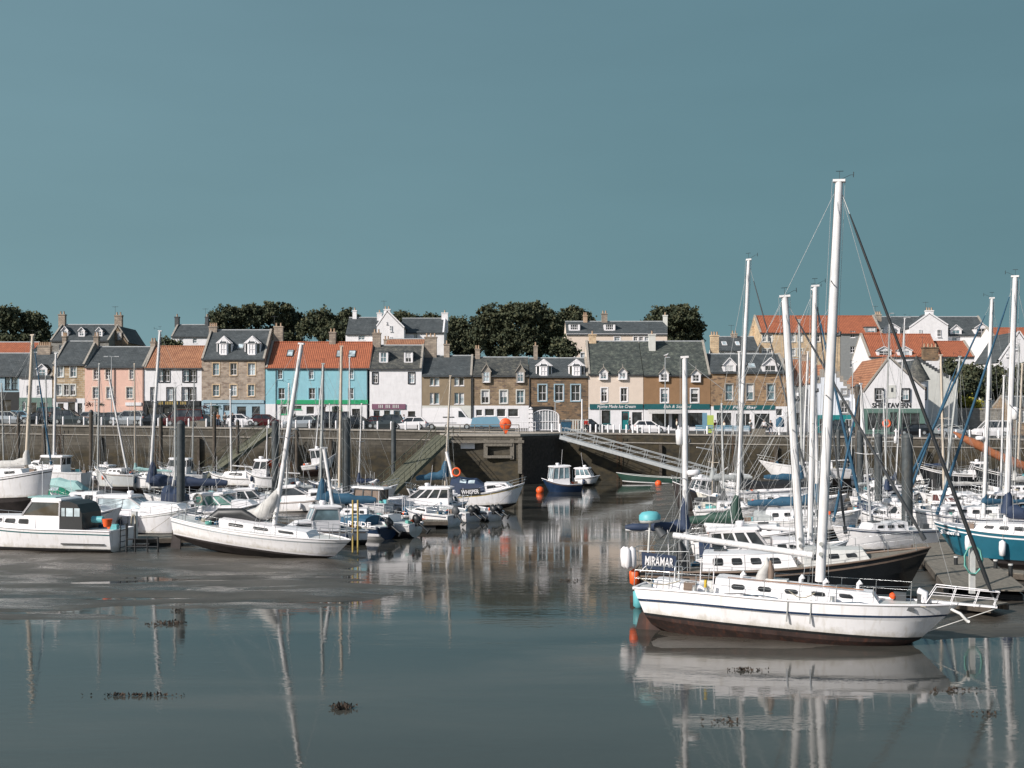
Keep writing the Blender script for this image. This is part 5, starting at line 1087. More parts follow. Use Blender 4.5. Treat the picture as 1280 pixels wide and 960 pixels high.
# ---- left: grounded motor boat and yacht in front
b = Boat('motor_boat', 'white motor launch with grey stripes and black cockpit screen aground at left edge', 'motor boat', (152, 686, 63.5), (-62, 680, 65), 3.0, 1.05, 1.5, 1.02, draft=.5, stripe='teal_dark', tw=.92, tr=.0, full=.6, rake=1.2, sheerw=.07)
b.cabin(.44, .86, .42, wf=.7, nw=4, name='cabin', slant=.5, wh=.4, taper=.7)
zt = b.wheelhouse(.30, .54, .75, .75, wf=.72, slf=.75, nside=1, over=.12, nfront=3)
MB().box(b.X(.34), b.X(.5), -.75, .75, zt-.02, zt+.05).build('roof_mat', 'pale_teal', b.root)
x0 = b.X(.17); x1 = b.X(.298); w_ = b.hb(.3)*.7; zz = b.sheer(.2)-.02; r_ = [(x0+.25, zz+1.15), (x0+.6, zz+1.42), (x1, zz+1.48)]
q = MB(); q.loft([[V(x0, y, zz), V(x0+.05, y, zz+.9), V(x0+.3, y, zz+1.35), V(x0+.75, y, zz+1.5), V(x1, y, zz+1.5), V(x1, y, zz)] for y in (-w_, w_)]); k = q.build('cockpit_canopy', 'black', b.root)
for (a, c) in ((.12, .36), (.42, .72), (.78, .93)):
    for sg in (1, -1): MB().box(x0+(x1-x0)*a, x0+(x1-x0)*c, sg*w_-.012, sg*w_+.012, zz+.72, zz+1.15).build('window', 'glass_pale', k)
for zf, hh, m_ in ((.30, .05, 'black'),):
    q = MB()
    for i in range(8):
        t0_, t1_ = .03+.24*i/8, .03+.24*(i+1)/8; q.bar((b.X(t0_), b.hb(t0_)*.93+.02, .34), (b.X(t1_), b.hb(t1_)*.93+.02, .34), .06); q.bar((b.X(t0_), -b.hb(t0_)*.93-.02, .34), (b.X(t1_), -b.hb(t1_)*.93-.02, .34), .06)
    q.build('rubbing_strake', 'black', b.root)
x = b.X(0); q = MB()
for dy in (-.5, .3): q.tube([(x-.06, dy, -.3), (x-.1, dy, 1.7)], .025, 5)
for k_ in range(5): q.tube([(x-.09, -.5, .1+.3*k_), (x-.09, .3, .1+.3*k_)], .02, 4)
q.build('boarding_ladder', 'black', b.root)
q = MB(); q.tube([(x+.3, 1.0, 1.25), (x+.3, 1.0, 1.3), (x+.3, 1.0, 1.65)], [.18, .2, .27], 10); q.build('bucket', 'orange', b.root)
MB().tube([(b.X(.46), 0, zt), (b.X(.46), 0, zt+1.9)], .02, 4).build('aerial', 'white', b.root); q = MB(); q.tube([(x+.9, .3, 1.55), (x+1.5, .3, 1.55)], .18, 10); q.build('gas_bottle', 'turquoise', b.root)
b.clutter(.03, .16, 5); b.rails(.6, 1, .55, n=3)
b = Boat('sailing_yacht', 'slim white yacht aground on the mud at left with tilted mast and crumpled sail', 'sailing boat', (222, 665, 64), (437, 698, 61), 2.7, .78, .95, .86, draft=.75, anti='antifoul_dark', boot='white', rake=1.5, tr=.3, tw=.55, roll=3, full=.75, stripe='silver', deck='white2')
zt = b.cabin(.28, .8, .34, wf=.6, nw=3, wh=.4); b.keel(.3, .62, .9); b.rudder(d=.9); b.hatch(.6, zt-.04)
b.mast((342, 663, 62.5), (377, 430), .13, .1, spr=(.5,), wr=.010, sprw=.28, fs=None, m='mast_white')
q = MB(); pts = [b.loc(*p) for p in ((349, 610, 62.5), (341, 625, 62.6), (333, 637, 62.8), (323, 644, 63), (306, 640, 63.2))]; q.tube(pts, [.1, .34, .5, .42, .12], 9); o = q.build('crumpled_sail', 'canvas', b.root)
for v in o.data.vertices: v.co += noise.noise_vector(v.co*2.3)*.14
b.boom((296, 640, 63.3), start=(341, 642, 62.5), r=.05)
b.lifelines(.08, .86, .55, 7); b.rails(.86, 1, .6, n=3, r=.02); b.rails(0, .1, .6, n=2, name='pushpit', r=.02); b.clutter(.05, .28, 6)
q = MB(); q.tube([(b.X(.2), -.4, b.sheer(.2)), (b.X(.25), 0, b.sheer(.2)+.45), (b.X(.38), 0, zt+.3), (b.X(.48), 0, zt)], [.18, .26, .22, .1], 8, sq=1.5); q.build('sprayhood', 'black', b.root)

# ---- left moorings, near to far
motor('white cruiser with pale teal windscreen moored behind the motor launch', (60, 672, 74), (152, 674, 73), 2.9, 1.5, wh=(.12, .62, .5, .7), cab=(.5, .85, .4, 0), glass='glass_green', wk=dict(slf=1.2, nside=2), clut=4)
motor('big white cruiser with grey screen cover left of the tall steel pile', (125, 670, 76), (248, 674, 74), 3.2, 1.55, wh=(.05, .6, .6, .85), cab=(.5, .9, .45, 0), glass='glass_pale', wk=dict(slf=1.7, nside=1), clut=5)
b = Boat('motor_sailer', 'pale grey double ender with dark bottom at far left pointing right', 'sailing boat', (-60, 625, 88), (67, 621, 86), 3.2, 1.45, 2.0, 1.4, draft=1.7, tops='hull_white', anti='antifoul_dark', boot='antifoul_dark', stripe='black', rake=.9, tw=.4, full=.6)
b.cabin(.4, .78, .5, nw=2); b.rails(.6, 1, .6); b.mast((32, 597, 87), (41, 419), .13, .1, spr=(.5,), m='mast_tan', wr=.013, sprw=.3, fs='blue_cover', fsr=.06); b.boom((-30, 585, 87.5), start=(33, 583, 87), cover='canvas', cr=.3); b.clutter(.3, .9, 6)
b = motor('cabin boat under green tarpaulin and pale teal cover on left', (40, 645, 96), (110, 645, 95), 2.8, 1.35, can=(.02, .8, 1.75, 'green_cover'), rail=None, clut=4, name='covered_boat')
b.canopy(.35, .98, 1.75, 'pale_teal', wf=.55, win=False)
b = sail('white yacht with aft cabin and arched dark window below the green tarpaulin boat', (140, 655, 86), (62, 652, 86), 3.0, 1.6, (122, 600, 86), (124, 455), None, (140, 610, 86), r=(.05, .04), mm='mast_grey', cab=(.2, .7, .7), nw=2, clut=5)
b = motor('white trawler style cruiser with small wheelhouse at far left by the quay wall', (108, 612, 118), (34, 610, 119), 3.2, 1.9, wh=(.35, .75, .9, .9), cab=(.7, .95, .5), clut=5)
b.mast((67, 596, 118), (70, 442), .13, .1, spr=(), wr=.014, vane=False)
sail('grey hulled yacht with radar arch aground below the quay at left', (175, 613, 112), (118, 612, 113), 2.9, 1.7, (158, 585, 112), (136, 470), None, (120, 588, 112), r=(.09, .07), boomstart=(158, 590, 112), clut=7, tops='hull_grey', draft=1.0)
sail('white yacht with thin tan mast and pale teal deck cover', (215, 615, 112), (158, 614, 113), 2.8, 1.5, (169, 590, 112), (168, 455), 'pale_teal', (215, 590, 112), r=(.05, .04), mm='mast_tan', clut=6, boomstart=(169, 588, 112))
b = motor('white cabin boat with square wheelhouse left of the steel pile', (255, 612, 115), (198, 610, 115), 2.9, 1.6, wh=(.35, .8, .9, .8), clut=6)
b = Boat('inflatable_dinghy', 'long dark inflatable with twin outboards tied below the left yachts', 'dinghy', (190, 632, 104), (128, 626, 106), 2.2, .55, .8, tops='darkgrey', anti='black', open_=True, deck='darkgrey', rail='darkgrey', sheerw=.3, draft=.2); b.outboard(-.4, 1.2); b.outboard(.4, 1.2)
b = sail('white yacht with long navy boom cover and leaning mast left of steel pile', (290, 645, 93), (180, 645, 93), 3.0, 1.35, (187, 612, 93), (200, 414), 'navy', (284, 606, 93), r=(.12, .09), boomstart=(189, 606, 93), cr=.42, clut=8, wr=.014)
b = sail('white yacht with navy hull panel reading EM behind the steel pile', (205, 658, 84), (300, 656, 84), 2.8, 1.3, (219, 600, 84), (219, 485), None, (215, 610, 84), r=(.07, .06), tops='hull_white', clut=6, mm='mast_grey', cab=(.35, .75, .4), stripe='navy_gloss')
b.canopy(.02, .3, 1.4, 'navy', z0=1.2, win=False); MB().box(b.X(.04), b.X(.34), -b.hb(.2)-.07, -b.hb(.2)-.02, .85, 1.45).build('name_panel', 'navy_gloss', b.root); text('EM', .95, 'white', b.root, (b.X(.27), -b.hb(.2)-.09, 1.14), height=.36, name='name_lettering')
b = motor('white pilothouse cruiser with green glass and long roof', (242, 660, 81), (332, 658, 80), 2.9, 1.25, wh=(.1, .68, .55, .85), cab=(.6, .9, .4, 0), glass='glass_green', wk=dict(slf=1.3, nside=3, over=.3), clut=5)
b.lifering((b.X(.2), -1.35, 1.7), 'rope', .3)
motor('white pilothouse fishing cruiser with dark glass right of the green glass one', (290, 650, 87), (352, 648, 87), 2.7, 1.2, wh=(.15, .7, .55, .8), cab=(.6, .9, .4, 0), wk=dict(slf=.9, nside=2, over=.25), clut=5, ob=1, obt=50)
sail('low white racing yacht with dark window line beneath the timber gangway', (330, 612, 112), (262, 610, 114), 2.7, 1.2, (289, 590, 112), (288, 487), None, (330, 585, 112), r=(.08, .06), boomstart=(290, 582, 112), clut=5, draft=1.2, cab=(.25, .7, .5), nw=1)
b = motor('white wheelhouse boat with orange dan buoys on its stern', (350, 615, 108), (306, 614, 108), 2.7, 1.5, wh=(.35, .78, .9, .85), clut=6); b.mast((333, 590, 108), (334, 533), .05, .04, spr=(), wires=False, vane=False)
for i in range(4): q = MB(); q.sphere((b.X(.1+.06*i), -.9+.3*i, 2.0+.25*(i % 2)), .28, 8, 6); q.build('buoy', 'orange', b.root)
b = motor('white cruiser with sloping windscreen just right of the dark steel pile', (352, 645, 93), (438, 642, 92), 2.9, 1.3, wh=(.05, .5, .6, .75), cab=(.45, .85, .55, 1), wk=dict(slf=1.5, nside=1), clut=5)
b = motor('small white wheelhouse boat with flared bow high on mud below the quay', (379, 592, 137), (421, 588, 137), 2.6, 1.0, wh=(.3, .65, .8, .9), rail=None, sb=1.9, draft=.8, clut=5, anti='antifoul_red'); b.mast((393, 580, 137), (404, 455), .07, .05, spr=(), wr=.014, vane=False)
b = sail('white yacht hull with long low cabin tied left of the grey pipe pile', (375, 622, 110), (345, 618, 112), 2.6, 1.3, (345, 600, 111), (398, 440) if False else (352, 500), None, (375, 592, 111), r=(.05, .04), mm='mast_grey', clut=5)
b = motor('blue hulled workboat low in the water behind the left masts', (432, 620, 122), (385, 618, 122), 2.5, 1.1, tops='navy', rail=None, clut=8, cab=(.5, .8, .4, 1), name='workboat')
b = motor('white cabin boat with boxy wheelhouse beside the slim grounded yacht', (455, 682, 71), (342, 684, 69), 2.6, 1.1, wh=(.3, .64, .75, .85), cab=(.6, .85, .4, 1), wk=dict(slf=.35, nside=1, sla=.15), sb=1.35, clut=6, glass='glass_blue', draft=.6)
b.mast((420, 660, 71), (405, 560), .1, .12, spr=(), wires=False, vane=False)
b = sail('blue covered yacht with long teal boom cover in front of grey pipe pile', (488, 665, 80), (395, 662, 80), 2.8, 1.2, (400, 640, 80), (404, 455), 'blue_cover', (470, 628, 80), r=(.085, .07), mm='mast_grey', boomstart=(402, 628, 80), cr=.38, clut=7, wr=.013, tops='pale_teal')
b = motor('navy and white speedboat with name lettering and raised outboard on left channel edge', (486, 675, 73.5), (415, 668, 76), 2.3, .95, can=(.25, .8, .7, 'blue_cover'), tops='navy_gloss', anti='white', rail=None, ob=1, obt=55, draft=.45, boot='white', clut=3, name='speedboat'); hull_text(b, 'RTIDE', .3, .62, 1.7, .32, side=1, out=.04)
motor('timber cabin workboat with corrugated shelter behind the blue covered yacht', (486, 648, 89), (432, 645, 90), 2.8, 1.3, wh=(.12, .75, .35, .9), glass='cabinwood', rail=None, clut=7, name='workboat', wk=dict(m='darkgrey', nside=3, slf=.1, over=.3), aerial=False)
b = sail('white yacht with mast rising through the blue house in photo left middle', (400, 636, 98), (470, 634, 98), 2.8, 1.3, (424, 612, 98), (427, 433), None, (402, 600, 98), r=(.12, .10), mm='mast_tan', clut=7, boomstart=(424, 600, 98))
b = sail('white yacht with bare mast just left of the red sign house', (430, 632, 103), (498, 630, 103), 2.8, 1.3, (437, 612, 103), (437, 447), None, (434, 600, 103), r=(.06, .05), mm='mast_white', clut=6, boomstart=(437, 598, 103))
b = motor('open white speedboat with grey outboard at the end of left moorings', (520, 672, 74.5), (462, 668, 76), 2.2, 1.0, ob=1, obt=50, rail=(.4, 1), clut=5, cab=(.45, .8, .3, 1), name='speedboat')
b = motor('white cruiser with dark side windows and swept windscreen on left channel edge', (568, 648, 91), (468, 648, 92), 3.0, 1.3, wh=(.05, .62, .7, .85), cab=(.6, .9, .4, 0), wk=dict(slf=1.4, nside=4), clut=6)
b = motor('small white dayboat carrying an orange fender on its side', (568, 658, 82), (508, 652, 84), 2.3, 1.0, rail=(.2, 1.0), ob=1, obt=40, clut=6, cab=(.45, .8, .3, 1), name='dayboat', obm='darkgrey'); b.fender(.45, 1, 'orange', .35, .3, .3); b.fender(.45, -1, 'orange', .35, .3, .3)
b = motor('open boat with two black tilted outboards at the pontoon end', (592, 653, 86), (548, 648, 88), 2.3, .9, rail=None, ob=2, obt=55, clut=7, name='dayboat')
b = motor('low white tender with black outboards at the tip of the left pontoon', (620, 650, 87), (585, 646, 89), 2.1, .8, rail=None, ob=2, obt=60, clut=6, name='dayboat')
b = motor('white cruiser with navy canopy and dark name board by the jetty', (562, 634, 99), (657, 629, 98), 2.8, 1.25, can=(.06, .5, 1.75, 'navy'), cab=(.5, .85, .5, 1), sb=1.65, stripe='gold', clut=6, rail=(.45, 1.0), boot='black')
b.lifering((b.X(.16), -1.25, 2.9), 'orange', .32); MB().box(b.X(.2), b.X(.46), -b.hb(.35)-.06, -b.hb(.35)-.02, .95, 1.5).build('name_board', 'black', b.root); text('WHISPER', 1.45, 'white', b.root, (b.X(.33), -b.hb(.35)-.08, 1.22), height=.34, name='name_lettering')
b.outboard(-.5, 1.3, 45); b.outboard(.5, 1.3, 45); MB().tube([(b.X(.08), -.5, 2.5), (b.X(.02), -.5, 4.6)], .12, 8).build('rolled_cover', 'white', b.root)
sail('white yacht with blue mast cover behind the navy canopy cruiser', (570, 634, 101), (508, 632, 101), 2.8, 1.3, (556, 612, 101), (563, 470), 'blue_cover', (520, 600, 101), r=(.07, .06), mm='mast_tan', boomstart=(556, 598, 101), cr=.35, clut=5)
# ---- smaller craft filling the moorings
for a in [
 ('sail', 'white sloop with orange dodger in the far left row before the wall', (88, 604, 124), (30, 602, 125), 2.3, 1.1, (60, 592, 124), (57, 470), 'orange_cloth', (85, 584, 124)),
 ('sail', 'small white yacht with black boom cover left of the dark red van', (212, 606, 122), (262, 605, 123), 2.3, 1.0, (240, 590, 122), (243, 474), 'black', (214, 585, 122)),
 ('motor', 'white fishing cuddy with tall aerials under the pink house', (150, 606, 123), (112, 604, 124), 2.2, 1.0, (.3, .7, .5, .7)),
 ('motor', 'low white speedboat with red stripe beside the navy boom cover yacht', (252, 628, 101), (302, 630, 100), 2.1, .8, None),
 ('motor', 'tiny white dayboat with dark hood between pilothouse cruisers', (268, 636, 96), (232, 634, 97), 2.0, .8, None),
 ('sail', 'white yacht with pale grey boom cover low in the middle of left moorings', (395, 640, 94), (322, 636, 95), 2.4, 1.0, (358, 618, 94), (361, 480), 'canvas_grey', (392, 610, 94)),
 ('sail', 'small sloop with navy sail cover at the gap beside the grey pipe pile', (470, 628, 104), (412, 625, 105), 2.3, 1.0, (448, 610, 104), (452, 505), 'navy', (474, 602, 104)),
 ('motor', 'white open launch with blue tarpaulin beside the timber cabin workboat', (498, 655, 85), (545, 653, 86), 2.1, .8, None),
 ('motor', 'white angling boat with small cuddy at the left moorings outer end', (540, 645, 93), (585, 642, 94), 2.1, .9, (.45, .75, .4, .6)),
 ('motor', 'grey launch with turquoise cover tucked below the motor launch rail', (180, 662, 80), (222, 660, 80), 2.1, .9, None),
 ('sail', 'white yacht with furled tan jib far left behind the pale grey double ender', (28, 612, 112), (-25, 610, 113), 2.4, 1.1, (5, 596, 112), (2, 480), 'blue_cover', (25, 590, 112)),
 ('motor', 'white cabin cruiser stern on under the long steel gangway foot', (935, 622, 108), (902, 616, 112), 2.3, 1.0, (.2, .6, .5, .7)),
 ('sail', 'white yacht with dark grey cover between fishing boat and black boom yacht', (868, 655, 80), (965, 652, 79), 2.5, 1.1, (905, 632, 80), (902, 505), 'darkgrey', (868, 626, 80)),
 ('sail', 'small white yacht with teal cover close under the quay at right', (1030, 612, 120), (1090, 610, 121), 2.4, 1.1, (1064, 592, 120), (1066, 455), 'blue_cover', (1035, 588, 120)),
 ('motor', 'white wheelhouse launch between the two second row steel piles', (1112, 640, 90), (1070, 636, 91), 2.2, 1.0, (.3, .7, .5, .7)),
 ('sail', 'white yacht with navy boom cover behind the black fishing boat', (1150, 606, 130), (1215, 604, 131), 2.5, 1.1, (1185, 590, 130), (1187, 470), 'navy', (1155, 582, 130)),
 ('sail', 'white yacht with tan boom cover at right of the orange sail', (1310, 632, 98), (1225, 628, 99), 2.6, 1.2, (1268, 610, 98), (1274, 430), 'canvas', (1305, 600, 98)),
 ('motor', 'blue and white cruiser half hidden behind the teal yacht cabin', (1275, 655, 76), (1205, 657, 75), 2.5, 1.1, (.2, .6, .5, .7)),
 ('motor', 'white cruiser with navy hood beside the crossed rail yacht', (1060, 655, 79), (1120, 657, 78), 2.3, 1.0, None),
 ('sail', 'white yacht seen bow on just left of the biggest steel pile', (1118, 640, 92), (1100, 655, 84), 2.4, 1.2, (1109, 628, 88), (1104, 490), 'navy', (1117, 612, 92)),
]:
    if a[0] == 'sail': sail(a[1], *a[2:8], a[8], a[9], r=(.055, .04), cr=.22, boomstart=(a[6][0], a[9][1]+2, a[6][2]), clut=7, wr=.013, mm=RB.choice(['mast_grey', 'mast_white', 'alu']))
    else:
        hood = None if a[6] else (.2, .7, .8, 'blue_cover' if 'blue' in a[1] else 'turquoise' if 'turq' in a[1] else 'navy' if 'navy' in a[1] else 'darkgrey' if 'hood' in a[1] else 'canvas')
        motor(a[1], *a[2:6], wh=a[6], can=hood if 'speedboat' not in a[1] else None, cab=(.5, .85, .35, 1), ob=1, obt=RB.choice((0, 50)), clut=7, stripe='red' if 'red stripe' in a[1] else RB.choice([None, 'navy_gloss', 'teal_dark']), tops='hull_grey' if 'grey launch' in a[1] else 'hull_white', name='small_motorboat')
# ---- inner basin
b = motor('navy hulled fishing boat with white wheelhouse afloat in the inner basin', (724, 614, 123), (678, 617, 122), 2.9, 1.0, wh=(.32, .98-.2, .7, 1.15), tops='navy_gloss', boot='navy_gloss', stripe=None, rail=None, sb=1.55, clut=5, name='fishing_boat', cat='fishing boat', wk=dict(nside=3, slf=.25, nfront=3), glass='glass_blue', draft=.3)
b = motor('small white cabin cruiser behind the navy hulled boat in the basin', (722, 605, 133), (750, 605, 132), 2.4, .9, wh=(.0, .7, .35, .7), rail=None, clut=3, glass='glass_blue', wk=dict(nside=3, slf=.5), draft=.3)
b = Boat('open_boat', 'long open green boat lying under the steel gangway', 'rowing boat', (850, 605, 137), (770, 601, 139), 2.2, .7, .95, tops='green_dark', boot='white', anti='white2', open_=True, rail='white2', deck='timber_green', draft=.3)
# ------------------------------------------------------------------ floating buoys
def buoy(px, py, r, m, label, grp=None):
    D = H*F/(py-HY); o = thing('mooring_buoy', label, 'buoy', P(px, py, D), group=grp)
    q = MB(); q.sphere((0, 0, r*.6), r, 12, 8); f = q.build('float', m, o); MB().tube([(0, 0, r*1.5), (0, 0, r*1.9)], .05, 5).build('eye', 'black', f)
buoy(675, 616, .4, 'orange', 'round orange buoy floating left of the navy hulled boat')
buoy(823, 607, .38, 'orange', 'round orange buoy floating by the open green boat')
# ------------------------------------------------------------------ mooring piles
PL = [(226, 525, 79, .27, 'pile_steel', 'thick steel pile with domed cap in front of the dark red van'), (344, 525, 98, .29, 'pile_steel', 'steel pile with domed cap left of the tilted white mast'), (433, 521, 97, .32, 'pile_steel', 'thick steel pile beside the tan mast before the blue house'),
      (492, 526, 125, .25, 'pile_steel', 'slim steel pile left of the lower timber gangway'), (114, 512, 128, .22, 'pile_wood', 'slim dark pile before the pink house'), (55, 531, 126, .24, 'pile_wood', 'dark timber pile by the trawler style cruiser'), (23, 516, 100, .12, 'pile_wood', 'thin brown timber pile at the far left'),
      (201, 519, 126, .2, 'pile_wood', 'dark timber pile behind the leaning mast'), (268, 514, 134, .2, 'pile_wood', 'dark timber pile near people on the quay'), (297, 524, 138, .2, 'pile_wood', 'short dark pile supporting the upper gangway'), (371, 534, 130, .2, 'pile_wood', 'brown timber pile right of the tilted white mast'),
      (1134, 541, 70, .32, 'pile_steel', 'largest steel pile on the right standing by the wooden walkway'), (1098, 541, 86, .28, 'pile_steel', 'steel pile second nearest on the right'), (1075, 536, 104, .28, 'pile_steel', 'mid distance steel pile below the tavern'), (1059, 537, 122, .24, 'pile_steel', 'farther steel pile left of the tavern'), (1048, 536, 132, .2, 'pile_steel', 'farthest slim steel pile on the right'),
      (1072, 480, 138, .3, 'pile_wood', 'tall timber pole before the tavern corner')]
for px, ty, D, r, m_, lab in PL:
    z1 = Z(ty, D); o = thing('mooring_pile', lab, 'pile', (X(px, D), D, -.5)); q = MB(); q.tube([(0, 0, 0), (0, 0, z1+.5-.3)], r, 16); q.build('shaft', m_, o)
    q = MB(); q.tube([(0, 0, z1+.5-.3), (0, 0, z1+.5-.25), (0, 0, z1+.5-.1), (0, 0, z1+.5)], [r*1.05, r*1.05, r*.8, r*.1], 16); q.build('cap', 'pile_steel', o)
    if m_ == 'pile_steel' and r > .26:
        q = MB(); zc = 1.1
        for a in range(4): q.bar((r*1.7*math.cos(a*math.pi/2), r*1.7*math.sin(a*math.pi/2), zc), (r*1.7*math.cos((a+1)*math.pi/2), r*1.7*math.sin((a+1)*math.pi/2), zc), .12)
        q.build('guide_collar', 'pile_steel', o)
# ------------------------------------------------------------------ pontoons
def pontoon(label, a, b, w_, z=.55, posts=0, name='pontoon', m='timber'):
    a, b = Vector((X(a[0], a[1]), a[1], 0)), Vector((X(b[0], b[1]), b[1], 0)); c = (a+b)/2; d = (b-a); L = d.length
    o = thing(name, label, 'pontoon', (c.x, c.y, z), math.atan2(d.y, d.x)); q = MB(); n = int(L/.16)
    for i in range(n): x = -L/2+L*i/n; q.box(x, x+L/n-.012, -w_/2, w_/2, 0, .05)
    q.build('deck_boards', m, o); q = MB()
    for s_ in (-1, 1): q.box(-L/2, L/2, s_*w_/2-.06, s_*w_/2+.06, -.22, -.002)
    q.build('side_beam', 'pile_wood', o); k = max(2, int(L/3.2))
    for i in range(k): x = -L/2+L*(i+.5)/k; MB().box(x-.8, x+.8, -w_/2+.1, w_/2-.1, -.75, -.24).build('float', 'rubber', o)
    for i in range(posts):
        x = -L/2+L*(i+.5)/posts; q = MB(); q.tube([(x, -w_/2, 0), (x, -w_/2, .5)], .09, 8); pp = q.build('bollard', 'black', o); MB().tube([(x, -w_/2, .5), (x, -w_/2, .56)], .1, 8).build('cap', 'white2', pp)
    return o
pr = pontoon('grey timber walkway pontoon running back between right moorings', (1235, 47), (1120, 100), 3.0, .62, 6)
pontoon('short timber finger pontoon in front of the near ketch bow', (1045, 49.5), (1250, 44), 1.2, .5, 0)
pontoon('finger pontoon alongside the teal yacht', (1178, 56), (1330, 52), 1.1, .5, 3)
pontoon('finger pontoon behind the white motor sailer', (900, 58), (1150, 57), 1.0, .5, 2)
pontoon('finger pontoon in the middle of the right moorings', (900, 78), (1140, 77), 1.0, .5, 3)
pontoon('farther finger pontoon on the right moorings', (900, 104), (1120, 103), 1.0, .5, 3)
pl = pontoon('timber pontoon between the motor launch and the slim yacht', (95, 66.5), (245, 67.5), 2.2, .75, 3)
pontoon('long timber pontoon crossing the left moorings', (-60, 79), (560, 81), 1.6, .5, 9)
pontoon('far timber pontoon along the left moorings', (-60, 103), (600, 102), 1.6, .5, 10)
pontoon('inner timber pontoon at the foot of left gangway', (120, 126), (420, 124), 1.6, .6, 6)
o = thing('mooring_ladder_frame', 'black steel ladder frame at the end of the left pontoon', 'ladder', (X(176, 62.5), 62.5, 0))
q = MB()
for x in (-.75, -.3, .35, .9): q.tube([(x, 0, -.3), (x, 0, 1.9 if x < 0 else 1.2)], .05, 5)
for z in (.25, .7, 1.1): q.tube([(-.75, 0, z), (.9, 0, z)], .04, 5)
q.build('frame', 'black', o)
o = thing('timber_post', 'short timber post hung with coiled rope at the left pontoon', 'post', (X(168, 65.8), 65.8, .78)); q = MB(); q.box(-.14, .14, -.14, .14, 0, 1.5); q.build('post', 'white2', o)
q = MB(); q.tube([(.12*math.cos(a*.8), -.18+.02*math.sin(a), .9+.45*math.sin(a*.8)) for a in range(22)], .035, 4); q.build('coiled_rope', 'rope', o)
o = thing('mooring_chain', 'rusty yellow mooring chain hanging before the grounded yacht bow', 'chain', (X(441, 66), 66, 0)); q = MB()
for dx in (0, .28): q.tube([(dx, 0, -.2), (dx, .0, 2.9)], .055, 5)
q.build('chain', 'gold', o)
# coil of green rope on a pontoon post
o = thing('rope_coil', 'coil of pale green rope hung on a post at the right pontoon', 'rope', (X(1215, 46), 46, .65)); q = MB(); q.box(-.1, .1, -.08, .08, 0, 1.9); q.build('post', 'white2', o); q = MB(); q.tube([((.34+.04*math.sin(a*1.7))*math.cos(a*.7), -.14+.03*math.sin(a), 1.3+.55*math.sin(a*.7)) for a in range(46)], .028, 4); q.build('coil', 'rope_green', o)
# ------------------------------------------------------------------ gangways
def gangway(label, a, b, w_, m, rm, truss, side=(1, -1)):
    a, b = P(*a), P(*b); d = b-a; L = d.length; o = thing('gangway', label, 'gangway', (a+b)/2); o.rotation_euler = (0, -math.asin(d.z/L), math.atan2(d.y, d.x))
    q = MB(); n = int(L/.3)
    for i in range(n): x = -L/2+L*i/n; q.box(x, x+L/n-.03, -w_/2, w_/2, -.03, .03)
    q.build('deck_boards', m, o)
    for s_ in (-1, 1):
        q = MB(); y = s_*(w_/2+.05); q.box(-L/2, L/2, y-.05, y+.05, -.35, .06); q.build('side_beam', rm, o)
        q = MB(); k = int(L/1.9); q.tube([(-L/2, y, 1.05), (L/2, y, 1.05)], .04, 5); q.tube([(-L/2, y, .55), (L/2, y, .55)], .03, 5)
        for i in range(k+1):
            x = -L/2+L*i/k; q.tube([(x, y, 0), (x, y, 1.05)], .035, 4)
            if truss and i < k: q.tube([(x, y, .05), (x+L/k, y, 1.0)], .02, 4)
        q.build('railing', rm, o)
gangway('timber ramp descending left from the quay before the stone house', (338, 536, 144), (252, 597, 133), 1.6, 'timber_green', 'timber_green', False)
gangway('green weathered timber ramp descending beside the jetty head', (556, 544, 138), (478, 617, 115), 2.0, 'timber_green', 'timber_green', False)
gangway('long grey steel gangway descending right from the jetty', (702, 545, 143.5), (892, 598, 138), 1.4, 'lead', 'lead', True)
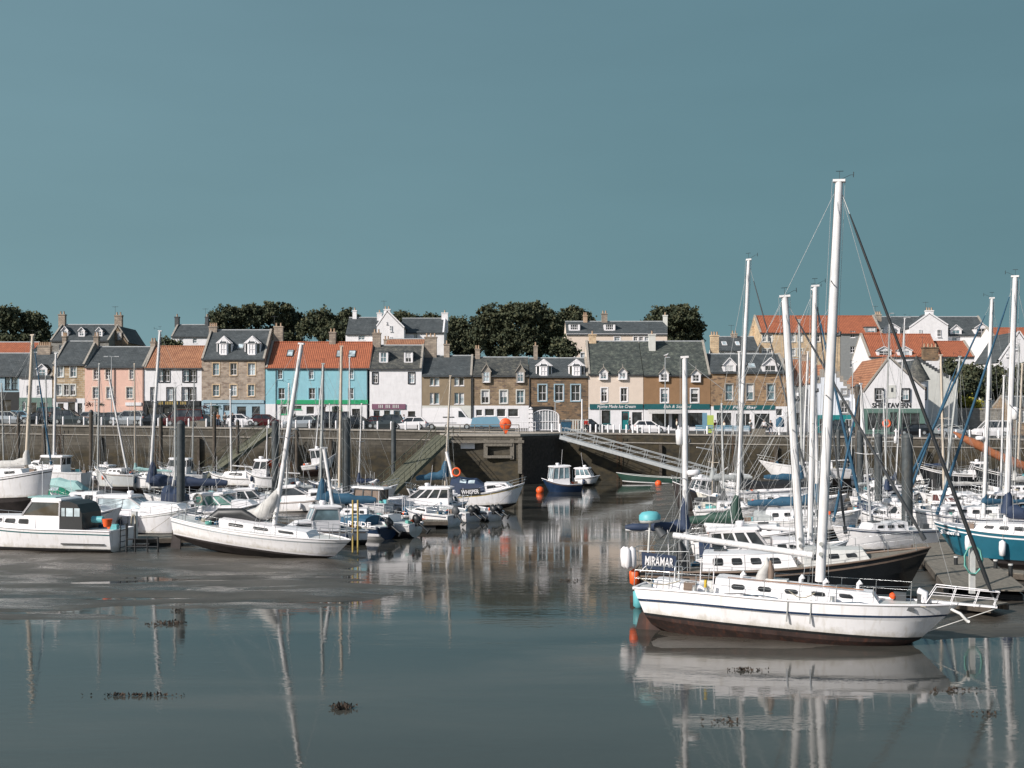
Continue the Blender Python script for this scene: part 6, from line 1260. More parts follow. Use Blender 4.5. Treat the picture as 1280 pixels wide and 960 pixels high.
# ------------------------------------------------------------------ vehicles
def car(label, px, D, col, fl=1, kind='hatch', L=4.2, name='parked_car', cat='car', head=0):
    x = X(px, D); o = thing(name, label, cat, (x, D, street_z(x, D)+.01), (0 if fl > 0 else math.pi)+math.radians(head)); W_ = .88
    S = {'hatch': (1.45, [(-2.1, .55, .85), (-1.95, .5, .98), (-.9, .3, .95), (.7, .3, .9), (1.6, .32, .78), (2.02, .4, .62), (2.1, .45, .5)], (-1.95, -1.45, .15, 1.0)),
         'suv': (1.75, [(-2.2, .55, 1.0), (-2.1, .5, 1.1), (-.9, .35, 1.08), (.8, .35, 1.05), (1.8, .38, .95), (2.15, .45, .75), (2.2, .5, .6)], (-2.1, -1.75, .2, .95)),
         'van': (2.0, [(-2.4, .5, 1.1), (-2.35, .45, 1.15), (-.9, .35, 1.15), (1.0, .35, 1.12), (2.0, .38, 1.0), (2.35, .45, .8), (2.4, .5, .65)], (-2.38, -2.25, .7, 1.6))}[kind]
    h, st, (c0, c1, c2, c3) = S; k = L/(4.2 if kind == 'hatch' else 4.4 if kind == 'suv' else 4.8)
    rings = []
    for i, (sx, zl, zh) in enumerate(st):
        w_ = W_*(.86 if i in (0, len(st)-1) else .97 if i in (1, len(st)-2) else 1); m_ = (zl+zh)/2
        rings.append([V(sx*k, -w_*.9, zl-.25), V(sx*k, -w_, m_-.1), V(sx*k, -w_*.95, zh), V(sx*k, w_*.95, zh), V(sx*k, w_, m_-.1), V(sx*k, w_*.9, zl-.25)])
    q = MB(); q.loft(rings, sm=False); zb = max(s_[2] for s_ in st)-.04
    W2 = W_*.9; W3 = W_*.72
    lo = [V(c0*k, -W2, zb), V(c3*k, -W2, zb-.05), V(c3*k, W2, zb-.05), V(c0*k, W2, zb)]; hi = [V(c1*k, -W3, h), V(c2*k, -W3, h), V(c2*k, W3, h), V(c1*k, W3, h)]
    for a in range(4): q.bar(lo[a], hi[a], .09); q.bar(hi[a], hi[(a+1) % 4], .08)
    m0, m1 = lo[0].lerp(lo[1], .5), hi[0].lerp(hi[1], .5); q.bar(m0, m1, .08); m0, m1 = lo[3].lerp(lo[2], .5), hi[3].lerp(hi[2], .5); q.bar(m0, m1, .08)
    q.loft([[v+V(0, 0, -.01) for v in hi], [v*1+V(0, 0, .06) for v in hi]])
    q.build('body', col, o); q = MB(); q.loft([lo, [v-V(0, 0, .02) for v in hi]]); q.build('windows', 'glass', o)
    for sx in (-1.3*k, 1.3*k):
        for sy in (-1, 1):
            q = MB(); q.tube([(sx, sy*(W_-.16), .32), (sx, sy*(W_+.01), .32)], .33, 14); wq = q.build('wheel', 'rubber', o); q = MB(); q.tube([(sx, sy*(W_+.005), .32), (sx, sy*(W_+.025), .32)], .2, 10); q.build('rim', 'silver', wq)
    for sy in (-1, 1):
        f = st[-2]; MB().sphere((f[0]*k+.02, sy*.62, f[2]-.1), .13, 8, 5).build('headlight', 'white', o); f = st[1]; MB().box(f[0]*k-.1, f[0]*k, sy*.7-.12, sy*.7+.12, f[2]-.25, f[2]-.05).build('tail_light', 'red', o)
        MB().box(c3*k-.35, c3*k-.2, sy*(W_+.02), sy*(W_+.14), zb-.02, zb+.1).build('mirror', col, o)
CD = 150.5
for a in [('silver hatchback parked at the far left of the quay', 14, 'silver', 1), ('dark hatchback second from left on the quay', 47, 'carblack', -1), ('dark grey estate parked before the ochre stone house', 88, 'cargrey', 1, 'suv', 4.7), ('dark car parked left of the silver estate below pink house', 128, 'cargrey', -1, 'hatch', 4.3),
          ('silver blue estate parked before the pink house', 159, 'silver', -1, 'suv', 4.5), ('black hatchback parked before the black shopfront', 190, 'carblack', -1, 'hatch'), ('dark red van parked before the black shopfront', 229, 'maroon', -1, 'van', 5.2), ('black car between red van and the standing people', 259, 'cargrey', 1, 'hatch', 3.8),
          ('silver saloon parked before the sky blue house', 375, 'silver', -1, 'hatch', 4.4), ('dark people carrier parked before the sky blue house', 413, 'carblack', -1, 'van', 5.0), ('black hatchback parked at the right end of the blue house', 451, 'carblack', 1, 'hatch', 4.2), ('dark green grey estate parked before the white shop', 483, 'cargrey', -1, 'suv', 4.3), ('white saloon parked left of the big white van', 511, 'white', -1, 'hatch', 4.6),
          ('white hatchback parked by the ice cream shop', 812, 'white', 1, 'hatch', 4.0)]:
    car(a[0], a[1], CD, a[2], a[3], *(a[4:]))
for a in [('white car in back row before green shop windows', 372, 'white', -1), ('pale car in back row left of the red sign shop', 440, 'silver', 1), ('dark red car in back row at the white shop', 478, 'maroon', 1), ('black car by the wall of the ice cream shop', 738, 'carblack', 1, 'hatch', 3.6), ('grey car partly hidden in back row before pink house', 150, 'silver', 1), ('teal panel van in back row at the far left', 70, 'teal_dark', 1, 'van', 4.6), ('white car behind standing people at stone house', 302, 'white', 1, 'hatch'), ('pale silver car in back row below the ochre stone house', 108, 'silver', -1), ('dark blue car in back row at far left green shopfront', 30, 'carblue', 1), ('dark car in back row between blue house and white shop', 398, 'carblack', -1), ('red car in back row left of blue house fascia', 334, 'maroon', 1), ('grey suv in front of the narrow teal shopfront', 1050, 'cargrey', 1, 'suv', 4.3), ('dark hatchback before the tavern shopfront', 1140, 'carblack', -1), ('silver car at right before the boundary wall', 1190, 'silver', 1), ('white van shaped car at the far right quay', 1240, 'white', -1, 'van', 4.8)]:
    car(a[0], a[1], 156.5, a[2], a[3], *(a[4:]))
# the tall white panel van
x = X(561, 151); o = thing('panel_van', 'large white high roofed panel van parked at quay by the jetty', 'van', (x, 151, street_z(x, 151)+.01)); q = MB()
prof = [(-3.3, .45), (-3.3, 2.6), (-3.1, 2.75), (1.3, 2.75), (1.6, 2.6), (2.35, 1.55), (3.1, 1.25), (3.3, .95), (3.3, .45)]
q.loft([[V(a, y, c) if c < 2 else V(a, y*.93, c) for a, c in prof] for y in (-1, 1)]); q.build('body', 'white', o)
MB().loft([[V(1.25, -1.01, 1.55), V(2.2, -1.01, 1.55), V(1.62, -.965, 2.3), V(1.25, -.96, 2.35)], [V(1.25, -.98, 1.55), V(2.2, -.98, 1.55), V(1.62, -.93, 2.3), V(1.25, -.93, 2.35)]]).build('side_window', 'glass', o)
MB().quad((1.68, -.85, 2.53), (1.68, .85, 2.53), (2.37, .9, 1.6), (2.37, -.9, 1.6)).build('windscreen', 'glass', o)
MB().box(-.7, .7, -1.025, -1.0, 1.5, 1.62).build('side_marking', 'darkgrey', o); MB().box(-2.9, 1.0, -1.02, -1.0, .8, .86).build('rubbing_strip', 'darkgrey', o)
for sx in (-2.1, 2.3):
    for sy in (-1, 1): q = MB(); q.tube([(sx, sy*.8, .36), (sx, sy*1.02, .36)], .38, 14); wq = q.build('wheel', 'rubber', o); MB().tube([(sx, sy*1.02, .36), (sx, sy*1.04, .36)], .22, 10).build('rim', 'silver', wq)
for sy in (-.75, .75): MB().sphere((3.15, sy, 1.0), .18, 8, 5).build('headlight', 'white2', o)
x = X(607, 149); o = thing('flatbed_trailer', 'pale blue covered trailer parked behind the orange lifebuoy', 'trailer', (x, 149, street_z(x, 149))); q = MB(); q.loft([[V(-1.9, y, .5), V(-1.6, y*.95, 1.6), V(1.4, y*.95, 1.75), V(1.9, y, .9), V(1.9, y, .5)] for y in (-.8, .8)]); q.build('cover', 'carblue', o); q = MB()
for sx in (-.5, .6): q.tube([(sx, -.85, .3), (sx, .85, .3)], .3, 10)
q.box(-2, 2, -.7, .7, .35, .49); q.build('chassis', 'darkgrey', o)
# ------------------------------------------------------------------ people (one skinned surface, clothing parts as bands)
def person(label, px, D, coat, leg, h=1.7, face=0, arm=.15, step=.12, bent=0):
    x = X(px, D); k = h/1.7; o = thing('person', label, 'person', (x, D, street_z(x, D)+.005), face)
    def skin(name, vs, es, rs, m, lv=1, par=None):
        me = bpy.data.meshes.new(name); me.from_pydata([Vector(v)*k for v in vs], es, []); me.materials.append(MT[m]); ob = bpy.data.objects.new(name, me); COL.objects.link(ob); ob.parent = par or o
        if not me.skin_vertices: ob.modifiers.new('Skin', 'SKIN')
        else: ob.modifiers.new('Skin', 'SKIN')
        sv = me.skin_vertices[0].data
        for i, r in enumerate(rs): sv[i].radius = (r*k, r*k*(.85)); 
        sv[0].use_root = True; s_ = ob.modifiers.new('Sub', 'SUBSURF'); s_.levels = lv; s_.render_levels = lv; return ob
    b = skin('body', [(0, 0, .9), (0, .0, 1.12), (0, 0, 1.34), (0, 0, 1.45), (0, 0, 1.52), (0, -.01, 1.61), (0, 0, 1.69),
                      (.19, 0, 1.36), (.24, .02, 1.1), (.22, -arm, .9), (.22, -arm-.05, .82), (-.19, 0, 1.36), (-.24, .0, 1.1), (-.23, arm*.6, .88), (-.23, arm*.6-.03, .8),
                      (.1, 0, .84), (.11, -step, .47), (.11, -step*1.1, .09), (.11, -step*1.1-.12, .03), (-.1, 0, .84), (-.11, step*.7, .47), (-.11, step*1.4, .09), (-.11, step*1.4-.12, .03)],
             [(0, 1), (1, 2), (2, 3), (3, 4), (4, 5), (5, 6), (2, 7), (7, 8), (8, 9), (9, 10), (2, 11), (11, 12), (12, 13), (13, 14), (0, 15), (15, 16), (16, 17), (17, 18), (0, 19), (19, 20), (20, 21), (21, 22)],
             [.14, .13, .15, .06, .07, .1, .07, .07, .05, .04, .04, .07, .05, .04, .04, .09, .07, .05, .04, .09, .07, .05, .04], 'skin')
    skin('jacket', [(0, 0, .86), (0, .0, 1.12), (0, 0, 1.36), (.19, 0, 1.37), (.245, .02, 1.1), (.225, -arm, .92), (-.19, 0, 1.37), (-.245, .0, 1.1), (-.235, arm*.6, .9)], [(0, 1), (1, 2), (2, 3), (3, 4), (4, 5), (2, 6), (6, 7), (7, 8)], [.175, .16, .17, .09, .07, .058, .09, .07, .058], coat)
    skin('trousers', [(0, 0, .9), (.1, 0, .84), (.11, -step, .47), (.11, -step*1.1, .1), (-.1, 0, .84), (-.11, step*.7, .47), (-.11, step*1.4, .1)], [(0, 1), (1, 2), (2, 3), (0, 4), (4, 5), (5, 6)], [.15, .105, .085, .07, .105, .085, .07], leg)
    q = MB(); q.sphere((0, .02*k, 1.65*k), .115*k, 10, 6); q.build('hair', 'cabinwood', o)
for a in [('person in an orange jacket walking on the quay by the red van', 272.5, 148.5, 'orange_cloth', 'denim', 1.75, .3), ('person in dark clothes walking beside the orange jacket person', 281, 148.8, 'black', 'black', 1.75, -.2), ('person in dark coat standing left of parked white car', 291, 149.4, 'darkgrey', 'denim', 1.7, 1.5),
          ('person in a dark red top near the blue bench', 894, 151, 'maroon', 'denim', 1.65, .5), ('person in pale jacket seated side of the blue bench', 905, 152, 'cream', 'denim', 1.6, 2), ('person in a white top standing at the fish bar doorway', 955, 155, 'white', 'black', 1.75, 0), ('person in dark top at the fish bar doorway right', 963.5, 154, 'black', 'denim', 1.7, .4), ('person in a grey jacket left of the fish bar doorway', 938, 156, 'cargrey', 'black', 1.7, 2.6),
          ('person in a pale blue coat walking past the white shop', 505, 158, 'carblue', 'denim', 1.7, 1.5), ('person in a red coat standing by the white slatted fence', 733, 150, 'red', 'black', 1.65, .2), ('person in dark coat between ice cream door and white car', 787, 155, 'darkgrey', 'denim', 1.75, -1.4), ('person in a cream jacket walking below the white awning', 846, 156, 'cream', 'black', 1.65, 1.6), ('person in navy coat standing right of cafe parasol', 992, 152, 'navy', 'denim', 1.75, .4), ('person in grey top beside the blue house fascia doorway', 403, 159.5, 'canvas_grey', 'denim', 1.7, 0), ('person walking in front of the ochre stone house', 82, 158, 'white2', 'denim', 1.7, 1.5), ('person in dark jacket walking before the tavern', 1124, 153, 'black', 'denim', 1.7, 1.2)]: person(*a)
# ------------------------------------------------------------------ street furniture
def one(name, label, cat, px, D, grp=None, dz=0, rz=0): x = X(px, D); return thing(name, label, cat, (x, D, street_z(x, D)+dz), rz, grp)
proto = None
for i, px in enumerate([12.5, 46, 79, 105, 127, 142, 160, 176, 198, 209, 236, 258, 287, 303, 336, 353, 370, 387, 404, 420, 437.5, 454.5, 472, 489, 507, 524, 690, 700, 708, 738, 745, 753, 760, 767, 775, 783, 791, 797, 803, 812, 824, 836, 848, 860, 884, 924, 974, 988, 1000, 1030, 1062, 1092, 1120, 1150, 1180, 1195, 1212, 1230, 1248, 1262]):
    D = 147.2; x = X(px, D)
    if proto is None:
        proto = one('bollard', 'white bollard on the quay edge', 'bollard', px, D, 'white bollards along the quay edge'); q = MB(); q.tube([(0, 0, 0), (0, 0, .9), (0, 0, .98), (0, 0, 1.02)], [.11, .11, .09, .02], 10); post = q.build('post', 'white', proto)
    else:
        c = proto.copy(); COL.objects.link(c); c.location = (x, D, street_z(x, D)); p2 = post.copy(); COL.objects.link(p2); p2.parent = c
def lamp(label, px, D, ty, arm=.8, head='lead', twin=False, kind='lamp'):
    o = one('street_lamp', label, 'street lamp', px, D); z = Z(ty, D)-o.location.z; q = MB(); q.tube([(0, 0, 0), (0, 0, z*.3), (0, 0, z)], [.09, .07, .05], 8); q.tube([(-arm if twin else 0, 0, z+.03), (0, 0, z), (arm, 0, z+.05)], .035, 5); q.build('pole', 'lead', o)
    for s_ in ((-1, 1) if twin else (1,)): MB().box(s_*arm-.3, s_*arm+.3, -.12, .12, z-.02, z+.1).build('lamp_head', head, o)
lamp('tall twin headed street lamp before the pink house', 139.5, 158, 446, .7, twin=True); lamp('street lamp before the ochre brown house', 831.5, 152, 447, .3); lamp('short street lamp before the sea gates', 694, 150, 503, .25); lamp('short curved lamp at ice cream shop', 750, 150, 506, .3); lamp('tall hill street lamp before the white terrace', 1131, 176, 397, .5); lamp('street lamp behind the right hand masts', 1112, 178, 392, .3)
def basket(label, px, D, ty, n=1):
    o = one('flower_basket_post', label, 'post', px, D); z = Z(ty, D)-o.location.z; q = MB(); q.tube([(0, 0, 0), (0, 0, z+.6)], .06, 8); q.tube([(-.75, 0, z+.35), (.75, 0, z+.35)], .04, 5); q.build('post', 'white2', o)
    for s_ in (-1, 1):
        q = MB(); rr = random.Random(px+s_)
        for i in range(70):
            p = V(s_*.75+rr.gauss(0, .22), rr.gauss(0, .18), z+rr.gauss(0, .14)); a = V(rr.uniform(-1, 1), rr.uniform(-1, 1), rr.uniform(-1, 1)).normalized()*.1; c = a.cross(V(0, 0, 1)).normalized()*.09; q.quad(p-a, p-c, p+a, p+c)
        q.build('basket', 'green_dark' if s_ > 0 else 'darkred', o)
basket('post with two hanging flower baskets before the pink house', 119, 149.5, 506); basket('post with hanging flower baskets before the tall stone house', 264, 149.5, 509); basket('post with hanging flower baskets before the sky blue house', 412, 149.5, 510)
o = one('lifebuoy_stand', 'large round orange lifebuoy housing on the jetty head', 'lifebuoy', 632, 137.5, dz=.35); z0 = 0; zc = Z(530, 137.5)-o.location.z
q = MB(); q.tube([(0, .2, zc-2), (0, .2, zc+.6)], .06, 6); q.build('post', 'blue_cover', o); q = MB(); q.tube([(0, .1, zc), (0, -.1, zc), (0, -.22, zc), (0, -.26, zc)], [.66, .68, .56, .2], 20); hs = q.build('housing', 'orange', o); MB().tube([(0, -.265, zc), (0, -.28, zc)], .15, 10).build('handle', 'red', hs); MB().prism([(-.35, -.05, zc-.55), (.35, -.05, zc-.55), (.1, -.05, zc-1.15), (-.1, -.05, zc-1.15)], (0, .1, 0)).build('stem', 'orange', o)
o = one('lifebuoy_stand', 'orange lifebuoy on the quay in front of the tavern', 'lifebuoy', 1108, 148); q = MB(); q.tube([(0, 0, 0), (0, 0, 1.9)], .05, 6); q.build('post', 'lead', o); q = MB(); n = 14; q.tube([(.42*math.cos(2*math.pi*i/n), -.1, 1.6+.42*math.sin(2*math.pi*i/n)) for i in range(n+1)], .14, 8); q.build('ring', 'orange', o)
# white arched gates and picket fence
o = one('sea_gates', 'white arched steel gates with fan of bars on the jetty', 'gate', 682, 149.5); q = MB(); w_, hh = 1.65, 1.9
arc = [(w_*math.cos(math.pi*i/14), 0, hh+.75*math.sin(math.pi*i/14)) for i in range(15)]; q.tube(arc, .06, 6)
for i in range(1, 14): x, _, z = arc[i]; q.tube([(x, 0, .1), (x, 0, z)], .03 if i % 3 else .05, 4)
q.tube([(-w_, 0, .15), (w_, 0, .15)], .06, 5); q.tube([(-w_, 0, 1.2), (w_, 0, 1.2)], .04, 5)
for s_ in (-1, 1): q.tube([(s_*w_, 0, 0), (s_*w_, 0, hh+.05)], .08, 6)
q.build('gate_leaf', 'white', o); MB().prism([(-w_+.1, .1, .05), (w_-.1, .1, .05), (w_-.1, .1, hh), (w_*.6, .1, hh+.5), (0, .1, hh+.68), (-w_*.6, .1, hh+.5), (-w_+.1, .1, hh)], (0, .05, 0)).build('boarding', 'lead', o)
o = one('white_fence', 'white slatted fence right of the arched gates', 'fence', 716, 150); q = MB()
for i in range(13): q.box(-1.9+i*.31, -1.76+i*.31, -.02, .02, 0, 1.5)
q.box(-1.95, 2.0, -.04, -.021, 1.4, 1.48); q.box(-1.95, 2.0, -.04, -.021, .2, .28); q.build('pickets', 'render_greywhite', o)
o = one('white_fence', 'white railings left of the arched gates', 'fence', 657, 147.5); q = MB()
for i in range(9): q.tube([(-1.2+i*.3, 0, 0), (-1.2+i*.3, 0, 1.15)], .03, 4)
for z in (.15, .6, 1.15): q.tube([(-1.25, 0, z), (1.25, 0, z)], .035, 5)
q.build('bars', 'white', o)
o = one('gate_pillar', 'ornate white stepped pillar left of the arched gates', 'pillar', 663.5, 149); q = MB()
for i in range(5): q.box(-.25, .25, -.2, .2, i*.55, i*.55+.42); q.box(-.14, .14, -.12, .12, i*.55+.42, i*.55+.55)
q.tube([(0, 0, 2.75), (0, 0, 3.0)], [.3, .05], 8); q.build('pillar', 'white', o)
o = one('flagpole', 'white flagpole beside the white slatted fence', 'flagpole', 727.5, 148); z = Z(500, 148)-o.location.z; q = MB(); q.tube([(0, 0, 0), (0, 0, z)], .09, 8); q.tube([(0, 0, z), (0, 0, z+.12)], [.1, .04], 8); q.build('pole', 'white', o)
o = one('wheeled_bin', 'blue wheeled bin behind the top of the steel gangway', 'bin', 708, 147.3); q = MB(); q.loft([[V(-.5, -.4, .15), V(.5, -.4, .15), V(.5, .4, .15), V(-.5, .4, .15)], [V(-.65, -.5, 1.25), V(.65, -.5, 1.25), V(.65, .5, 1.25), V(-.65, .5, 1.25)]]); q.build('tub', 'blue_cover', o); MB().loft([[V(-.7, -.55, 1.26), V(.7, -.55, 1.26), V(.7, .55, 1.26), V(-.7, .55, 1.26)], [V(-.5, -.4, 1.45), V(.5, -.4, 1.45), V(.5, .4, 1.45), V(-.5, .4, 1.45)]]).build('lid', 'darkgrey', o)
for i, (px, lab) in enumerate(((880, 'pale blue bench left of three before the fish bar'), (905, 'middle pale blue bench before the fish bar'), (926, 'rightmost pale blue bench before the fish bar'))):
    o = one('bench', lab, 'bench', px, 147.8, 'pale blue benches on the quay'); q = MB(); q.box(-1.1, 1.1, -.25, .25, .42, .48); q.build('seat', 'carblue', o)
    q = MB()
    for z in (.6, .78, .96): q.box(-1.1, 1.1, -.3, -.26, z, z+.13)
    q.build('backrest', 'carblue', o)
    for x in (-.95, 0, .95): MB().bar((x, -.25, 0), (x, -.25, 1.05), .07).build('leg', 'white2', o)
o = one('planter', 'square stone planter on the quay before the fish bar', 'planter', 948, 147.6); q = MB(); q.box(-.8, .8, -.35, .35, 0, .75); q.build('tub', 'timber', o)
o = one('planter', 'long dark stone planter on quay right of red van', 'planter', 249, 148); q = MB(); q.box(-1.0, 1.0, -.35, .35, 0, .7); q.build('tub', 'timber', o)
o = one('menu_board', 'bright green and blue menu board by the fish bar', 'sign', 888, 149.5); q = MB(); q.box(-.4, .4, -.05, .05, .1, 2.3); q.build('board', 'lime', o); MB().box(-1.0, -.42, -.04, .04, .6, 2.6).build('panel', 'carblue', o)
o = one('awning', 'white shop awning over the ochre brown shop', 'awning', 833, 164.4, dz=0); z = Z(512, 164)-o.location.z; q = MB(); q.loft([[V(-2.5, .2, z), V(2.5, .2, z), V(2.5, -1.2, z-.5), V(-2.5, -1.2, z-.5)], [V(-2.5, .2, z-.06), V(2.5, .2, z-.06), V(2.5, -1.2, z-.56), V(-2.5, -1.2, z-.56)]]); q.build('canvas', 'canvas', o)
for i, px in enumerate((1002, 1160, 1170)):
    pass
o = one('parasol', 'blue folded cafe parasol right of the fish bar', 'parasol', 975, 152); q = MB(); q.tube([(0, 0, 0), (0, 0, 2.2)], .03, 5); q.build('pole', 'white2', o); MB().tube([(0, 0, .9), (0, 0, 1.2), (0, 0, 1.9), (0, 0, 2.2)], [.5, .55, .5, .05], 10).build('canopy', 'blue_cover', o)
o = thing('boundary_wall', 'rough stone boundary wall behind the quay at the right', 'wall', (X(1215, 170), 170, street_z(50, 170))); q = MB(); q.box(-6.5, 6.5, 0, .6, -1, 3.3); q.build('masonry', 'stone_grey', o); MB().box(-6.6, 6.6, -.1, .7, 3.3, 3.5).build('coping', 'coping', o)
# ------------------------------------------------------------------ gulls
def gull(label, px, py, D, rz=0):
    o = thing('seagull', label, 'bird', P(px, py, D), rz); q = MB(); q.tube([(-.32, 0, .2), (-.2, 0, .18), (0, 0, .2), (.14, 0, .25), (.2, 0, .36), (.27, 0, .40), (.34, 0, .38)], [.015, .06, .1, .085, .05, .05, .01], 8); q.build('body', 'white', o)
    for s_ in (-1, 1): MB().loft([[V(-.36, s_*.03, .22), V(.08, s_*.1, .24), V(.05, s_*.1, .17)], [V(-.34, s_*.05, .22), V(.08, s_*.12, .24), V(.05, s_*.12, .17)]]).build('wing', 'lead', o)
    for s_ in (-1, 1): MB().tube([(0, s_*.04, .12), (.02, s_*.04, 0)], .01, 4).build('leg', 'orange', o)
gull('white gull perched on the street lamp before the ochre brown house', 832.5, 446, 152)
gull('white gull standing on the shelter roof of the timber workboat', 466, 606, 89)
# ------------------------------------------------------------------ weed on the mud and shallows
def weed(label, px, py, n, sx, sy, seed, h=.08, name='seaweed_clump'):
    D = H*F/(py-HY); rr = random.Random(seed); o = MB(); 
    for i in range(n):
        x, y = rr.gauss(0, sx), rr.gauss(0, sy); s_ = rr.uniform(.02, .07); z = .02+rr.random()*h
        o.add([(x+s_*rr.uniform(-1, 1), y+s_*rr.uniform(-1, 1), z*rr.random()) for _ in range(3)]+[(x+s_*rr.uniform(-.4, .4), y, z+s_*.4)], [(0, 1, 3), (1, 2, 3), (2, 0, 3)])
    ob = o.build(name, 'weed'); ob.location = (X(px, D), D, 0); return tag(ob, label, 'seaweed', kind='stuff')
weed('small mound of brown seaweed in the water at bottom centre left', 428, 886, 130, .13, .10, 1, .12)
weed('thin line of brown seaweed scraps near the mast reflection at left', 172, 870, 110, .5, .05, 2)
weed('dark seaweed scraps floating in the white hull reflection', 930, 838, 60, .28, .08, 3); weed('loose seaweed dots below the near yacht', 905, 902, 34, .25, .12, 4); weed('seaweed scraps at the right below the bowsprit', 1185, 864, 40, .35, .09, 5); weed('small seaweed speck on the right shallows', 1232, 893, 20, .15, .05, 6)
weed('flat oval of dark weed on the left shallows', 209, 780, 130, .32, .22, 7); weed('dark weed speck on the edge of the mud bank', 222, 764, 30, .12, .1, 8); weed('dark weed speck in the channel at centre', 708, 726, 30, .2, .2, 9)
# ------------------------------------------------------------------ trees and bushes
m, nt, b = newmat('leaves')
gi = nt.nodes.new('ShaderNodeNewGeometry'); cc = coords(nt); n1 = N(nt, 'ShaderNodeTexNoise', _Scale=.45, _Detail=3.0); nt.links.new(cc, n1.inputs['Vector'])
ad = N(nt, 'ShaderNodeMath', operation='MULTIPLY_ADD'); nt.links.new(gi.outputs['Random Per Island'], ad.inputs[0]); ad.inputs[1].default_value = .5; nt.links.new(n1.outputs[0], ad.inputs[2])
r = ramp(nt, [(.35, (.034, .044, .034)), (.6, (.055, .068, .043)), (.85, (.08, .088, .052)), (1, (.105, .105, .06))]); nt.links.new(ad.outputs[0], r.inputs[0]); nt.links.new(r.outputs[0], b.inputs['Base Color']); b.inputs['Roughness'].default_value = .85; b.inputs['Specular IOR Level'].default_value = .12
mat('bark', (.05, .042, .034), .95, var=.3)
mat('gorse', (.30, .28, .04), .9, var=.4)
def tree(label, px, D, top, base_py, lobes, name='broadleaf_tree', n=5200, leaf=.27, cat='tree', ground=None, m='leaves', seed=None):
    # lobes: (photo x, photo row, radius px x, radius px y)
    x = X(px, D); zg = hill(x, D) if ground is None else ground; rr = random.Random(seed or int(px*7+top)); o = thing(name, label, cat, (x, D, zg)); k = D/F
    L_ = [(X(a, D)-x, rr.uniform(-.4, .4)*c*k, Z(b_, D)-zg, c*k, d*k) for a, b_, c, d in lobes]
    zl = min(l[2] for l in L_)
    tb = MB(); tb.tube([(0, 0, -.5), (.1, 0, zl*.5), (0, .1, zl)], [.5, .38, .3], 8)
    for lx, ly, lz, rx, rz in L_: 
        tb.tube([(0, .1, zl*.75), (lx*.45, ly*.5, (zl+lz)/2), (lx*.9, ly*.9, lz+rz*.3)], [.24, .15, .05], 6)
        for _ in range(3): tb.tube([(lx*.6, ly*.6, lz-rz*.2), (lx+rr.uniform(-.8, .8)*rx, ly+rr.uniform(-.8, .8)*rx*.8, lz+rr.uniform(-.2, .8)*rz)], [.1, .03], 4)
    tb.build('trunk', 'bark', o)
    q = MB(); tot = sum(l[3]*l[4] for l in L_)
    for lx, ly, lz, rx, rz in L_:
        cl = []
        m_ = int(60+26*rx)
        for _ in range(m_):
            u = rr.uniform(-.75, 1); a = rr.uniform(0, 2*math.pi); s_ = math.sqrt(max(0, 1-u*u)); rad = rr.uniform(.45, .98); cl.append((lx+math.cos(a)*s_*rx*rad, ly+math.sin(a)*s_*rx*.85*rad, lz+u*rz*rad, rr.uniform(.35, .8)))
        nn = int(n*1.9*lobes_w(rx, rz, tot))
        for _ in range(nn):
            c = rr.choice(cl); g = c[3]*.85
            p = V(c[0]+rr.gauss(0, g*.62), c[1]+rr.gauss(0, g*.62), c[2]+rr.gauss(0, g*.5)); d = V(rr.uniform(-1, 1), rr.uniform(-1, 1), rr.uniform(-1, 1)).normalized(); e = d.orthogonal().normalized(); e = e*math.cos(1.3*rr.random())+d.cross(e)*math.sin(1.3); s_ = leaf*rr.uniform(.5, 1.25)
            q.add([p-d*s_, p+e*s_*.6, p+d*s_, p-e*s_*.6], [(0, 1, 2, 3)])
    q.build('crown', m, o)
def lobes_w(rx, rz, tot): return rx*rz/tot
tree('dark rounded tree at the far left skyline', 18, 225, 379, 430, [(10, 402, 28, 20), (38, 405, 20, 17), (-25, 405, 25, 20), (50, 420, 14, 11), (20, 428, 45, 14)], n=11000)
tree('small dark tree between pink house and cottage', 209, 200, 421, 440, [(207, 431, 11, 8), (218, 433, 8, 6)], n=1500)
tree('broad dark tree left behind the tall stone house', 300, 228, 379, 430, [(285, 400, 24, 18), (312, 396, 26, 17), (268, 415, 16, 16), (300, 424, 40, 18)], n=12000)
tree('dark tree behind the left part of sky blue house', 350, 232, 377, 430, [(345, 396, 28, 18), (367, 405, 18, 16), (345, 424, 36, 16)], n=11000)
tree('dark tree behind the right part of sky blue house', 404, 226, 384, 430, [(402, 402, 20, 17), (388, 412, 16, 13), (418, 416, 22, 14)], n=6500)
tree('dark tree touching the white hill house', 432, 228, 384, 430, [(433, 403, 16, 17), (424, 418, 14, 12)], n=4500)
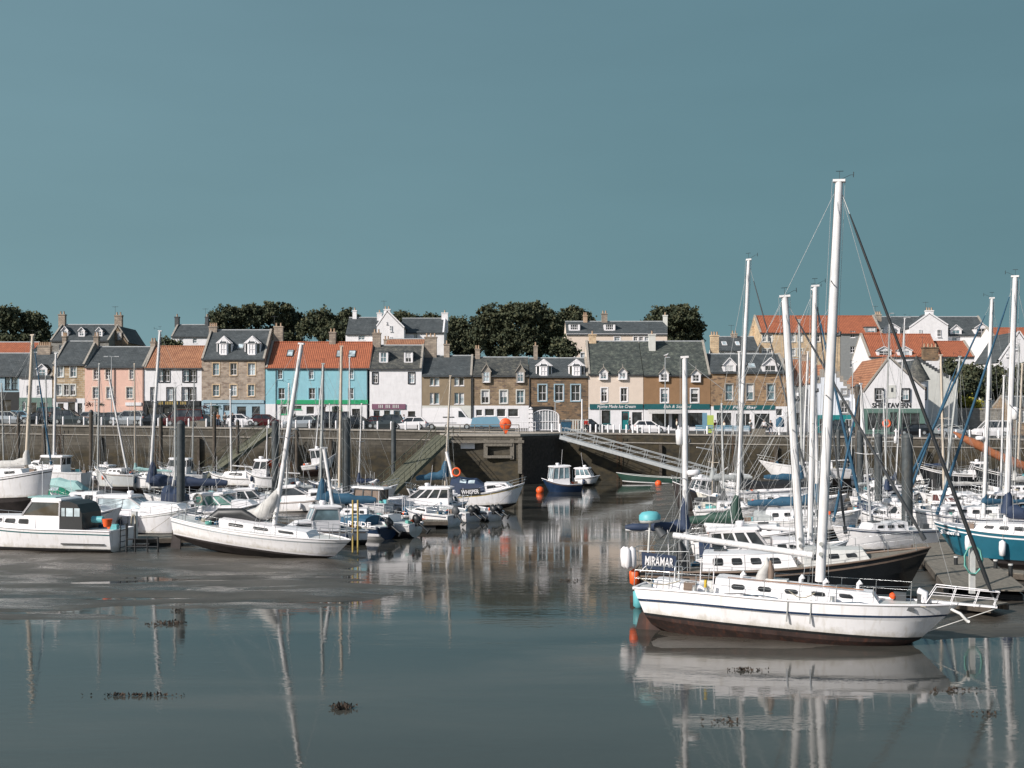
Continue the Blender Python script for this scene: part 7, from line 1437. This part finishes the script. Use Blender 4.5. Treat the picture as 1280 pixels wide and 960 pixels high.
tree('pale tree just showing over the white wing roof', 506, 240, 389, 400, [(502, 397, 11, 7), (515, 400, 9, 6)], n=1800)
tree('low tree top right of the white wing roof', 540, 242, 392, 400, [(536, 399, 10, 6), (545, 401, 8, 5)], n=1400)
tree('dark tree right of the white hill house', 575, 226, 393, 450, [(572, 412, 15, 17), (562, 430, 14, 16), (585, 432, 18, 22)], n=6500)
tree('largest dark tree behind the low stone houses', 630, 224, 376, 450, [(615, 400, 24, 21), (645, 398, 26, 21), (625, 430, 32, 24), (602, 415, 16, 22), (655, 425, 24, 24)], n=15000)
tree('dark tree behind canted dormer stone house', 675, 228, 378, 450, [(670, 398, 20, 20), (688, 405, 16, 18), (680, 430, 26, 22)], n=9000)
tree('dark tree left of the pale villa', 715, 232, 383, 430, [(715, 401, 20, 18), (730, 404, 13, 15), (704, 418, 16, 18)], n=7000)
tree('flowering shrub tree before the pale villa wall', 702, 192, 421, 450, [(701, 432, 11, 10), (712, 440, 10, 9)], n=1800, leaf=.25)
tree('isolated dark round tree right of the pale villa', 842, 228, 380, 430, [(830, 401, 24, 17), (852, 398, 24, 18), (866, 410, 16, 14), (842, 424, 38, 14), (815, 408, 16, 11)], n=13000)
for i, (px, py, w_, h_, D) in enumerate([(1190, 470, 18, 22, 182), (1215, 480, 22, 22, 180), (1245, 478, 22, 24, 181), (1272, 480, 22, 22, 180), (1200, 500, 16, 12, 174), (1180, 505, 12, 12, 172)]):
    tree(['dark bush beside the crow stepped gable', 'dark bush on slope left of three masts', 'dark bush on slope behind the tall right mast', 'dark bush on slope at the far right edge', 'low bush above the stone boundary wall', 'low dark bush right of the cream gable foot'][i], px, D, py-h_, 0, [(px, py, w_, h_), (px+w_*.5, py+h_*.4, w_*.7, h_*.6)], name='bush', n=3500, cat='bush', ground=street_z(55, 170)+1.5)
tree('yellow flowering gorse bush above the boundary wall', 1212, 171, 495, 510, [(1210, 503, 9, 5), (1219, 506, 6, 4)], name='bush', n=700, cat='bush', m='gorse', leaf=.2, ground=street_z(55, 170)+1)
